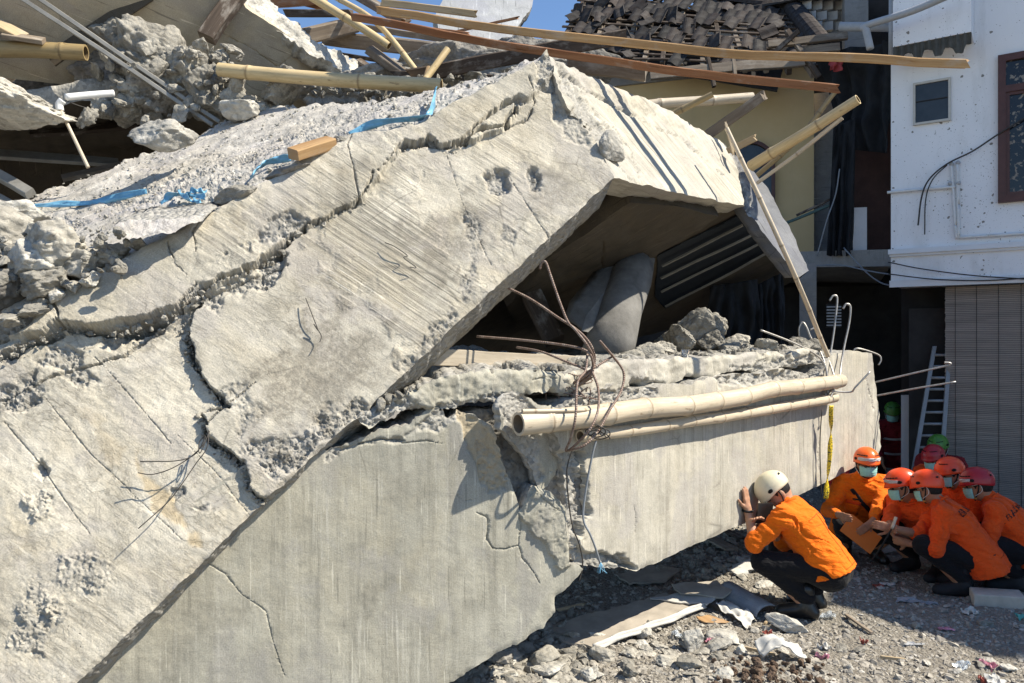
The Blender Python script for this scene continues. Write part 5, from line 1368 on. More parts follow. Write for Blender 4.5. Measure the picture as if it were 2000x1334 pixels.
# ------------------------------------------------------------------ white house on the right
WF = Frame(A(3.947, 8.0, 0), (.82, -.57))
_wo = WF.w(1.2, 0, 2.3)
WALL_C = tuple(float(x) for x in (WF.w(WF.sz(1930, 360)[0], 0, WF.sz(1930, 360)[1]) - _wo))
def white_mat():
    t = NT('white painted render with mud splashes')
    o = t.map('Object')
    c = t.mix(t.ramp(t.noise(o, 1.6, 6, .65), [(.3, 0.0), (.7, 1.0)]), (.80, .805, .81), (.86, .86, .86))
    c = t.mix(t.ramp(t.noise(t.map('Object', scale=(1, 1, .25)), 7, 6, .7), [(.55, 0.0), (.75, .35)]), c, (.55, .55, .53))
    dn = t.n('ShaderNodeVectorMath', operation='DISTANCE')
    t.l(o, dn.inputs[0]); dn.inputs[1].default_value = WALL_C
    near = t.ramp(t.math('MULTIPLY', dn.outputs['Value'], .5), [(.05, 1.0), (.38, .35), (.75, .12)])
    bw_ = t.n('ShaderNodeVectorMath', operation='ADD')
    t.l(o, bw_.inputs[0]); nz = t.n('ShaderNodeTexNoise'); nz.inputs['Scale'].default_value = 30; t.l(o, nz.inputs['Vector'])
    sv = t.n('ShaderNodeVectorMath', operation='SCALE'); t.l(nz.outputs['Color'], sv.inputs[0]); sv.inputs['Scale'].default_value = .035
    t.l(sv.outputs[0], bw_.inputs[1])
    for scl, rad, amt in ((20, .30, .9), (44, .26, .8), (90, .28, .7)):
        v = t.n('ShaderNodeTexVoronoi'); v.inputs['Scale'].default_value = scl; t.l(bw_.outputs[0], v.inputs['Vector'])
        spc = t.n('ShaderNodeSeparateColor'); t.l(v.outputs['Color'], spc.inputs[0])
        on = t.math('GREATER_THAN', t.math('MULTIPLY', near, .62), spc.outputs[0])
        sz = t.math('MULTIPLY', spc.outputs[1], rad)
        m = t.math('MULTIPLY', on, t.math('LESS_THAN', v.outputs['Distance'], sz))
        c = t.mix(t.math('MULTIPLY', m, amt), c, (.17, .155, .13))
    c = t.mix(t.ramp(t.noise(t.map('Object', scale=(1.4, 1.4, .35)), 2.4, 7, .7), [(.52, 0.0), (.72, .30)]), c, (.50, .49, .45))
    return t.done(c, .8, t.bump(t.noise(o, 50, 5, .7), .12, .01), spec=.2)
M['white'] = white_mat()
M['whiteclean'] = plain('white paint', (.72, .73, .74), .7, .06, 6)
M['frame_brown'] = plain('brown painted frame', (.085, .032, .025), .4, .2, 15, spec=.4)
def glass_mat(name, col, splash):
    t = NT(name)
    o = t.map('Object')
    c = col
    if splash:
        f = t.ramp(t.noise(o, 24, 4, .6, .4), [(.57, 0.0), (.61, 1.0)])
        c = t.mix(f, col, (.26, .235, .20))
        r_ = t.mix(f, .05, .9)
    else:
        c = t.mix(t.ramp(t.noise(o, 5, 5, .6), [(.3, 0.0), (.7, 1.0)]), sc(col, .7), sc(col, 1.5)); r_ = .1
    return t.done(c, r_, spec=.5)
M['glass_splash'] = glass_mat('dark window glass with mud splashes', (.012, .013, .015), True)
M['glass'] = glass_mat('dark window glass', (.03, .034, .036), False)
M['dark'] = plain('dark parts and painted shade', (.035, .033, .032), .95, .4, 3)  # near black: shade painted on walls and openings, also on dark real parts
M['tarp'] = plain('black shade net', (.016, .018, .021), .9, .5, 4)
M['concrete_grey'] = concrete('grey weathered ledge', (.30, .295, .28), .4, 8, .2, .5, .2)

wh = empty('white_house', WF.w(1.2, 0, 0), 'white rendered house at the right with brown window, mud splashes and overhanging upper storey', 'house')
zb = WF.sz(1740, 556)[1]
ztop = 6.4
mb = MB()
mb.add(*WF.box(0, 2.55, -4, 0, zb, ztop))
mb.build('wall', M['white'], wh, smooth=False, origin=_wo)
z490 = WF.sz(1740, 492)[1]
one('cornice', WF.box(-.02, 2.56, 0, .05, z490 - .03, z490 + .02), M['whiteclean'], wh)
one('cornice', WF.box(-.01, 2.555, 0, .028, z490 - .055, z490 - .03), M['whiteclean'], wh)
one('drip_edge', WF.box(-.01, 2.56, 0, .03, zb - .03, zb + .04), M['whiteclean'], wh)
# upper box with a torn skirt
s0, zc0 = WF.sz(1744, 92, .34); s1, _ = WF.sz(1897, 80, .34)
bx = empty('hood_box', WF.w((s0 + s1) / 2, .17, zc0))
bx.parent = wh; bx.location = Vector(WF.w((s0 + s1) / 2, .17, zc0)) - wloc(wh)
one('hood_panel', WF.box(s0, s1, .004, .34, zc0, zc0 + 1.4), M['white'], bx)
a = np.linspace(0, 1, 60)
rr = np.random.default_rng(2)
jag = -.10 - .035 * np.clip(np.sin(a * 24) * 2.5, -1, 1) - .05 * a - .012 * vnoise(np.stack([a * 25, a * 0], -1), 3)
V, F = [], []
for k in range(60):
    s = s0 + (s1 - s0) * a[k]
    dd = .33 + .012 * math.sin(a[k] * 70)
    V += [WF.w(s, dd, zc0 + .01), WF.w(s, dd - .01, zc0 + jag[k]), WF.w(s, dd - .03, zc0 + .01), WF.w(s, dd - .03, zc0 + jag[k])]
for k in range(59):
    p, q = 4 * k, 4 * k + 4
    F += [(p, p + 1, q + 1, q), (p + 2, q + 2, q + 3, p + 3), (p + 1, p + 3, q + 3, q + 1)]
mk('torn_skirt', np.array(V), np.array(F), plain('grey corrugated sheet with painted shade', (.09, .09, .08), .8, .3, 12), bx, smooth=False)  # torn sheet, its dark colour stands in for the shaded underside
# small louvred window
x0, y0, x1, y1 = 1783, 150, 1857, 245
sv0, zv0 = WF.sz(x0, y1, .03); sv1, zv1 = WF.sz(x1, y0, .03)
vw = empty('small_window', WF.w((sv0 + sv1) / 2, 0, zv0)); vw.parent = wh; vw.location = Vector(WF.w((sv0 + sv1) / 2, 0, zv0)) - wloc(wh)
fw = .022
M['cream'] = plain('cream painted trim', (.52, .50, .45), .6, .1)
for q in ((sv0, sv0 + fw, zv0, zv1), (sv1 - fw, sv1, zv0, zv1), (sv0 + fw, sv1 - fw, zv0, zv0 + fw), (sv0 + fw, sv1 - fw, zv1 - fw, zv1)):
    one('window_frame', WF.box(q[0], q[1], .002, .032, q[2], q[3]), M['cream'], vw)
zm = (zv0 * .45 + zv1 * .55)
one('pane', WF.box(sv0 + fw, sv1 - fw, .003, .010, zv0 + fw, zm), M['glass'], vw)
one('pane', WF.box(sv0 + fw, sv1 - fw, .003, .014, zm + .006, zv1 - fw), M['glass'], vw)
one('sash_bar', WF.box(sv0 + fw, sv1 - fw, .003, .02, zm - .004, zm + .005), M['dark'], vw)
# brown casement
s0, z0 = WF.sz(1949, 396, .05); s1 = s0 + .95; z1 = WF.sz(1949, 108, .05)[1]
cw = empty('casement_window', WF.w((s0 + s1) / 2, 0, z0)); cw.parent = wh; cw.location = Vector(WF.w((s0 + s1) / 2, 0, z0)) - wloc(wh)
f = .065
zt = z1 - (z1 - z0) * .235
for q in ((s0, s0 + f, z0, z1), (s1 - f, s1, z0, z1), (s0 + f, s1 - f, z0, z0 + f), (s0 + f, s1 - f, z1 - f, z1), (s0 + f, s1 - f, zt - f * .5, zt + f * .5), (s0 + .45, s0 + .45 + f, z0 + f, zt - f * .5)):
    one('window_frame', WF.box(q[0], q[1], .002, .05, q[2], q[3]), M['frame_brown'], cw)
for q in ((s0 + f, s0 + .45, z0 + f, zt - f * .5), (s0 + .45 + f, s1 - f, z0 + f, zt - f * .5)):
    one('pane', WF.box(q[0] + .03, q[1] - .03, .003, .016, q[2] + .03, q[3] - .03), M['glass_splash'], cw)
    for e in ((q[0], q[0] + .03, q[2], q[3]), (q[1] - .03, q[1], q[2], q[3]), (q[0] + .03, q[1] - .03, q[2], q[2] + .03), (q[0] + .03, q[1] - .03, q[3] - .03, q[3])):
        one('sash', WF.box(e[0], e[1], .003, .034, e[2], e[3]), M['frame_brown'], cw)
one('pane', WF.box(s0 + f, s1 - f, .003, .016, zt + f * .5, z1 - f), M['glass_splash'], cw)
# pipes on the wall
def onw(px, py, d=.03):
    s, z = WF.sz(px, py, d); return WF.w(s, d, z)
for lab, pts, r_ in (('white pipe running level across the wall below the small window', [(1733, 376), (1800, 370), (1866, 365)], .015), ('white pipe rising and turning along the wall below the brown window', [(1870, 318), (1871, 400), (1872, 464), (1930, 461), (2030, 454)], .015), ('second white pipe beside the rising one', [(1858, 322), (1862, 380), (1866, 440), (1868, 466)], .013)):
    pts3 = [onw(*p) for p in pts]
    V, F, U = tube_vf(np.concatenate([np.linspace(pts3[i], pts3[i + 1], 6) for i in range(len(pts3) - 1)]), r_, 8)
    mk('wall_pipe', V, F, M['pvc'], uv=U, label=lab, cat='pipe')
for px, py in ((1858, 320), (1871, 318), (1856, 358), (1872, 358)):
    V, F = ico(2); mk('pipe_end', V * .022 + onw(px, py), F, M['pvc_grey'], wh)
tube('black_cable', [onw(2010, 225, .06), onw(1950, 262, .06), onw(1900, 295, .05), onw(1850, 320, .06), onw(1815, 350, .07), onw(1800, 385, .08), onw(1793, 440, .08)], .008, M['wire'], label='black cable looping down the white wall from the brown window', cat='cable')
tube('black_cable', [onw(1850, 322, .05), onw(1822, 350, .06), onw(1808, 390, .07), onw(1806, 458, .07)], .006, M['wire'], label='thin black cable end hanging beside the looping one', cat='cable')
tube('grey_drainpipe', [WF.w(*(WF.sz(1860, -12, .6)[0], .6, WF.sz(1860, -12, .6)[1])), WF.w(WF.sz(1780, 22, .6)[0], .6, WF.sz(1780, 22, .6)[1]), WF.w(WF.sz(1692, 50, .6)[0], .6, WF.sz(1692, 50, .6)[1]), WF.w(WF.sz(1692, 60, .6)[0], .6, WF.sz(1692, 60, .6)[1]), WF.w(WF.sz(1700, 96, .6)[0], .6, WF.sz(1700, 96, .6)[1])], .035, M['pvc_grey'], seg=12, sm=6, label='pale grey drainpipe slanting past the top corner of the white house', cat='pipe')
tube('grey_pipe', [P(1640, 52, 8.6), P(1745, 53, 8.3)], .05, M['pvc_grey'], seg=12, label='level grey pipe between the tiled roof and the white house', cat='pipe')
tube('grey_downpipe', [P(1741, -20, 7.95), P(1740, 110, 7.95)], .025, M['pvc_grey'], seg=8, label='blue grey downpipe on the left corner of the white house', cat='pipe')
for lab, pts in (('black cable drooping along the overhang of the white house, upper', [(1735, 512, .05), (1800, 525, .06), (1900, 538, .06), (2020, 546, .06)]), ('black cable drooping along the overhang of the white house, lower', [(1735, 535, .06), (1820, 545, .06), (1920, 548, .05), (2020, 542, .05)])):
    tube('black_cable', [onw(*p) for p in pts], .006, M['wire'], label=lab, cat='cable')
for lab, pts in (('loose grey cable crossing from the ledge to the white house, upper', [(1580, 520, 9), (1640, 518, 8.8), (1700, 530, 8.4), (1745, 537, 8.0)]), ('loose grey cable crossing from the ledge to the white house, steep one', [(1648, 484, 8.9), (1690, 530, 8.6), (1720, 552, 8.3), (1742, 558, 8.0)]), ('grey cable hanging in front of the black net', [(1640, 330, 8.9), (1632, 380, 8.9), (1615, 430, 8.9), (1596, 500, 9)])):
    tube('loose_cable', [P(*p) for p in pts], .008, M['cable_grey'], label=lab, cat='cable')

# ground floor of the white house, blind
gf = -.45
sB0, zB0 = WF.sz(1846, 984, -.12); sB1 = WF.sz(2000, 984, -.12)[0] + .5
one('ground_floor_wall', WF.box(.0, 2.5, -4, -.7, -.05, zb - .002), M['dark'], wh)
bl_root = empty('bamboo_blind', WF.w((sB0 + sB1) / 2, -.12, zB0), 'large grey roll-down bamboo blind hanging under the overhang of the white house', 'blind')
t = NT('grey bamboo blind slats')
u = t.map('Object', scale=(1.5, 1.5, 120))
u2 = t.map('Object', scale=(.7, .7, 14))
c = t.ramp(t.noise(u, 1.0, 4, .7), [(.3, (.19, .16, .135)), (.5, (.33, .285, .245)), (.72, (.45, .39, .34))])
c = t.mix(t.ramp(t.noise(u2, 1.0, 5, .7), [(.4, 0.0), (.6, .55)]), c, (.22, .195, .175))
M['blind'] = t.done(c, .8, spec=.2)
mb = MB()
n = 120
zt_ = zb - .035
rr = np.random.default_rng(4)
for k in range(n):
    z = zB0 + .03 + (zt_ - zB0 - .03) * k / n
    h = (zt_ - zB0) / n * .82
    mb.add(*WF.box(sB0 + rr.uniform(-.004, .004), sB1, -.127 + rr.uniform(-.002, .002), -.12 + rr.uniform(-.002, .003), z, z + h))
mb.build('slats', M['blind'], bl_root, kind='stuff', smooth=False)
one('bottom_rail', WF.box(sB0, sB1, -.14, -.10, zB0 - .01, zB0 + .025), M['dark'], bl_root)
for k in range(6):
    s = sB0 + .09 + k * (sB1 - sB0 - .15) / 5.5
    tube('cord', [WF.w(s, -.113, zt_), WF.w(s + .003, -.113, zB0 + .02)], .0022, M['wire'], bl_root, seg=4)
one('back_sheet', WF.box(sB0 + .01, sB1 - .01, -.15, -.14, zB0 + .03, zt_), M['dark'], bl_root)
one('step', WF.box(sB0 - .1, sB1 + .3, -.65, -.05, -.02, .05), M['concrete_grey'], label='low grey concrete step below the bamboo blind', cat='step')
# ladder, white panel
lad = empty('ladder', P(1800, 905, 7.5) * A(1, 1, 0), 'aluminium ladder leaning in the dark doorway beside the bamboo blind', 'ladder')
M['alu'] = plain('dull aluminium', (.27, .285, .30), .5, .1, 20)
l0, l1, r0_, r1_ = P(1779, 930, 7.75), P(1822, 676, 7.98), P(1834, 930, 7.62), P(1852, 676, 7.86)
for e0, e1 in ((l0, l1), (r0_, r1_)):
    one('rail', box_vf(e0, A(.035, -.01, 0), A(.02, .05, 0), e1 - e0), M['alu'], lad)
for k in range(11):
    q = (k + .4) / 11.2
    tube('rung', [l0 + (l1 - l0) * q + A(.02, .02, 0), r0_ + (r1_ - r0_) * q + A(.02, .02, 0)], .014, M['alu'], lad, seg=8)
one('partition_board', box_vf(P(1760, 920, 8.4), P(1800, 920, 8.35) - P(1760, 920, 8.4), A(.02, .04, 0), P(1760, 772, 8.4) - P(1760, 920, 8.4)), M['whiteclean'], label='plain white board standing behind the ladder', cat='board')

# ------------------------------------------------------------------ dark ground floor behind the beam
dk = empty('passage_wall', A(3.6, 9.4, 0), 'dark back wall of the passage between the houses', 'wall')
one('passage_back', box_vf(A(-1.5, 12.2, -.05), A(8.6, -1.5, 0), A(.05, .3, 0), A(0, 0, 2.55)), M['dark'], dk)  # near-black colour stands in for the deep shade of the passage
mb = MB()
mb.add(*box_vf(P(1270, 700, 9.3) * A(1, 1, 0), A(.18, -.06, 0), A(.06, .18, 0), A(0, 0, 2.5)))
mb.build('dark_pillar', M['dark'], label='dark square pillar at the back of the hollow', cat='pillar', smooth=False)
one('pale_pillar', box_vf(P(1562, 700, 8.9) * A(1, 1, 0), A(.17, -.06, 0), A(.06, .17, 0), A(0, 0, 2.6)), M['concrete_grey'], label='grey pillar standing in the dark behind the bamboo stick', cat='pillar')
ac = empty('vent_grille', P(1625, 640, 8.8), 'small white louvred grille on the dark wall behind the tall hook bars', 'grille')
gq = P(1614, 640, 8.8)
one('grille_body', box_vf(gq, A(.15, -.04, 0), A(.03, .1, 0), A(0, 0, .27)), M['dark'], ac)
for k in range(7):
    one('louvre', box_vf(gq + A(-.004, -.02, .02 + k * .035), A(.15, -.04, 0), A(.005, .02, 0), A(0, 0, .014)), M['pvc_grey'], ac)
one('dark_door', box_vf(P(1775, 900, 8.15) * A(1, 1, 0), A(.42, -.2, 0), A(.03, .05, 0), A(0, 0, 2.05)), M['dark'], label='black door opening in the passage beside the blind', cat='door')
def cloth(name, corners, mat, amp, seed, nu=30, nv=30, folds=5, **kw):
    c = [np.asarray(q, float) for q in corners]
    def fn(u, v):
        u_, v_ = u[:, None], v[:, None]
        b = (c[0] * (1 - u_) + c[1] * u_) * (1 - v_) + (c[3] * (1 - u_) + c[2] * u_) * v_
        nn = nrm(np.cross(c[1] - c[0], c[3] - c[0]))
        d = amp * (np.sin(u * folds * 6.28 + 2 * vnoise(np.stack([u * 2, v * 2], -1), seed)) * (.3 + .7 * v) + 1.3 * fbm(np.stack([u * folds, v * 2.5], -1), 3, seed))
        return b + nn * d[:, None]
    V, F, U = sheet_vf(fn, nu, nv, .004)
    return mk(name, V, F, mat, uv=U, **kw)
cloth('black_tarp', [P(1385, 560, 7.6), P(1480, 545, 7.6), P(1490, 690, 7.6), P(1380, 690, 7.6)], M['tarp'], .05, 1, label='black cloth hanging behind the rubble under the cross beam, left one', cat='cloth')
cloth('black_tarp', [P(1470, 560, 7.8), P(1530, 530, 7.8), P(1535, 690, 7.8), P(1475, 690, 7.8)], M['tarp'], .05, 2, label='black cloth hanging behind the rubble under the cross beam, right one', cat='cloth')

# ------------------------------------------------------------------ yellow house with the broken roof
YF = Frame(A(4.01, 10.2, 0), (.945, -.327))
def yellow_mat():
    t = NT('yellow ochre render')
    o = t.map('Object')
    c = t.mix(t.ramp(t.noise(o, 1.1, 6, .65), [(.3, 0.0), (.7, 1.0)]), (.60, .45, .23), (.68, .53, .30))
    c = t.mix(t.ramp(t.noise(t.map('Object', scale=(1, 1, .3)), 3, 6, .7), [(.5, 0.0), (.75, .4)]), c, (.5, .39, .23))
    return t.done(c, .9, t.bump(t.noise(o, 40, 5, .7), .15, .01), spec=.15)
M['yellow'] = yellow_mat()
yh = empty('yellow_house', YF.w(-1.5, 0, 0), 'ochre yellow house with an arched window and a broken tiled roof', 'house')
sL = YF.sz(1180, 300)[0]
zf = YF.sz(1590, 500)[1]
ztopw = YF.sz(1585, 128)[1]
one('wall', YF.box(sL - 1.5, 0, -3, 0, zf, ztopw), M['yellow'], yh)
one('parapet', YF.box(sL - 1.5, .02, -.2, .05, ztopw, ztopw + .22), M['concrete_grey'], yh)
# lightweight blocks above the parapet
bw, bh = .40, .20
M['block'] = plain('white lightweight block', (.50, .49, .47), .9, .15, 9, bump=.3)
blk = None
for row in range(2):
    for k in range(10):
        s = -.35 - k * (bw + .02) - (row % 2) * .2
        z = ztopw + .222 + row * (bh + .015)
        if s - bw < sL - 1.5 or (row == 1 and k in (2, 5, 6)): continue
        loc = YF.w(s - bw / 2, -.06, z)
        if blk is None:
            blk = one('block', YF.box(s - bw, s, -.16, .03, z, z + bh), M['block'], yh); boff = Vector(blk.location) + wloc(yh) - Vector(loc)
        else:
            twin(blk, Vector(loc) + boff + Vector((rr.uniform(-.006, .006), 0, 0)), yh)
# arched window
wx, wy0 = 1470, 262
sc_, _ = YF.sz(1462, 330, .05); zs_ = YF.sz(1470, 322, .05)[1]; sR = YF.sz(1514, 330, .05)[0]; R = sR - sc_
zbw = YF.sz(1510, 420, .05)[1]
aw = empty('arched_window', YF.w(sc_, 0, zbw)); aw.parent = yh; aw.location = Vector(YF.w(sc_, 0, zbw)) - wloc(yh)
def arch(r0, r1, d0, d1, zlow):
    ang = np.linspace(0, math.pi, 22)
    inn = [(sc_ + r0 * math.cos(t_), zs_ + r0 * math.sin(t_)) for t_ in ang]; ou = [(sc_ + r1 * math.cos(t_), zs_ + r1 * math.sin(t_)) for t_ in ang]
    inn = [(sc_ + r0, zlow)] + inn + [(sc_ - r0, zlow)]; ou = [(sc_ + r1, zlow)] + ou + [(sc_ - r1, zlow)]
    V, F = [], []
    for (i_, o_) in zip(inn, ou):
        V += [YF.w(i_[0], d1, i_[1]), YF.w(o_[0], d1, o_[1]), YF.w(i_[0], d0, i_[1]), YF.w(o_[0], d0, o_[1])]
    for k in range(len(inn) - 1):
        p, q = 4 * k, 4 * k + 4
        F += [(p, p + 1, q + 1, q), (p + 1, p + 3, q + 3, q + 1), (p + 2, p, q, q + 2)]
    return np.array(V), np.array(F)
V, F = arch(R * .86, R, .002, .06, zbw); mk('window_frame', V, F, M['frame_brown'], aw, smooth=False)
V, F = arch(.001, R * .86, .004, .012, zbw); mk('pane', V, F, M['glass'], aw, smooth=False)
one('sash_bar', YF.box(sc_ - R * .86, sc_ + R * .86, .003, .04, zs_ - .02, zs_ + .02), M['frame_brown'], aw)
one('sash_bar', YF.box(sc_ - .02, sc_ + .02, .003, .035, zbw, zs_ - .021), M['frame_brown'], aw)
one('sill', YF.box(sc_ - R - .05, sc_ + R + .05, .002, .09, zbw - .06, zbw), M['frame_brown'], aw)
# upper floor edge and balcony in the gap
one('ledge', box_vf(P(1560, 522, 9.3), P(1740, 520, 8.6) - P(1560, 522, 9.3), A(1.1, 2.6, 0), A(0, 0, .19)), M['concrete_grey'], label='grey concrete ledge between the yellow and the white house', cat='ledge')
one('first_floor_slab', YF.box(sL - 1.5, -.02, -3, .004, zf - .25, zf - .003), M['concrete_grey'], yh)
one('balcony_post', box_vf(P(1661, 491, 9.0), A(.17, -.05, 0), A(.05, .15, 0), A(0, 0, .51)), M['whiteclean'], label='pale square balcony post on the grey ledge', cat='post')
one('brown_board', box_vf(P(1652, 488, 9.5), A(.56, -.15, 0), A(.02, .06, 0), A(0, 0, 1.55)), plain('dark brown board', (.06, .03, .024), .7, .3, 5), label='dark brown board standing behind the balcony post', cat='board')
one('gap_wall', box_vf(A(3.8, 11.8, 0), A(2.6, -1.1, 0), A(.1, .3, 0), A(0, 0, 8)), M['dark'], label='dark wall at the back of the gap between the houses', cat='wall')  # dark backing put in so the gap reads as deep shade
one('side_wall', YF.box(.004, .62, -3, -.25, zf - .25, ztopw - .3), M['concrete_grey'], yh)
one('side_opening', YF.box(.26, .52, -.25, -.22, zf, zf + 1.2), M['dark'], yh)
cloth('shade_net', [P(1600, 105, 9.2), P(1742, 80, 8.5), P(1742, 300, 8.7), P(1640, 290, 9.1)], M['tarp'], .07, 5, 40, 40, 4, label='black shade net draped across the top of the gap between the houses', cat='net')
cloth('shade_net', [P(1628, 250, 9.0), P(1672, 230, 8.9), P(1665, 500, 8.9), P(1615, 500, 9.0)], M['tarp'], .06, 6, 24, 40, 3, label='black shade net hanging down in a twisted strip in the gap', cat='net')
cloth('red_cloth', [P(1622, 112, 8.9), P(1648, 116, 8.9), P(1642, 140, 8.9), P(1620, 135, 8.9)], plain('faded red cloth', (.40, .07, .07), .8), .03, 7, 14, 14, 2, label='small faded red cloth caught under the roof edge', cat='cloth')
board('railing_bar', P(1536, 434, 9.3), P(1620, 402, 9.1), .04, .03, plain('green grey painted steel', (.07, .12, .11), .6), seed=3, label='green painted railing bar fallen across the gap', cat='bar')
board('railing_bar', P(1555, 420, 9.3), P(1622, 390, 9.1), .03, .025, M['wood_dark'], seed=4, label='dark stick above the green railing bar', cat='stick')

# roof
rf = empty('roof', YF.w(-1.5, .3, ztopw)); rf.parent = yh; rf.location = Vector(YF.w(-1.5, .3, ztopw)) - wloc(yh)
RR0, RR1 = P(1150, -25, 12.0), P(1545, 22, 10.6)       # ridge
EE0, EE1 = P(1075, 118, 10.9), P(1640, 138, 9.1)       # eave
def rp(u, v, h=0.0):
    b = (RR0 * (1 - u) + RR1 * u) * (1 - v) + (EE0 * (1 - u) + EE1 * u) * v
    return b + rn * h
rn = nrm(np.cross(RR1 - RR0, EE0 - RR0)); rn = rn if rn[2] > 0 else -rn
for k in range(13):
    v = .06 + k * .075
    board('batten', rp(-.02, v, .02), rp(1.0, v, .02), .035, .025, M['wood_dark'], up=rn, seed=300 + k, parent=rf)
for k in range(15):
    u = .01 + k * .07
    board('rafter', rp(u, 0, -.03), rp(u, 1.02 + .03 * math.sin(k * 5), -.03), .06, .09, M['wood_old' if k % 3 else 'wood_dark'], up=rn, seed=330 + k, parent=rf)
one('attic_shade', box_vf(rp(-.03, .0, -.14), rp(1.02, .0, -.14) - rp(-.03, .0, -.14), -rn * .03, rp(-.03, .80, -.14) - rp(-.03, .0, -.14)), M['dark'], rf)  # dark sheet added under the tiles to stand for the unlit attic
t = NT('dark clay roof tile')
o = t.map('Object')
cc = t.mix(t.ramp(t.rnd(), [(0, 0.0), (1, 1.0)]), (.017, .016, .016), (.050, .037, .032))
cc = t.mix(t.ramp(t.noise(o, 14, 5, .7), [(.45, 0.0), (.7, .6)]), cc, (.09, .087, .083))
M['tile'] = t.done(cc, .8, t.bump(t.noise(o, 40, 5, .7), .3, .01), spec=.25)  # near-black tile tones that differ from tile to tile
tw, tl = .17, .24
def tfn(u, v):
    return np.stack([(u - .5) * tw, (v - .5) * tl, -.013 * np.sin(u * math.pi * 2) + .010 * v], -1)
TV, TF, TU = sheet_vf(tfn, 9, 3, .012)
ru = nrm(RR1 - RR0); rv = nrm(np.cross(rn, ru)); rv = rv if rv[2] < 0 else -rv
L_u = np.linalg.norm(RR1 - RR0) * .5 + np.linalg.norm(EE1 - EE0) * .5
L_v = np.linalg.norm(EE0 - RR0) * .5 + np.linalg.norm(EE1 - RR1) * .5
nu_, nv_ = int(L_u / (tw * .92)), int(L_v / (tl * .86))
from mathutils import Matrix
rr = np.random.default_rng(12)
tile0 = None
cnt = 0
for j in range(nv_):
    for i in range(nu_):
        u, v = (i + .5) / nu_, (j + .5) / nv_
        miss = .16 + .62 * v ** 1.3 + .25 * (u > .86) + .18 * fbm(A(u * 6, v * 5)[None], 2, 8)[0]
        if rr.uniform() < miss or cnt > 298: continue
        loose = rr.uniform() < .15 + .65 * v
        yaw = rr.normal() * (.30 if loose else .03); pit = rr.normal() * (.30 if loose else .05) + (.1 if loose else .04); rol = rr.normal() * (.3 if loose else .04)
        m = np.stack([ru, rv, -np.cross(rv, ru) if np.dot(np.cross(ru, rv), rn) < 0 else np.cross(ru, rv)], 1)
        R3 = m @ rotm(eul=(pit, rol, yaw))
        if np.linalg.det(R3) < 0: R3[:, 0] *= -1
        pos = rp(u, v, .055 + (.03 if loose else 0)) + rv * (rr.normal() * .06 if loose else 0) + ru * (rr.normal() * .05 if loose else 0)
        if tile0 is None:
            tile0 = mk('roof_tile', TV, TF, M['tile'], rf, uv=TU, smooth=False, origin=A(0, 0, 0)); ob = tile0
        else:
            ob = tile0.copy(); COL.objects.link(ob); ob.parent = rf
        ob.location = Vector(pos) - wloc(rf)
        ob.rotation_euler = Matrix(R3.tolist()).to_euler()
        cnt += 1
a = np.linspace(-.2, math.pi + .2, 8)
def rfn(u, v):
    an = -.2 + v * (math.pi + .4)
    return np.stack([(u - .5) * .36, .11 * np.cos(an) * (1 + .06 * u), .10 * np.sin(an) * (1 + .06 * u)], -1)
CV, CF, CU = sheet_vf(rfn, 3, 9, .014)
nr = int(np.linalg.norm(RR1 - RR0) / .31)
for i in range(nr):
    p = RR0 + (RR1 - RR0) * (i + .5) / nr
    if i == 0:
        cap0 = mk('ridge_tile', CV, CF, M['tile'], rf, uv=CU, smooth=False, origin=A(0, 0, 0)); ob = cap0
    else:
        ob = cap0.copy(); COL.objects.link(ob); ob.parent = rf
    ob.location = Vector(p + A(0, 0, .02)) - wloc(rf)
    x = ru; z = nrm(A(0, 0, 1) - ru * ru[2]); y = np.cross(z, x)
    ob.rotation_euler = Matrix(np.stack([x, y, z], 1).tolist()).to_euler()
for i in range(8):
    p = RR1 + (EE1 - RR1) * (i * .08 + .03)
    ob = cap0.copy(); COL.objects.link(ob); ob.parent = rf
    ob.location = Vector(p + rn * .06) - wloc(rf)
    x = nrm(EE1 - RR1); y = np.cross(rn, x)
    ob.rotation_euler = Matrix(np.stack([x, y, rn], 1).tolist()).to_euler()
for k, (a_, b_, w_) in enumerate((((1500, 85), (1655, 70), .09), ((1535, 60), (1600, 150), .06), ((1560, 100), (1640, 92), .10), ((1490, 120), (1560, 60), .05), ((1270, 148), (1570, 120), .12), ((1380, 100), (1395, 170), .04), ((1430, 92), (1436, 150), .04))):
    board('fallen_rafter', P(a_[0], a_[1], 9.0), P(b_[0], b_[1], 8.9), w_, .05, M['wood_dark' if k % 2 else 'wood_old'], up=(0, -1, .2), seed=360 + k, parent=rf)
# block wall and dark sheet roof behind the gap
bk = empty('block_wall', P(1600, 60, 10.4), 'unplastered white block wall high behind the broken roof', 'wall')
b0 = None
for row in range(3):
    for k in range(5):
        px, py = 1566 + k * 21 + (row % 2) * 9, 60 - row * 20
        if px > 1648: continue
        q = box_vf(P(px, py, 10.4), P(px + 19, py - 3, 10.3) - P(px, py, 10.4), A(.03, .2, 0), A(0, 0, .115))
        one('block', q, M['block'], bk)
one('mortar_bed', box_vf(P(1540, 75, 10.47), P(1660, 60, 10.36) - P(1540, 75, 10.47), A(.03, .15, 0), A(0, 0, .62)), M['concrete_grey'], bk)
one('dark_pillar', box_vf(P(1650, 140, 10.0), A(.26, -.1, 0), A(.05, .2, 0), A(0, 0, 1.6)), M['concrete_grey'], label='grey pillar beside the white block wall', cat='pillar')
board('sheet_roof', P(1470, 12, 11.2), P(1750, -30, 10.2), 1.2, .03, M['dark'], up=(-.1, -.4, .9), seed=9, label='dark sheet roof edge over the gap between the houses', cat='roof')
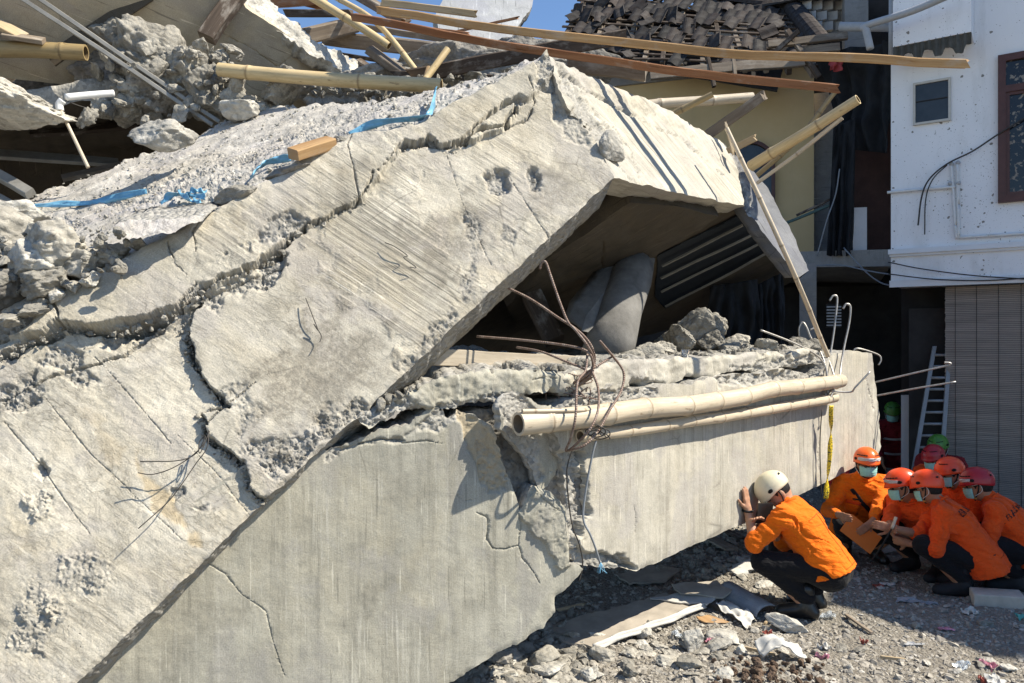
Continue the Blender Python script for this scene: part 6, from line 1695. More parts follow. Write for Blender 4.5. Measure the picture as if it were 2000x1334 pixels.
# unseen house inferred from the yard's shade, its roof outline shaped to cast it
t48 = math.tan(SUN_EL)
zr = 6.0
C0 = A(2.03, 4.97)
off = A(math.cos(SUN_AZ), math.sin(SUN_AZ)) * zr / t48
d1, d2 = nrm(A(.62, -.78)), nrm(A(.38, .92))
def nb_poly(inset):
    c = C0 + off
    k = nrm(d1 + d2)
    c = c + k * inset
    return [c, c + d1 * 5.0, c + d1 * 5.0 + d2 * 0 + A(6, 0), c + d2 * 3.6 + A(6, 0), c + d2 * 3.6]
def prism(poly, z0, z1):
    n = len(poly)
    V = np.array([[p[0], p[1], z0] for p in poly] + [[p[0], p[1], z1] for p in poly])
    F4 = np.array([(i, (i + 1) % n, n + (i + 1) % n, n + i) for i in range(n)])
    T = np.array([(n, n + i, n + i + 1) for i in range(1, n - 1)] + [(0, i + 1, i) for i in range(1, n - 1)])
    return V, [F4, T]
nb = empty('unseen_shade_house', A(*(C0 + off), 0), 'flat roofed white house beside the yard, outside the picture on the right', 'house')
V, F = prism(nb_poly(0), zr - .14, zr); mk('roof_slab', V, F, M['concrete_grey'], nb, smooth=False)
V, F = prism(nb_poly(.5), -.05, zr - .142); mk('wall', V, F, M['whiteclean'], nb, smooth=False)
# ------------------------------------------------------------------ loose things on the ground
def gz(x, y): return float(ground_h(np.array([x]), np.array([y]))[0])
def gp(px, py, up=0.0):
    p = G(px, py); p[2] = gz(p[0], p[1]) + up; return p
# gravel: thousands of small stones, one mesh
r = np.random.default_rng(21)
def scatter(n, smin, smax, seed, region, mat, name, label, dens=None, lift=0.0, flat=.7):
    r = np.random.default_rng(seed)
    D, F = ico(0)
    Vs, Fs = [], []
    k = 0
    while k < n:
        m = 4000
        px = r.uniform(region[0], region[2], m); py = r.uniform(region[1], region[3], m)
        keep = np.ones(m, bool) if dens is None else r.uniform(size=m) < dens(px, py)
        px, py = px[keep], py[keep]
        Y = CAMH * FPX / (py - 667.0)
        X = (px - 1000) / FPX * Y
        s = smin * (smax / smin) ** (r.uniform(size=len(px)) ** 2.2)
        R = r.normal(size=(len(px), 12, 3)) * .25 + D[None]
        ang = r.uniform(0, 6.28, len(px))
        V = R * s[:, None, None] * np.stack([r.uniform(.7, 1.3, len(px)), r.uniform(.7, 1.3, len(px)), np.full(len(px), flat)], -1)[:, None]
        c, sn = np.cos(ang)[:, None], np.sin(ang)[:, None]
        V = np.stack([V[..., 0] * c - V[..., 1] * sn, V[..., 0] * sn + V[..., 1] * c, V[..., 2]], -1)
        V[..., 0] += X[:, None]; V[..., 1] += Y[:, None]
        V[..., 2] += (ground_h(X, Y) + s * .25 + lift)[:, None]
        b = (np.arange(len(px)) * 12)[:, None, None] + sum(len(v) for v in Vs)
        Vs.append(V.reshape(-1, 3)); Fs.append((F[None] + b).reshape(-1, 3))
        k += len(px)
    return mk(name, np.concatenate(Vs), np.concatenate(Fs), mat, smooth=False, kind='stuff', label=label, cat=name, origin=A(2, 5, 0))
def gravel_mat(name, a, b):
    t = NT(name)
    o = t.map('Object')
    c = t.ramp(t.vor(o, 30, out='Color'), [(0, a), (.5, tuple((x + y) / 2 for x, y in zip(a, b))), (1, b)])
    c = t.mix(t.ramp(t.noise(o, 90, 4, .7), [(.3, .4), (.5, 0.0)]), c, sc(a, .6))
    return t.done(c, .95, t.bump(t.noise(o, 120, 4, .7), .4, .006), spec=.12)
M['gravel'] = gravel_mat('grey gravel stones', (.22, .20, .17), (.43, .40, .345))
M['gravel2'] = gravel_mat('pale plaster crumbs', (.34, .32, .285), (.56, .54, .49))
scatter(30000, .004, .016, 1, (860, 900, 2080, 1400), M['gravel'], 'gravel', 'fine grey gravel spread over the yard')
scatter(3500, .010, .026, 2, (860, 960, 2080, 1400), M['gravel'], 'gravel', 'coarser grey stones among the gravel', lambda x, y: np.clip(1.2 - (x - 1100) / 800, .12, 1))
scatter(900, .005, .018, 3, (860, 960, 2080, 1400), M['gravel2'], 'plaster_crumbs', 'pale plaster crumbs strewn over the gravel', lambda x, y: np.clip(1.3 - (x - 1100) / 700, .15, 1), flat=.45)
# rubble banked up against the foot of the lower beam
def heap_d(x, y): return ((y > 1205 + .0 * x) & (x < 1150)).astype(float) * .9 + ((x > 1080) & (y < 1100) & (y > 985)).astype(float) * .30 + (x > 1250) * (x < 1520) * (y > 1040) * (y < 1140) * .25
scatter(3600, .010, .038, 4, (880, 990, 1530, 1400), M['rubble'], 'rubble', 'broken concrete bits banked along the foot of the fallen beam', heap_d, .005)

CH = [  # px, py of the base, half sizes, rotation, material, label
    (1536, 1226, (.115, .06, .05), (0, .15, -.35), 'rubble_pale', 'long pale broken stone lying in front of the man in the white helmet'),
    (1352, 1268, (.075, .06, .07), (.3, 0, .4), 'rubble_pale', 'pale upright stone with a flat face beside the pink plastic scrap'),
    (1418, 1252, (.10, .085, .028), (.1, .1, .2), 'rubble_pale', 'flat pale plaster slab left of the brown board'),
    (1446, 1280, (.032, .026, .035), (.2, 0, .3), 'rubble_pale', 'small square stone beside a thin stick near the white crumpled sheet'),
    (1408, 1262, (.028, .022, .02), (0, 0, .6), 'earth', 'small brown stone beside the flat plaster slab'),
    (1496, 1252, (.045, .03, .02), (0, 0, .2), 'rubble', 'grey stone lump below the long pale stone'),
    (1245, 1218, (.09, .06, .02), (0, .1, .4), 'rubble', 'flat grey shard near the corner of the large board'),
    (1262, 1280, (.10, .08, .022), (.15, 0, .7), 'rubble', 'flat grey concrete shard in the rubble at the bottom edge'),
    (1180, 1290, (.12, .08, .06), (.2, .2, .3), 'rubble', 'grey concrete lump in the rubble bank below the large board'),
    (1120, 1255, (.10, .08, .055), (.1, .3, 1.1), 'rubble', 'grey concrete lump in the bank right of the fallen beam foot'),
    (1060, 1300, (.14, .10, .09), (.2, .1, .5), 'rubble', 'large grey lump at the lower end of the rubble bank'),
    (1072, 1350, (.11, .08, .07), (.1, .1, 1.5), 'rubble_pale', 'large whitish lump at the bottom edge of the picture'),
    (975, 1310, (.13, .09, .07), (.1, .2, .3), 'rubble_dark', 'dark lump tucked under the foot of the fallen beam'),
    (1000, 1262, (.10, .08, .06), (.1, .3, .9), 'rubble', 'grey lump against the foot of the fallen beam, upper one'),
    (1300, 1300, (.09, .07, .05), (.3, .1, .3), 'rubble', 'grey broken lump left of the upright pale stone'),
    (1230, 1325, (.11, .09, .06), (.2, .1, 1.3), 'rubble', 'grey broken lump near the middle of the bottom edge'),
    (1150, 1330, (.08, .07, .05), (.2, .4, .3), 'rubble_pale', 'pale lump beside the whitish one at the bottom edge'),
    (1350, 1310, (.07, .06, .035), (.1, .1, .3), 'rubble', 'grey lump by the edge of the brown clods'),
    (1490, 1072, (.05, .04, .04), (.2, .1, .3), 'rubble_pale', 'pale stone just left of the knees of the man in the white helmet'),
    (1448, 1112, (.07, .045, .018), (0, .1, .3), 'rubble_pale', 'flat pale slab on the sunlit rubble left of the crouching man'),
    (1430, 1066, (.06, .05, .03), (.1, .1, .9), 'rubble', 'grey lump in the sunlit rubble under the fallen beam edge'),
    (1408, 1122, (.055, .045, .03), (.1, .1, .4), 'rubble', 'grey lump between the plaster sheets and the beam shadow'),
    (1500, 1106, (.05, .05, .02), (.1, .1, .4), 'rubble', 'grey shard beside the black trousers of the crouching man'),
    (1790, 1222, (.035, .028, .022), (.1, .2, .3), 'rubble', 'small stone standing in the shade before the paving block'),
    (1680, 1228, (.06, .012, .012), (0, 0, -.6), 'wood', 'thin dark wood splinter on the edge of the shade'),
    (1850, 1236, (.04, .03, .008), (0, 0, .3), 'rubble_pale', 'thin flat tile chip in the shade left of the paving block'),
    (1740, 1085, (.10, .05, .03), (0, 0, -.1), 'rubble_dark', 'dark lump in the shade behind the orange folder'),
    (1800, 1072, (.12, .06, .035), (0, 0, .2), 'rubble_dark', 'dark slab piece in the shade beside the black knees'),
]
for i, (px, py, s, ro, m, lab) in enumerate(CH):
    if m == 'wood':
        board('wood_splinter', gp(px - 25, py - 20, .012), gp(px + 25, py + 12, .012), .02, .012, M['wood_old'], seed=i, label=lab, cat='wood splinter'); continue
    if py > 1250 and px < 1340: s = tuple(v * .62 for v in s)
    V, F = rock_vf(s, 500 + i, 4, 13, .035, .6, rotm(eul=ro))
    V[:, 2] -= V[:, 2].min() + .25 * min(s)
    mk('stone', V + gp(px, py), F, M[m], smooth=True, label=lab, cat='stone')
for i in range(120):
    px, py = (r.uniform(900, 1540), r.uniform(1225, 1334)) if i < 62 else ((r.uniform(1380, 1640), r.uniform(1040, 1150)) if i < 92 else (r.uniform(1560, 2000), r.uniform(1110, 1334)))
    s = r.uniform(.018, .05) * (1 if i < 92 else .7)
    if i < 62 and px < 1150: s *= 1.5
    V, F = rock_vf((s * r.uniform(.9, 1.5), s, s * r.uniform(.3, .7)), 600 + i, 2, 9, .08, .4, rotm(eul=(r.uniform(-.3, .3), r.uniform(-.3, .3), r.uniform(0, 6))))
    V[:, 2] -= V[:, 2].min() + .15 * s
    zone = 'in the rubble at the bottom edge' if i < 62 else ('on the sunlit rubble beside the crouching man' if i < 92 else 'on the gravel at the right')
    mk('stone_chip', V + gp(px, py), F, M['rubble_pale' if r.uniform() < .4 else 'rubble'], smooth=False, label='small broken grey stone lying ' + zone, cat='stone', group='small stones ' + zone)
# brown clods at the bottom
for i in range(110):
    px, py = 1385 + 250 * r.beta(1.5, 1.5), 1300 + 55 * r.uniform()
    s = .007 + .017 * r.uniform() ** 2
    V, F = rock_vf((s * 1.1, s, s * .85), 800 + i, 2, 9, .1, .5, rotm(i))
    V[:, 2] -= V[:, 2].min() + .1 * s
    mk('earth_clod', V + gp(px, py, r.uniform(0, .02) * (1 - abs(px - 1510) / 130)), F, M['earth'], smooth=False, label='brown earth clod in the small heap at the bottom edge', cat='clod', group='brown earth clods')
# sheets and boards on the ground
M['plaster'] = plain('dusty plasterboard', (.36, .32, .265), .9, .25, 6, bump=.15)
M['plaster_white'] = plain('white plaster edge', (.52, .505, .465), .85, .15, 8, bump=.2)
def gboard(name, poly, z, th, mat, tilt=0.0, jag=2, res=7, seed=1, rough=.004, **kw):
    pts = [G(p[0], p[1], z) for p in poly[:3]]
    pl = Plane(A(pts[0][0], pts[0][1], z), A(pts[0][0] + 1, pts[0][1], z), A(pts[0][0], pts[0][1] + 1, z + tilt))
    return relief(name, poly, pl, th, mat, res=res, jag=jag, rough=rough, rough_scale=3, seed=seed, ext=A(0, 0, -th), rows=2, side_rough=.002, edge=.003, vdir=((1200, 1200), (1260, 1180)), **kw)
brd = empty('large_board', G(1240, 1210, .03), 'large dusty plaster board with a white lower edge lying half in the beam shadow', 'board')
gboard('board_face', [(1100, 1252, 2), (1160, 1262, 1), (1230, 1232, 1), (1376, 1180, 2), (1330, 1165, 4), (1290, 1160, 3), (1190, 1190, 3), (1060, 1225, 3)], .045, .02, M['plaster'], seed=51, parent=brd)
ribbon('white_edge', [G(1160, 1264, .05), G(1232, 1236, .053), G(1300, 1212, .055), G(1378, 1181, .058)], .035, M['plaster_white'], (0, .4, 1), 0, parent=brd, thick=.01)
gboard('plaster_sheet', [(1312, 1140, 2), (1400, 1134, 2), (1430, 1152, 2), (1412, 1166, 2), (1330, 1158, 2), (1318, 1150, 2)], .10, .012, M['plaster'], tilt=.15, seed=52, label='grey plaster sheet raised behind the large board', cat='plaster sheet')
gboard('plaster_sheet', [(1270, 1168, 2), (1340, 1155, 2), (1402, 1166, 2), (1380, 1180, 2), (1330, 1176, 2)], .06, .010, M['plaster_white'], seed=53, label='torn white plaster sheet at the back edge of the large board', cat='plaster sheet')
def cyl_sheet(u, v):
    a, b = gp(1398, 1172, .02), gp(1478, 1206, .015)
    ax = b - a; w = nrm(np.cross(ax, A(0, 0, 1))) * -1
    an = u * 2.3
    return a + v[:, None] * ax + (w * .16) * ((1 - np.cos(an)) * .6)[:, None] + A(0, 0, 1) * (np.sin(an) * .085 * (1 - .3 * v))[:, None]
V, F, U = sheet_vf(cyl_sheet, 16, 14, .006)
mk('curled_sheet', V, F, M['bluegrey'], uv=U, label='curled grey sheet lying behind the brown board', cat='sheet')
def white_cr(u, v):
    a, b = gp(1418, 1186, .03), gp(1478, 1212, .015)
    w = A(-.10, -.13, 0)
    q = np.stack([u * 4, v * 3], -1)
    return a + u[:, None] * (b - a) + v[:, None] * w + A(0, 0, 1) * (.02 + .022 * fbm(q, 3, 5))[:, None]
V, F, U = sheet_vf(white_cr, 24, 18, .003)
mk('crumpled_sheet', V, F, M['plaster_white'], uv=U, label='crumpled white sheet under the curled grey one beside the brown board', cat='sheet')
board('brown_board', gp(1380, 1182, .035), gp(1458, 1216, .03), .05, .035, M['wood_old'], seed=61, ragged=.01, label='short brown board with a square end lying on the sunlit gravel', cat='board')
gboard('cardboard_scrap', [(1360, 1204, 2), (1385, 1200, 2), (1424, 1214, 2), (1400, 1216, 2), (1372, 1214, 2)], .04, .004, M['wood_new'], tilt=.2, seed=54, label='torn tan cardboard scrap left of the brown board', cat='cardboard')
for i, (a, b, w, m, lab) in enumerate((((1372, 1050), (1432, 1085), .12, 'wood_old', 'old grey plank lying under the edge of the fallen beam, wide one'), ((1395, 1035), (1450, 1062), .08, 'wood_dark', 'dark plank beside the wide grey one under the fallen beam'), ((1485, 1050), (1600, 1058), .05, 'wood_dark', 'thin dark plank lying left of the crouching man'), ((1460, 1058), (1525, 1075), .02, 'wood_pale', 'pale lath lying across the rubble left of the crouching man'),
                                         ((1088, 1198), (1140, 1190), .03, 'wood_pale', 'pale splintered lath in the shadow below the split in the beam'), ((1225, 1118), (1290, 1128), .04, 'wood_old', 'thin grey lath lying in the beam shadow'), ((1452, 1272), (1510, 1280), .010, 'wood_pale', 'thin pale stick beside the small square stone'), ((1496, 1216), (1512, 1206), .012, 'wood_pale', 'thin pale splinter beside the long pale stone'), ((1720, 1288), (1765, 1292), .012, 'wood_pale', 'thin tan stick on the sunlit gravel at the bottom'), ((1680, 1086), (1790, 1108), .02, 'wood_dark', 'dark stick lying in the shade between the two groups of men'))):
    board('plank' if w > .035 else 'stick', gp(a[0], a[1], .05 if w > .06 else .02), gp(b[0], b[1], .03 if w > .06 else .015), w, .014, M[m], seed=80 + i, ragged=.012, label=lab, cat='plank' if w > .035 else 'stick')
gboard('plaster_sheet', [(1430, 1104, 2), (1470, 1088, 2), (1520, 1090, 2), (1505, 1104, 2), (1460, 1112, 2)], .06, .012, M['plaster_white'], tilt=.1, seed=55, label='pale plaster sheet on the rubble left of the black trousers', cat='plaster sheet')
gboard('plaster_sheet', [(1420, 1112, 2), (1452, 1098, 2), (1462, 1118, 2), (1440, 1122, 2)], .05, .014, M['plaster_white'], tilt=.1, seed=56, label='small pale plaster piece nearer the beam shadow', cat='plaster sheet')
gboard('plaster_sheet', [(1200, 1120, 3), (1260, 1100, 3), (1330, 1110, 3), (1300, 1135, 3), (1230, 1140, 3)], .04, .012, M['plaster'], seed=57, label='dusty plaster sheet deep in the beam shadow', cat='plaster sheet')
# white crumpled polystyrene sheet by the clods
def foam(u, v):
    a = gp(1490, 1296, .02)
    q = np.stack([u * 3, v * 2], -1)
    return a + u[:, None] * A(.24, .01, 0) + v[:, None] * A(-.02, .09, .03) + A(0, 0, 1) * (.03 + .05 * np.sin(u * 4.2) * (1 - .5 * v) + .025 * fbm(q, 3, 9))[:, None]
V, F, U = sheet_vf(foam, 30, 16, .008)
mk('foam_sheet', V, F, M['plaster_white'], uv=U, label='bent white foam sheet beside the brown earth clods', cat='foam sheet')
t = NT('thin clear plastic film'); M['film'] = t.done((.75, .80, .84), .25, spec=.5, Transmission_Weight=.6, Alpha=.75)
M['pink'] = plain('crumpled pink plastic', (.52, .22, .28), .35, .5, 30, spec=.5)
M['redplastic'] = plain('red plastic chip', (.30, .07, .05), .4)
M['teal'] = plain('teal plastic chip', (.10, .36, .33), .5)
def scrap(name, px, py, w, h, mat, seed, amp=.012, **kw):
    c = gp(px, py, .012)
    def fn(u, v):
        q = np.stack([u * 3 + seed, v * 3], -1)
        return c + np.stack([(u - .5) * w, (v - .5) * h, amp * (1 + 1.6 * fbm(q, 3, seed))], -1) + .15 * w * np.stack([fbm(q + 5, 2, seed + 1), fbm(q + 9, 2, seed + 2), 0 * u], -1)
    V, F, U = sheet_vf(fn, 14, 12, .0015)
    return mk(name, V, F, mat, uv=U, smooth=False, **kw)
for i, (px, py, w, h, m, nm, lab) in enumerate((
        (1385, 1258, .05, .05, 'pink', 'plastic_scrap', 'pink plastic scrap beside the upright pale stone'), (1328, 1248, .09, .08, 'film', 'plastic_film', 'crumpled clear film left of the upright pale stone'), (1606, 1282, .07, .035, 'pink', 'plastic_scrap', 'pink plastic scrap on the gravel right of the white foam'),
        (1930, 1302, .045, .11, 'pink', 'plastic_scrap', 'pink and white plastic wrapper standing at the lower right'), (1938, 1330, .10, .05, 'plaster_white', 'paper_scrap', 'white paper scrap with a red corner at the lower right'), (1918, 1330, .03, .04, 'redplastic', 'plastic_scrap', 'red chip touching the white paper scrap'),
        (1688, 1255, .035, .03, 'redplastic', 'plastic_scrap', 'small red chip on the gravel at the shade edge'), (1610, 1205, .10, .07, 'film', 'plastic_film', 'pale blue film on the ground by the black boots'), (1880, 1302, .08, .05, 'film', 'plastic_film', 'white crumpled film on the gravel at the right'),
        (1610, 1263, .06, .04, 'plaster_white', 'paper_scrap', 'small white paper scrap on the sunlit gravel'), (1895, 1198, .09, .05, 'plaster_white', 'paper_scrap', 'white and pink scrap in the shade below the paving block'), (1732, 1136, .10, .04, 'plaster_white', 'paper_scrap', 'white strip in the shade between the men'),
        (1715, 1140, .06, .05, 'redplastic', 'plastic_scrap', 'dull red scrap beside the white strip in the shade'), (1775, 1172, .15, .05, 'bluegrey', 'slate_chip', 'flat grey slate in the shade, larger of two'), (1815, 1176, .09, .05, 'bluegrey', 'slate_chip', 'flat grey slate in the shade, smaller of two'),
        (1788, 1260, .10, .04, 'bluegrey', 'slate_chip', 'flat grey slate near the lower edge of the shade'), (1995, 1208, .04, .05, 'teal', 'plastic_scrap', 'teal plastic chip at the right edge'), (1847, 1228, .08, .03, 'pink', 'paper_scrap', 'faded pink paper strip in the shade'), (1500, 1238, .05, .03, 'redplastic', 'brick_chip', 'small red brick chip below the long pale stone'))):
    scrap(nm, px, py, w, h, M[m], 30 + i, .004 if 'slate' in nm or 'strip' in lab else .012, label=lab, cat=nm.replace('_', ' '))
# paving block
c0 = G(1902, 1176, 0)
pb = MB()
xa, ya = nrm(A(.32, -.07, 0)) * .30, nrm(A(.2, .5, 0)) * .17
bq = G(1902, 1182, 0) + A(0, 0, gz(*G(1902, 1182)[:2]) - .005)
V, F, U = box_vf(bq, xa, ya, A(0, 0, .085))
t = plain('pale paving block', (.44, .40, .34), .9, .15, 12, bump=.4, bscale=80)
o = mk('paving_block', V, F, t, uv=U, smooth=False, label='single pale paving block lying in the shade at the right edge', cat='paving block')
bv = o.modifiers.new('bevel', 'BEVEL'); bv.width = .008; bv.segments = 2
wd = o.modifiers.new('weld', 'WELD'); o.modifiers.move(1, 0)
# ------------------------------------------------------------------ people
class SDF:
    """smooth union of round cones and ellipsoids, meshed as one surface"""
    def __init__(self): self.p, self.cuts = [], []
    def cone(self, a, b, ra, rb, k=.03):
        self.p.append(('c', np.asarray(a, float), np.asarray(b, float), ra, rb, k)); return self
    def ell(self, c, R, rad, k=.03):
        self.p.append(('e', np.asarray(c, float), np.asarray(R, float), np.asarray(rad, float), k)); return self
    def cut(self, p, n): self.cuts.append((np.asarray(p, float), nrm(n))); return self
    def mesh(self, h, noise=None):
        lo, hi = np.full(3, 1e9), np.full(3, -1e9)
        bb = []
        for q in self.p:
            if q[0] == 'c':
                r_ = max(q[3], q[4]); l = np.minimum(q[1], q[2]) - r_; u = np.maximum(q[1], q[2]) + r_
            else:
                r_ = max(q[3]); l, u = q[1] - r_, q[1] + r_
            bb.append((l, u)); lo = np.minimum(lo, l); hi = np.maximum(hi, u)
        lo -= 3 * h; hi += 3 * h
        n = np.ceil((hi - lo) / h).astype(int) + 1
        ax = [lo[i] + np.arange(n[i]) * h for i in range(3)]
        S = np.full(n, 1.0)
        for q, (l, u) in zip(self.p, bb):
            m = q[-1] + 3 * h
            i0 = np.maximum(((l - m - lo) / h).astype(int), 0); i1 = np.minimum(((u + m - lo) / h).astype(int) + 2, n)
            X, Y, Z = np.meshgrid(ax[0][i0[0]:i1[0]], ax[1][i0[1]:i1[1]], ax[2][i0[2]:i1[2]], indexing='ij')
            p = np.stack([X, Y, Z], -1)
            if q[0] == 'c':
                a, b = q[1], q[2]; ab = b - a
                t = np.clip(((p - a) @ ab) / (ab @ ab + 1e-12), 0, 1)
                d = np.sqrt(((p - a - t[..., None] * ab) ** 2).sum(-1)) - (q[3] + (q[4] - q[3]) * t)
            else:
                loc = (p - q[1]) @ q[2]
                k0 = np.sqrt(((loc / q[3]) ** 2).sum(-1)); k1 = np.sqrt(((loc / q[3] ** 2) ** 2).sum(-1))
                d = k0 * (k0 - 1) / np.maximum(k1, 1e-9)
            sl = (slice(i0[0], i1[0]), slice(i0[1], i1[1]), slice(i0[2], i1[2]))
            s = S[sl]
            k = q[-1]
            hh = np.maximum(k - np.abs(s - d), 0) / k
            S[sl] = np.minimum(s, d) - hh * hh * k * .25
        if noise is not None or self.cuts:
            X, Y, Z = np.meshgrid(*ax, indexing='ij'); p = np.stack([X, Y, Z], -1)
            if noise is not None:
                m = np.abs(S) < 4 * h
                S[m] += noise(p[m])
            for c, nn in self.cuts: S = np.maximum(S, (p - c) @ nn)
        return nets(S, lo, h)

def nets(S, lo, h):
    n = np.array(S.shape)
    ins = S < 0
    cnt = np.zeros(n - 1); acc = np.zeros(tuple(n - 1) + (3,))
    C = [(0, 0, 0), (1, 0, 0), (0, 1, 0), (1, 1, 0), (0, 0, 1), (1, 0, 1), (0, 1, 1), (1, 1, 1)]
    def cs(a, o): return a[o[0]:n[0] - 1 + o[0], o[1]:n[1] - 1 + o[1], o[2]:n[2] - 1 + o[2]]
    for i in range(8):
        for ax in range(3):
            if C[i][ax]: continue
            o2 = list(C[i]); o2[ax] = 1
            a, b = cs(S, C[i]), cs(S, o2)
            m = (a < 0) != (b < 0)
            idx = np.nonzero(m)
            t = a[idx] / (a[idx] - b[idx])
            pt = np.tile(np.array(C[i], float), (len(t), 1)); pt[:, ax] += t
            acc[idx] += pt; cnt[idx] += 1
    act = cnt > 0
    ids = np.full(n - 1, -1); ids[act] = np.arange(act.sum())
    cell = np.argwhere(act)
    V = lo + (cell + acc[act] / cnt[act][:, None]) * h
    F = []
    for ax in range(3):
        u, v = (ax + 1) % 3, (ax + 2) % 3
        sl0 = [slice(None)] * 3; sl1 = [slice(None)] * 3
        sl0[ax] = slice(0, n[ax] - 1); sl1[ax] = slice(1, n[ax])
        a, b = ins[tuple(sl0)], ins[tuple(sl1)]
        e = np.argwhere(a != b)
        ok = (e[:, u] > 0) & (e[:, v] > 0) & (e[:, u] < n[u] - 1) & (e[:, v] < n[v] - 1)
        e = e[ok]
        def q(du, dv):
            c = e.copy(); c[:, u] -= du; c[:, v] -= dv
            return ids[c[:, 0], c[:, 1], c[:, 2]]
        f = np.stack([q(1, 1), q(0, 1), q(0, 0), q(1, 0)], -1)
        fl = ~a[tuple(e.T)]
        f[fl] = f[fl][:, ::-1]
        F.append(f)
    F = np.concatenate(F)
    return V, F[(F >= 0).all(1)]

def fabric(name, col, fold=.8):
    t = NT(name)
    o = t.map('Object')
    c = t.mix(t.ramp(t.noise(o, 5, 5, .6), [(.3, 0.0), (.7, 1.0)]), sc(col, .86), sc(col, 1.10))
    f = t.noise(t.map('Object', scale=(1, 1, 2.2)), 11, 5, .55, .8)
    nb = t.bump(f, fold, .03)
    f3 = t.noise(t.map('Object', scale=(1, 1, 3.5), rot=(.3, .2, .4)), 26, 4, .5, 1.2)
    nb = t.bump(f3, fold * .6, .012, nb)
    nb = t.bump(t.noise(o, 320, 2, .5), .15, .002, nb)
    return t.done(c, .82, nb, spec=.15, Sheen_Weight=.05)
M['shirt'] = fabric('bright orange cotton', (.80, .155, .006))
M['shirt_deep'] = fabric('shade toned orange cotton', (.76, .085, .012))  # redder orange with shade in the colour for shaded men; also pocket flaps
M['trousers'] = fabric('black trousers', (.010, .010, .012), .6)
M['maroon'] = fabric('dark red overalls', (.20, .016, .02), .6)
M['boot'] = plain('black leather boot', (.012, .012, .012), .32, .3, 20, spec=.5)
M['shoe'] = plain('black canvas shoe', (.014, .014, .016), .7, .3, 20)
def skin_mat(name, col):
    t = NT(name)
    o = t.map('Object')
    c = t.mix(t.ramp(t.noise(o, 18, 5, .6), [(.3, 0.0), (.7, 1.0)]), sc(col, .85), (col[0] * 1.12, col[1] * 1.06, col[2] * 1.04))
    return t.done(c, .5, t.bump(t.noise(o, 140, 4, .6), .12, .003), spec=.3, Subsurface_Weight=.08, Subsurface_Scale=.01)
M['skin'] = skin_mat('tan skin', (.33, .17, .10))
M['skin_fair'] = skin_mat('lighter tan skin', (.42, .235, .15))
M['hair'] = plain('black hair', (.012, .010, .009), .6, .3, 60, bump=.5)
M['mask'] = plain('pale green paper mask', (.30, .58, .53), .8, .08, 40, bump=.1)
M['strap'] = plain('black webbing', (.015, .015, .016), .7)
M['loop'] = plain('white elastic loop', (.60, .60, .58), .7)
M['buckle'] = plain('yellow brown buckle', (.45, .22, .05), .4)
M['reflect'] = plain('grey reflective band', (.48, .48, .47), .35, .05, spec=.6)
M['black_print'] = plain('black print', (.015, .012, .012), .7)
M['eye'] = plain('dark eye', (.02, .015, .012), .15, spec=.6)
M['vent'] = plain('black vent', (.01, .01, .01), .8)
def helmet_mat(name, col, rough=.32):
    t = NT(name)
    o = t.map('Object')
    c = t.mix(t.ramp(t.noise(o, 30, 6, .7), [(.5, 0.0), (.75, .35)]), col, sc(col, .6))
    c = t.mix(t.ramp(t.noise(t.map('Object', scale=(1, 1, 3)), 40, 5, .75), [(.62, 0.0), (.7, .35)]), c, tuple(min(.8, x * 1.3 + .05) for x in col))
    return t.done(c, rough, spec=.45)
M['h_white'] = helmet_mat('cream helmet shell', (.66, .60, .43))
M['h_orange'] = helmet_mat('orange helmet shell', (.85, .13, .018))
M['h_redorange'] = helmet_mat('red orange helmet shell', (.80, .075, .018))
M['h_dark'] = helmet_mat('dark red helmet shell', (.36, .018, .028))
M['h_green'] = helmet_mat('green helmet shell', (.07, .22, .035))

def ik(a, b, l1, l2, pole):
    d = b - a; L = np.linalg.norm(d)
    if L > (l1 + l2) * .995: b = a + d / L * (l1 + l2) * .995; d = b - a; L = np.linalg.norm(d)
    x = (l1 * l1 - l2 * l2 + L * L) / (2 * L)
    hgt = math.sqrt(max(l1 * l1 - x * x, 0))
    u = d / L; p = np.asarray(pole, float); p = p - u * p.dot(u)
    return a + u * x + nrm(p) * hgt, b

def hand(S, w, d, n, side, curl=.4, sc_=1.0, spread=.10):
    """palm, four unequal bent fingers and a thumb; d along the fingers, n out of the palm"""
    d = nrm(d); n = nrm(n - d * np.dot(n, d)); s = np.cross(d, n) * side      # s points to the thumb
    L = .095 * sc_
    S.cone(w, w + d * .03 * sc_, .024 * sc_, .026 * sc_, .02)
    for o in (-.026, -.009, .009, .026):
        S.cone(w + d * .018 * sc_ + s * o * .6 * sc_, w + d * L * .92 + s * o * sc_, .014 * sc_, .0125 * sc_, .012)
    for o, ln in ((.027, .070), (.009, .080), (-.009, .075), (-.026, .058)):
        p = w + d * L + s * o * sc_
        dd = nrm(d + s * (o * 5 * spread))
        for k, (fr, rr_) in enumerate(((.45, .0098), (.32, .0088), (.26, .0078))):
            dd = nrm(dd + n * curl * (.5 + .35 * k))
            q = p + dd * ln * fr * sc_
            S.cone(p, q, rr_ * sc_, rr_ * .93 * sc_, .004)
            p = q
    p = w + d * .028 * sc_ + s * .024 * sc_
    dd = nrm(d * .7 + s * .75 + n * .25)
    for ln, rr_ in ((.038, .0125), (.030, .0105), (.024, .009)):
        q = p + dd * ln * sc_
        S.cone(p, q, rr_ * sc_, rr_ * .92 * sc_, .008)
        p = q; dd = nrm(dd + d * .35 + n * curl * .5)

def wrinkle(seed, amp=.006):
    def f(p):
        q = p * np.array([4.0, 4.0, 15.0]) + np.array([0, 0, 1.0]) * (p[:, :1] * 9)
        a = fbm(q + 1.6 * fbm(p * 4, 2, seed + 3)[:, None], 3, seed)
        return amp * (np.abs(a) * 1.6 - .5)
    return f

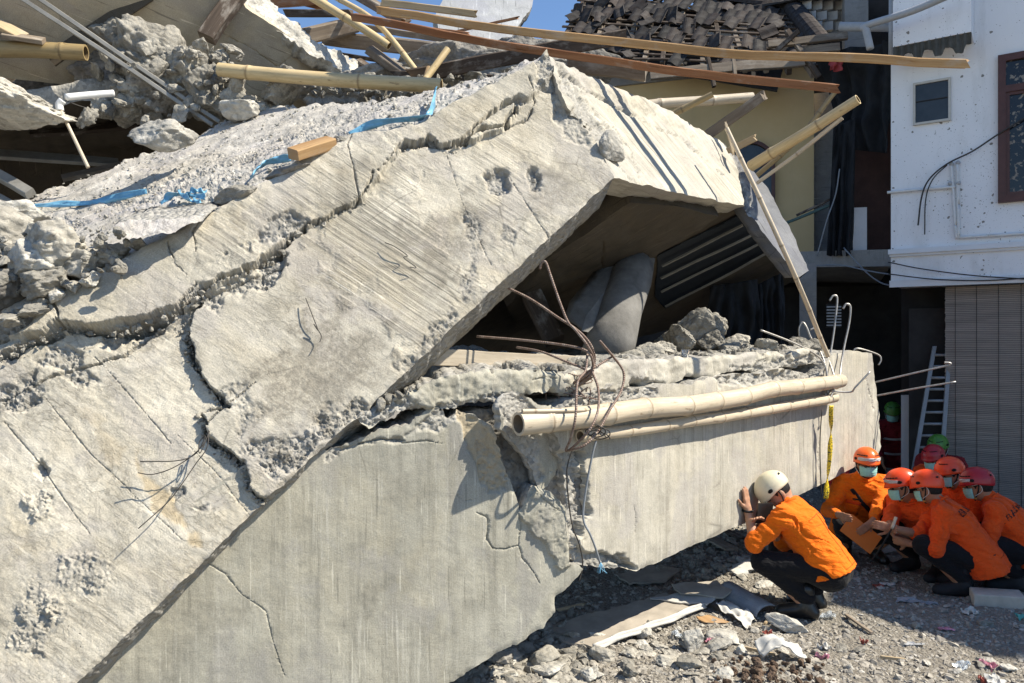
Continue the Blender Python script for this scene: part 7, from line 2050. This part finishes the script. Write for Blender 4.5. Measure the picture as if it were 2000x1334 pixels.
def text_on(name, txt, target, origin, right, up, size, mat, parent, depth=.25, bend=0.0):
    """flat print laid onto a garment: each letter vertex is dropped onto the cloth along the view of its chest or back"""
    from mathutils.bvhtree import BVHTree
    cu = bpy.data.curves.new(name, 'FONT'); cu.body = txt; cu.size = size; cu.align_x = 'CENTER'; cu.align_y = 'CENTER'; cu.resolution_u = 2
    cu.offset = size * .012; cu.space_character = 1.22
    tmp = bpy.data.objects.new('tmp_text', cu); COL.objects.link(tmp)
    bpy.context.view_layer.update()
    me = bpy.data.meshes.new_from_object(tmp.evaluated_get(bpy.context.evaluated_depsgraph_get()))
    co = np.zeros(len(me.vertices) * 3); me.vertices.foreach_get('co', co); co = co.reshape(-1, 3)
    tris = []
    me.calc_loop_triangles()
    tr = np.zeros(len(me.loop_triangles) * 3, np.int32); me.loop_triangles.foreach_get('vertices', tr); tr = tr.reshape(-1, 3)
    bpy.data.objects.remove(tmp)
    right = nrm(right); up = nrm(up - right * np.dot(up, right)); n = np.cross(right, up)
    tm = target.data
    off = np.array(wloc(target))
    bv = BVHTree.FromPolygons([Vector(np.array(v.co) + off) for v in tm.vertices], [tuple(p.vertices) for p in tm.polygons])
    V = []
    for c in co:
        p = origin + right * c[0] + up * (c[1] - bend * c[0] ** 2)
        h = bv.ray_cast(Vector(p + n * depth), Vector(-n), depth * 2)
        V.append(np.array(h[0]) + n * .003 if h[0] is not None else p)
    return mk(name, np.array(V), tr, mat, parent, smooth=False)

def helmet(parent, c, hf, hu, mat, style=0, s=1.0):
    """climbing style rescue helmet: shell with rim and ridges, vents, head band, chin strap anchors"""
    hr = np.cross(hf, hu)
    root = empty('helmet', c); root.parent = parent; root.location = Vector(c) - wloc(parent)
    nphi, nth = 40, 14
    ph = np.arange(nphi) / nphi * 2 * math.pi            # 0 = front
    rx, ry, rz = .118 * s, .146 * s, .125 * s
    V = []
    for k in range(nth + 1):
        t_ = k / nth
        for p in ph:
            fwd, sd = math.cos(p), math.sin(p)
            low = -.035 - .030 * max(0, -fwd) + .012 * abs(sd) - .006 * max(0, fwd)
            low_a = math.asin(max(-.6, low / rz * s))
            el = math.pi / 2 + (low_a - math.pi / 2) * t_
            q = math.cos(el)
            ridge = 1 + .022 * math.cos(3 * p * 1.0) * q * (1 - q) * 2 + (.018 * math.exp(-((abs(sd) - .32) / .1) ** 2) * q if style == 1 else 0)
            lip = 1 + (.05 + .09 * max(0, fwd) ** 3) * sstep((t_ - .86) / .14)
            x, y, z = sd * rx * q * ridge * lip, fwd * ry * q * ridge * lip, rz * math.sin(el) * ridge
            V.append(c + hr * x + hf * y + hu * z)
    V = np.array(V)
    inner = c + (V - c) * .945 - hu * .002
    N = len(V)
    i, j = np.meshgrid(np.arange(nth), np.arange(nphi), indexing='ij')
    j2 = (j + 1) % nphi
    Q = np.stack([i * nphi + j, (i + 1) * nphi + j, (i + 1) * nphi + j2, i * nphi + j2], -1).reshape(-1, 4)
    rim = np.stack([nth * nphi + np.arange(nphi), N + nth * nphi + np.arange(nphi), N + nth * nphi + (np.arange(nphi) + 1) % nphi, nth * nphi + (np.arange(nphi) + 1) % nphi], -1)
    mk('shell', np.concatenate([V, inner]), np.concatenate([Q, Q[:, ::-1] + N, rim]), mat, root)
    def onshell(p, el, out=1.0):
        q = math.cos(el)
        return c + (hr * math.sin(p) * rx * q + hf * math.cos(p) * ry * q + hu * rz * math.sin(el)) * out
    vents = [(1.35, .12, .022, .015), (-1.35, .12, .022, .015)] + ([] if style == 3 else [(a, .62, .012, .005) for a in (-.9, -.7, -.5, -.3, .3, .5, .7, .9)] if style == 0 else [(a, .45, .013, .006) for a in (-1.2, -1.0, -.8, -.6, -.4, .4, .6, .8, 1.0, 1.2)]) + [(math.pi - .5, .35, .016, .009), (math.pi + .5, .35, .016, .009)]
    D, F = ico(2)
    for (p, el, a, b) in vents:
        o_ = onshell(p, el, 1.012)
        nn = nrm((o_ - c) / 1.0); tt = nrm(np.cross(hu, nn)); bb = np.cross(nn, tt)
        mk('vent', o_ + (D[:, :1] * tt * a + D[:, 1:2] * bb * b + D[:, 2:] * nn * .004) * s, F, M['vent'], root)
    if style in (1, 2):        # reflective band round the front
        aa = np.linspace(-1.25, 1.25, 18)
        pts = np.array([onshell(a, .14 + .10 * math.cos(a * 1.2) * (style == 2), 1.02) for a in aa])
        ribbon('reflective_band', pts[::2], .030 * s, M['reflect'], hu, 0, parent=root)
    return root

def person(label, feet, yaw, lean=.9, scale=1.0, shirt='shirt', sleeves='short', hel='h_orange', hstyle=0, head_yaw=0.0, head_pitch=.5, head_roll=0.0, mask=True, lhand=None, rhand=None, hand_dirs=None, trousers='trousers', shoe='boot',
           skin='skin', side_lean=0.0, stance=.13, glasses=False, lean_len=.47, seed=1, hip=(-.13, .30), knee_out=.17, curl=(.4, .4), poles=None, boots_apart=None, h=.0065, head_px=None, hem=.135):
    """a squatting figure; local axes: x to the figure's right, y forward, z up"""
    f = A(math.cos(yaw), math.sin(yaw), 0); r_ = A(f[1], -f[0], 0); up = A(0, 0, 1)
    feet = np.asarray(feet, float)
    hf = nrm(f * math.cos(head_yaw) + r_ * math.sin(head_yaw)); hf = nrm(hf * math.cos(head_pitch) - up * math.sin(head_pitch))
    sp = nrm(A(side_lean, math.sin(lean), math.cos(lean)))
    spw = nrm(r_ * sp[0] + f * sp[1] + up * sp[2])
    if head_px is not None:                 # stand where the head comes to the right height beside the others
        for _ in range(12):
            pel = feet + (f * hip[0] + up * hip[1]) * scale
            top = pel + spw * lean_len * scale + (spw * .55 + up * .35 + hf * .25) * .165 * scale + up * .05 * scale
            want = P(head_px[0], head_px[1], top[1])
            feet = feet + A(want[0] - top[0], 0, 0)
            scale = float(np.clip(scale + .7 * (want[2] - top[2]) / (top[2] - feet[2]), .84, 1.15))
            feet[2] = gz(feet[0], feet[1])
    def L(x, y, z): return feet + (r_ * x + f * y + up * z) * scale
    root = empty('person', feet, label, 'person')
    s = scale
    pel = L(0, hip[0], hip[1])
    back = nrm(np.cross(r_, spw)); back = -back if back.dot(f) > 0 and back[2] < 0 else back
    fr = np.cross(spw, r_); fr = -fr if fr.dot(f) < 0 else fr       # out of the chest
    neck = pel + spw * lean_len * s
    chest = pel + spw * (lean_len * .66) * s
    rr_ = nrm(np.cross(fr, spw)); rr_ = rr_ if rr_.dot(r_) > 0 else -rr_
    sh = {1: neck - spw * .045 * s + rr_ * .185 * s + fr * .01, -1: neck - spw * .045 * s - rr_ * .185 * s + fr * .01}
    # head
    hf = nrm(f * math.cos(head_yaw) + r_ * math.sin(head_yaw)); hf = nrm(hf * math.cos(head_pitch) - up * math.sin(head_pitch))
    hu = nrm(up - hf * up.dot(hf)) ; hr = np.cross(hf, hu)
    if head_roll: hu = nrm(hu + hr * head_roll); hr = np.cross(hf, hu)
    hc = neck + (spw * .55 + up * .35 + hf * .25) * .165 * s
    Rh = np.stack([hr, hf, hu], 1)
    B = SDF()
    # trunk and legs (one body)
    B.cone(pel, chest, .085 * s, .085 * s, .05).cone(chest, neck, .08 * s, .055 * s, .04)
    B.cone(sh[1], sh[-1], .05 * s, .05 * s, .05)
    B.cone(neck - spw * .02 * s, hc - hu * .05 * s - hf * .015 * s, .056 * s, .054 * s, .03)
    B.ell(hc, Rh, A(.072, .092, .105) * s, .02)
    B.ell(hc - hu * .055 * s + hf * .030 * s, Rh, A(.055, .058, .055) * s, .03)
    B.cone(hc + hf * .088 * s + hu * .015 * s, hc + hf * .106 * s - hu * .022 * s, .009 * s, .014 * s, .015)
    for e in (1, -1):
        B.ell(hc + hr * .074 * s * e - hu * .012 * s - hf * .008 * s, Rh, A(.010, .021, .033) * s, .008)
        B.cone(hc + hf * .085 * s + hu * .030 * s + hr * .012 * s * e, hc + hf * .072 * s + hu * .032 * s + hr * .045 * s * e, .009 * s, .007 * s, .012)
    B.cone(hc + hf * .090 * s - hu * .058 * s - hr * .018 * s, hc + hf * .090 * s - hu * .058 * s + hr * .018 * s, .007 * s, .007 * s, .008)
    J = {}
    T = SDF(); SH = SDF(); BT = SDF()
    for e in (1, -1):
        an = L(stance * e, 0.0, .085); toe = L((stance + .03) * e, .165, .03); heel = L(stance * e, -.045, .045)
        if boots_apart and e in boots_apart:
            o_ = np.asarray(boots_apart[e], float); an = an + o_; toe = toe + o_; heel = heel + o_
        hp = pel + r_ * .095 * s * e
        kn, _ = ik(hp, an, .43 * s, .42 * s, f * 1.0 + r_ * knee_out * 2.2 * e + up * .9)
        J['knee', e] = kn; J['ank', e] = an
        B.cone(hp, kn, .075 * s, .052 * s, .04).cone(kn, an, .052 * s, .036 * s, .03)
        T.cone(hp - f * .01, kn, .105 * s, .078 * s, .05).cone(kn, an + up * .05, .075 * s, .062 * s, .035)
        BT.cone(an + up * .12 * s, an, .052 * s, .050 * s, .03).cone(heel, toe, .044 * s, .040 * s, .03).cone(an, toe, .046 * s, .034 * s, .04)
    BT.cut(feet + up * .002, -up)
    T.cone(pel + rr_ * .07 * s - spw * .03 * s, pel - rr_ * .07 * s - spw * .03 * s, .118 * s, .118 * s, .06)
    T.cone(pel, pel + spw * .06 * s, .10 * s, .09 * s, .04)
    for e, tgt in ((1, rhand), (-1, lhand)):
        if tgt is None: tgt = J['knee', e] + f * .12 * s - up * .02 * s - r_ * .10 * e * s
        tgt = np.asarray(tgt, float)
        pole = (-up * .8 + r_ * .5 * e - f * .2) if not (poles and e in poles) else np.asarray(poles[e], float)
        el, wr = ik(sh[e], tgt, .285 * s, .25 * s, pole)
        J['el', e] = el; J['wr', e] = wr
        B.cone(sh[e], el, .044 * s, .038 * s, .03).cone(el, wr, .040 * s, .027 * s, .02)
        hd = nrm(wr - el); pn = -rr_ * e
        if hand_dirs and e in hand_dirs: hd, pn = hand_dirs[e]
        hand(B, wr, np.asarray(hd, float), np.asarray(pn, float), -e, curl[0 if e < 0 else 1], s)
        SH.cone(sh[e], sh[e] + (el - sh[e]) * .5, .072 * s, .066 * s, .04)
        if sleeves == 'short': SH.cone(sh[e] + (el - sh[e]) * .5, sh[e] + (el - sh[e]) * .86, .066 * s, .064 * s, .02)
        elif sleeves == 'elbow': SH.cone(sh[e] + (el - sh[e]) * .5, el + (wr - el) * .04, .066 * s, .058 * s, .02).cone(el, el + (wr - el) * .16, .058 * s, .058 * s, .02)
        else: SH.cone(sh[e] + (el - sh[e]) * .5, el, .066 * s, .058 * s, .03).cone(el, el + (wr - el) * .72, .058 * s, .046 * s, .02)
    # shirt
    for e in (1, -1):
        SH.cone(pel + rr_ * .075 * s * e - spw * .05 * s, chest + rr_ * .085 * s * e, .118 * s, .112 * s, .06)
        SH.cone(chest + rr_ * .085 * s * e, neck - spw * .07 * s + rr_ * .09 * s * e, .108 * s, .08 * s, .05)
    SH.cone(pel - spw * .10 * s, chest, .150 * s, .135 * s, .06).cone(chest, neck - spw * .07 * s, .13 * s, .10 * s, .05)
    for e in (1, -1): SH.cone(pel + rr_ * .10 * s * e - spw * .16 * s, pel + rr_ * .09 * s * e + spw * .1 * s, .125 * s, .12 * s, .05)
    SH.cone(sh[1], sh[-1], .068 * s, .068 * s, .05)
    SH.cone(neck - spw * .03 * s, neck + (hc - neck) * .22, .07 * s, .066 * s, .02)
    SH.cut(pel - spw * hem * s, nrm(-spw + fr * .25))
    body = mk('body', *B.mesh(h), M[skin], root)
    tr = mk('trousers', *T.mesh(.009, wrinkle(seed + 5, .0035)), M[trousers], root)
    shm = mk('shirt', *SH.mesh(.008, wrinkle(seed, .0105)), M[shirt], root)
    cc_ = neck + (hc - neck) * .20
    cn = nrm(hc - neck); c1 = nrm(np.cross(cn, f)); c2 = np.cross(cn, c1)
    tube('collar', [cc_ + (c1 * math.cos(a_) * .069 + c2 * math.sin(a_) * .074) * s + cn * .004 * math.sin(a_ * 2) for a_ in np.linspace(0, 2 * math.pi, 21)], .0115 * s, M[shirt], root, seg=8, sm=0)
    mk('boot' if shoe == 'boot' else 'shoe', *BT.mesh(.008), M[shoe], root)
    # hair under the helmet rim
    HS = SDF().ell(hc + hu * .012 * s - hf * .012 * s, Rh, A(.078, .094, .100) * s, .01)
    HS.cut(hc + hf * .035 * s, hf * .8 - hu * .25).cut(hc - hu * .055 * s, -hu)
    mk('hair', *HS.mesh(.007), M['hair'], root)
    for e in (1, -1):
        D, F = ico(2)
        mk('eye', hc + hf * .083 * s + hu * .004 * s + hr * .030 * s * e + D * np.array([.012, .012, .008]) * s, F, M['eye'], root)
        st = [hc + hr * .088 * s * e + hu * .03 * s - hf * .01 * s, hc + hr * .082 * s * e - hu * .03 * s + hf * .005 * s, hc + hr * .055 * s * e - hu * .09 * s + hf * .04 * s, hc - hu * .115 * s + hf * .05 * s]
        tube('chin_strap', st, .0055 * s, M['strap'], root, seg=6)
        D, F = ico(1)
        mk('buckle', st[2] + D * .012 * s, F, M['buckle'], root)
    if mask:
        def fn(u, v):
            a = (u - .5) * 2.5
            zz = -.004 - .085 * v
            rad = 1.0 + .08 * np.cos(a) * np.sin(v * math.pi) + .012 * np.sin(v * 26)
            x = .086 * np.sin(a * .92) * rad * (1 - .12 * v); y = .104 * np.cos(a * .92) * rad + .006
            y = y + .012 * np.exp(-(a / .35) ** 2) * (1 - v)
            return hc + (x * s)[:, None] * hr + (y * s)[:, None] * hf + (zz * s)[:, None] * hu
        V, F, U = sheet_vf(fn, 24, 16, .003)
        mk('face_mask', V, F, M['mask'], root, uv=U)
        for e in (1, -1):
            tube('ear_loop', [hc + (hr * .080 * e + hf * .045 + hu * .018) * s, hc + (hr * .088 * e - hf * .015 + hu * .022) * s, hc + (hr * .088 * e - hf * .022 - hu * .03) * s, hc + (hr * .078 * e + hf * .04 - hu * .07) * s], .0022 * s, M['loop'], root, seg=5)
    if glasses:
        for e in (1, -1):
            a = np.linspace(0, 2 * math.pi, 15)
            tube('glasses', [hc + (hf * .104 + hr * (.033 * e + .024 * math.cos(t_)) + hu * (.008 + .017 * math.sin(t_))) * s for t_ in a], .003 * s, M['strap'], root, seg=5, sm=0)
            tube('glasses', [hc + (hf * .098 + hr * .056 * e + hu * .010) * s, hc + (hr * .084 * e - hf * .01 + hu * .01) * s], .002 * s, M['strap'], root, seg=5)
    helmet(root, hc + hu * .050 * s + hf * .004 * s, hf, hu, M[hel], hstyle, s * .91)
    return dict(root=root, J=J, L=L, hc=hc, hf=hf, hu=hu, hr=hr, shirt=shm, pel=pel, neck=neck, chest=chest, spw=spw, rr=rr_, fr=fr, s=s, f=f, r=r_)

_BV = {}
def on_cloth(obj, p, n, reach=.23):
    """where the garment lies in direction -n from p"""
    from mathutils.bvhtree import BVHTree
    if obj.name not in _BV:
        off = np.array(wloc(obj))
        _BV[obj.name] = BVHTree.FromPolygons([Vector(np.array(v.co) + off) for v in obj.data.vertices], [tuple(q.vertices) for q in obj.data.polygons])
    h = _BV[obj.name].ray_cast(Vector(np.asarray(p) + np.asarray(n) * reach), Vector(-np.asarray(n)), 1.0)
    return np.array(h[0]) if h[0] is not None else np.asarray(p)

M['seam'] = plain('dark orange seam thread', (.36, .05, .004), .9)
def seams(p, vertical=True):
    s = p['s']
    def bk(x, z): return on_cloth(p['shirt'], p['pel'] + p['spw'] * z * s + p['rr'] * x * s, -p['fr']) - p['fr'] * .001
    tube('seam', [bk(x, .36 - .10 * abs(x)) for x in np.linspace(-.15, .15, 12)], .0022, M['seam'], p['root'], seg=4, sm=0)
    if vertical: tube('seam', [bk(-.02, z) for z in np.linspace(.355, -.05, 14)], .0020, M['seam'], p['root'], seg=4, sm=0)
    tube('seam', [bk(x, -.045) for x in np.linspace(-.13, .13, 12)], .0018, M['seam'], p['root'], seg=4, sm=0)
def gnd(px, py):
    p = G(px, py); p[2] = gz(p[0], p[1]); return p
# the man leaning on the beam
feet1 = gnd(1600, 1196)
hp = onbeam(1452, 996, .03)
w = person('person in orange shirt and cream white helmet crouching with one hand on the beam', feet1, math.radians(146), lean=.62, scale=1.0, head_px=(1517, 946), hip=(-.13, .35), hem=.04, shirt='shirt', sleeves='elbow', hel='h_white', hstyle=3, head_yaw=-.5, head_pitch=.85, mask=False,
           lhand=hp, rhand=P(1497, 1028, 4.86), hand_dirs={-1: (A(-.12, -.02, 1), A(-.7, .72, 0))}, skin='skin_fair', lean_len=.50, seed=11, curl=(.03, .4), poles={-1: (-.35, -.4, -1)}, stance=.12)
tube('wristwatch', [w['J']['wr', -1] + .031 * A(math.cos(a), math.sin(a), 0) for a in np.linspace(0, 2 * math.pi, 13)], .008, M['strap'], w['root'], seg=6, sm=0)
dv = P(1478, 1022, 4.80)
o = one('black_handset', box_vf(dv, A(.10, .02, 0), A(-.005, .02, .0), A(.015, .01, .12)), M['boot'], label='black flat handset held at the bowed face of the man in the cream helmet', cat='handset')
tube('back_seam', [w['shirt'].location * 0 if False else w['neck'] - w['fr'] * .0 for _ in range(2)], .001, M['strap'], w['root']) if False else None
# crouching team
b = person('person in orange shirt and orange helmet, nearest squatting back of the shaded group', gnd(1860, 1152), math.radians(150), lean=.62, scale=.95, head_px=(1814, 948), shirt='shirt_deep', sleeves='elbow', hel='h_redorange', hstyle=0, head_yaw=.3, head_pitch=.25, shoe='shoe', seed=22, lean_len=.48)
text_on('back_lettering', 'BPBD', b['shirt'], b['neck'] - b['spw'] * .11 * b['s'] - b['rr'] * .05, b['rr'], b['spw'], .065, M['black_print'], b['root'])
c = person('person in orange shirt and dark red helmet squatting at the right edge', gnd(1960, 1146), math.radians(148), lean=.64, scale=.95, head_px=(1912, 938), shirt='shirt_deep', sleeves='elbow', hel='h_dark', hstyle=1, head_yaw=.05, head_pitch=.2, shoe='shoe', seed=33, lean_len=.48)
text_on('back_lettering', 'BASARNAS', c['shirt'], c['neck'] - c['spw'] * .11 * c['s'] - c['rr'] * .03, c['rr'], c['spw'], .058, M['black_print'], c['root'], bend=.8)
fold_c = P(1678, 1036, 5.62)
d = person('person in orange uniform facing the camera, with glasses, green mask and orange folder', gnd(1690, 1092), math.radians(-95), lean=.42, scale=.95, head_px=(1692, 902), shirt='shirt', sleeves='long', hel='h_orange', hstyle=1, head_yaw=0, head_pitch=.02, glasses=True, seed=44, lean_len=.47,
           lhand=P(1702, 1026, 5.58), rhand=P(1640, 1006, 5.7), hip=(-.10, .33), curl=(.35, .5), hand_dirs={-1: (A(-.75, -.15, -.5), A(.1, .9, 0))})
q0 = P(1650, 1058, 5.62)
ex, ey = P(1722, 1052, 5.60) - P(1663, 1006, 5.64), P(1640, 1038, 5.63) - P(1663, 1006, 5.64)
o_ = P(1663, 1004, 5.63)
V, F, U = box_vf(o_, ex, ey, A(0, -.006, .002))
mk('folder', V, F, plain('orange card', (.62, .17, .03), .7, .05), uv=U, smooth=False, label='orange card folder held slanting by the masked man facing the camera', cat='folder')
def dch(x, z, out=.004): return on_cloth(d['shirt'], d['pel'] + d['spw'] * z + d['rr'] * x, d['fr']) + d['fr'] * out
ribbon('bag_strap', [dch(.11 - .22 * q, .36 - .26 * q, .006) for q in np.linspace(0, 1, 7)], .028, M['strap'], d['spw'], 0, parent=d['root'], thick=.004)
def decal(name, x, z, w_, h_, mat, out=.004):
    def fn(u, v):
        return np.array([dch(x + (uu - .5) * w_, z + (vv - .5) * h_, out) for uu, vv in zip(u, v)])
    V, F, U = sheet_vf(fn, 5, 4, .003)
    mk(name, V, F, mat, d['root'], uv=U)
decal('id_badge', -.10, .13, .045, .075, M['loop'], .012)
for x in (-.09, .09):
    decal('pocket', x, .20, .095, .10, M['shirt'], .005)
    decal('pocket_flap', x, .255, .10, .03, M['shirt_deep'], .009)
    decal('name_tape', x * .8, .285, .05, .010, M['black_print'], .004)
e_ = person('person seen from the side with red orange helmet, green mask and clasped hands', gnd(1800, 1120), math.radians(205), lean=.7, scale=.9, head_px=(1764, 940), shirt='shirt_deep', sleeves='elbow', hel='h_redorange', hstyle=2, head_yaw=.75, head_pitch=.2, shoe='shoe', seed=55, lean_len=.44,
            lhand=P(1744, 1032, 5.30), rhand=P(1740, 1028, 5.36), curl=(.7, .7))
g = person('person in orange helmet and green mask half hidden behind the nearest squatting back', gnd(1890, 1104), math.radians(185), lean=.6, scale=.95, head_px=(1857, 916), shirt='shirt_deep', sleeves='elbow', hel='h_redorange', hstyle=0, head_yaw=0, head_pitch=.15, shoe='shoe', seed=66, h=.009)
h1 = person('person in a dull red helmet mostly hidden behind the shaded group', gnd(1836, 1040), math.radians(215), lean=.6, scale=.95, head_px=(1824, 922), shirt='shirt_deep', sleeves='long', hel='h_dark', hstyle=0, head_yaw=0, head_pitch=.2, shoe='shoe', seed=77, h=.010)
h2 = person('person in a bright green helmet crouching at the back of the group by the ladder', gnd(1850, 1010), math.radians(225), lean=.5, scale=1.0, head_px=(1833, 905), shirt='maroon', sleeves='long', trousers='maroon', hel='h_green', hstyle=0, head_pitch=.3, shoe='shoe', seed=88, h=.010)
k1 = person('person in dark red overalls and green helmet crouching in the dark beside the beam end', gnd(1748, 944), math.radians(250), lean=.3, scale=1.0, head_px=(1743, 800), shirt='maroon', sleeves='long', trousers='maroon', hel='h_green', hstyle=0, head_pitch=.25, head_yaw=0, shoe='shoe', seed=99, lean_len=.52, hip=(-.08, .36), h=.010)
k2 = person('person in dark red overalls with pale stripes bending behind the masked man', gnd(1668, 1048), math.radians(190), lean=1.0, scale=1.0, head_px=(1640, 935), shirt='maroon', sleeves='long', trousers='maroon', hel='h_dark', hstyle=0, head_pitch=.7, shoe='shoe', seed=111, h=.010)
for pp in (k1, k2):
    for zz in (.12, .34):
        cc_ = pp['pel'] + pp['spw'] * zz * pp['s']
        a = np.linspace(0, 2 * math.pi, 25)
        ribbon('reflective_stripe', [cc_ + (pp['rr'] * .222 * math.cos(x) + pp['fr'] * .168 * math.sin(x)) * pp['s'] for x in a], .03, M['reflect'], pp['spw'], 0, parent=pp['root'])
seams(w); seams(b, False); seams(c, False)
# digging stick held by the side-on man
bamboo('staff', [P(1750, 1010, 5.25), P(1742, 1032, 5.24)], 0.011, .010, M['bamboo_pale'], .5, 3, hollow=(False, False), label='pale wooden handle of the stick held in clasped hands', cat='stick')
tube('dark_stick', [P(1742, 1032, 5.24), P(1720, 1070, 5.3), P(1700, 1098, 5.4)], 0.006, M['strap'], seg=8, label='thin dark stick slanting down to the ground below the clasped hands', cat='stick')
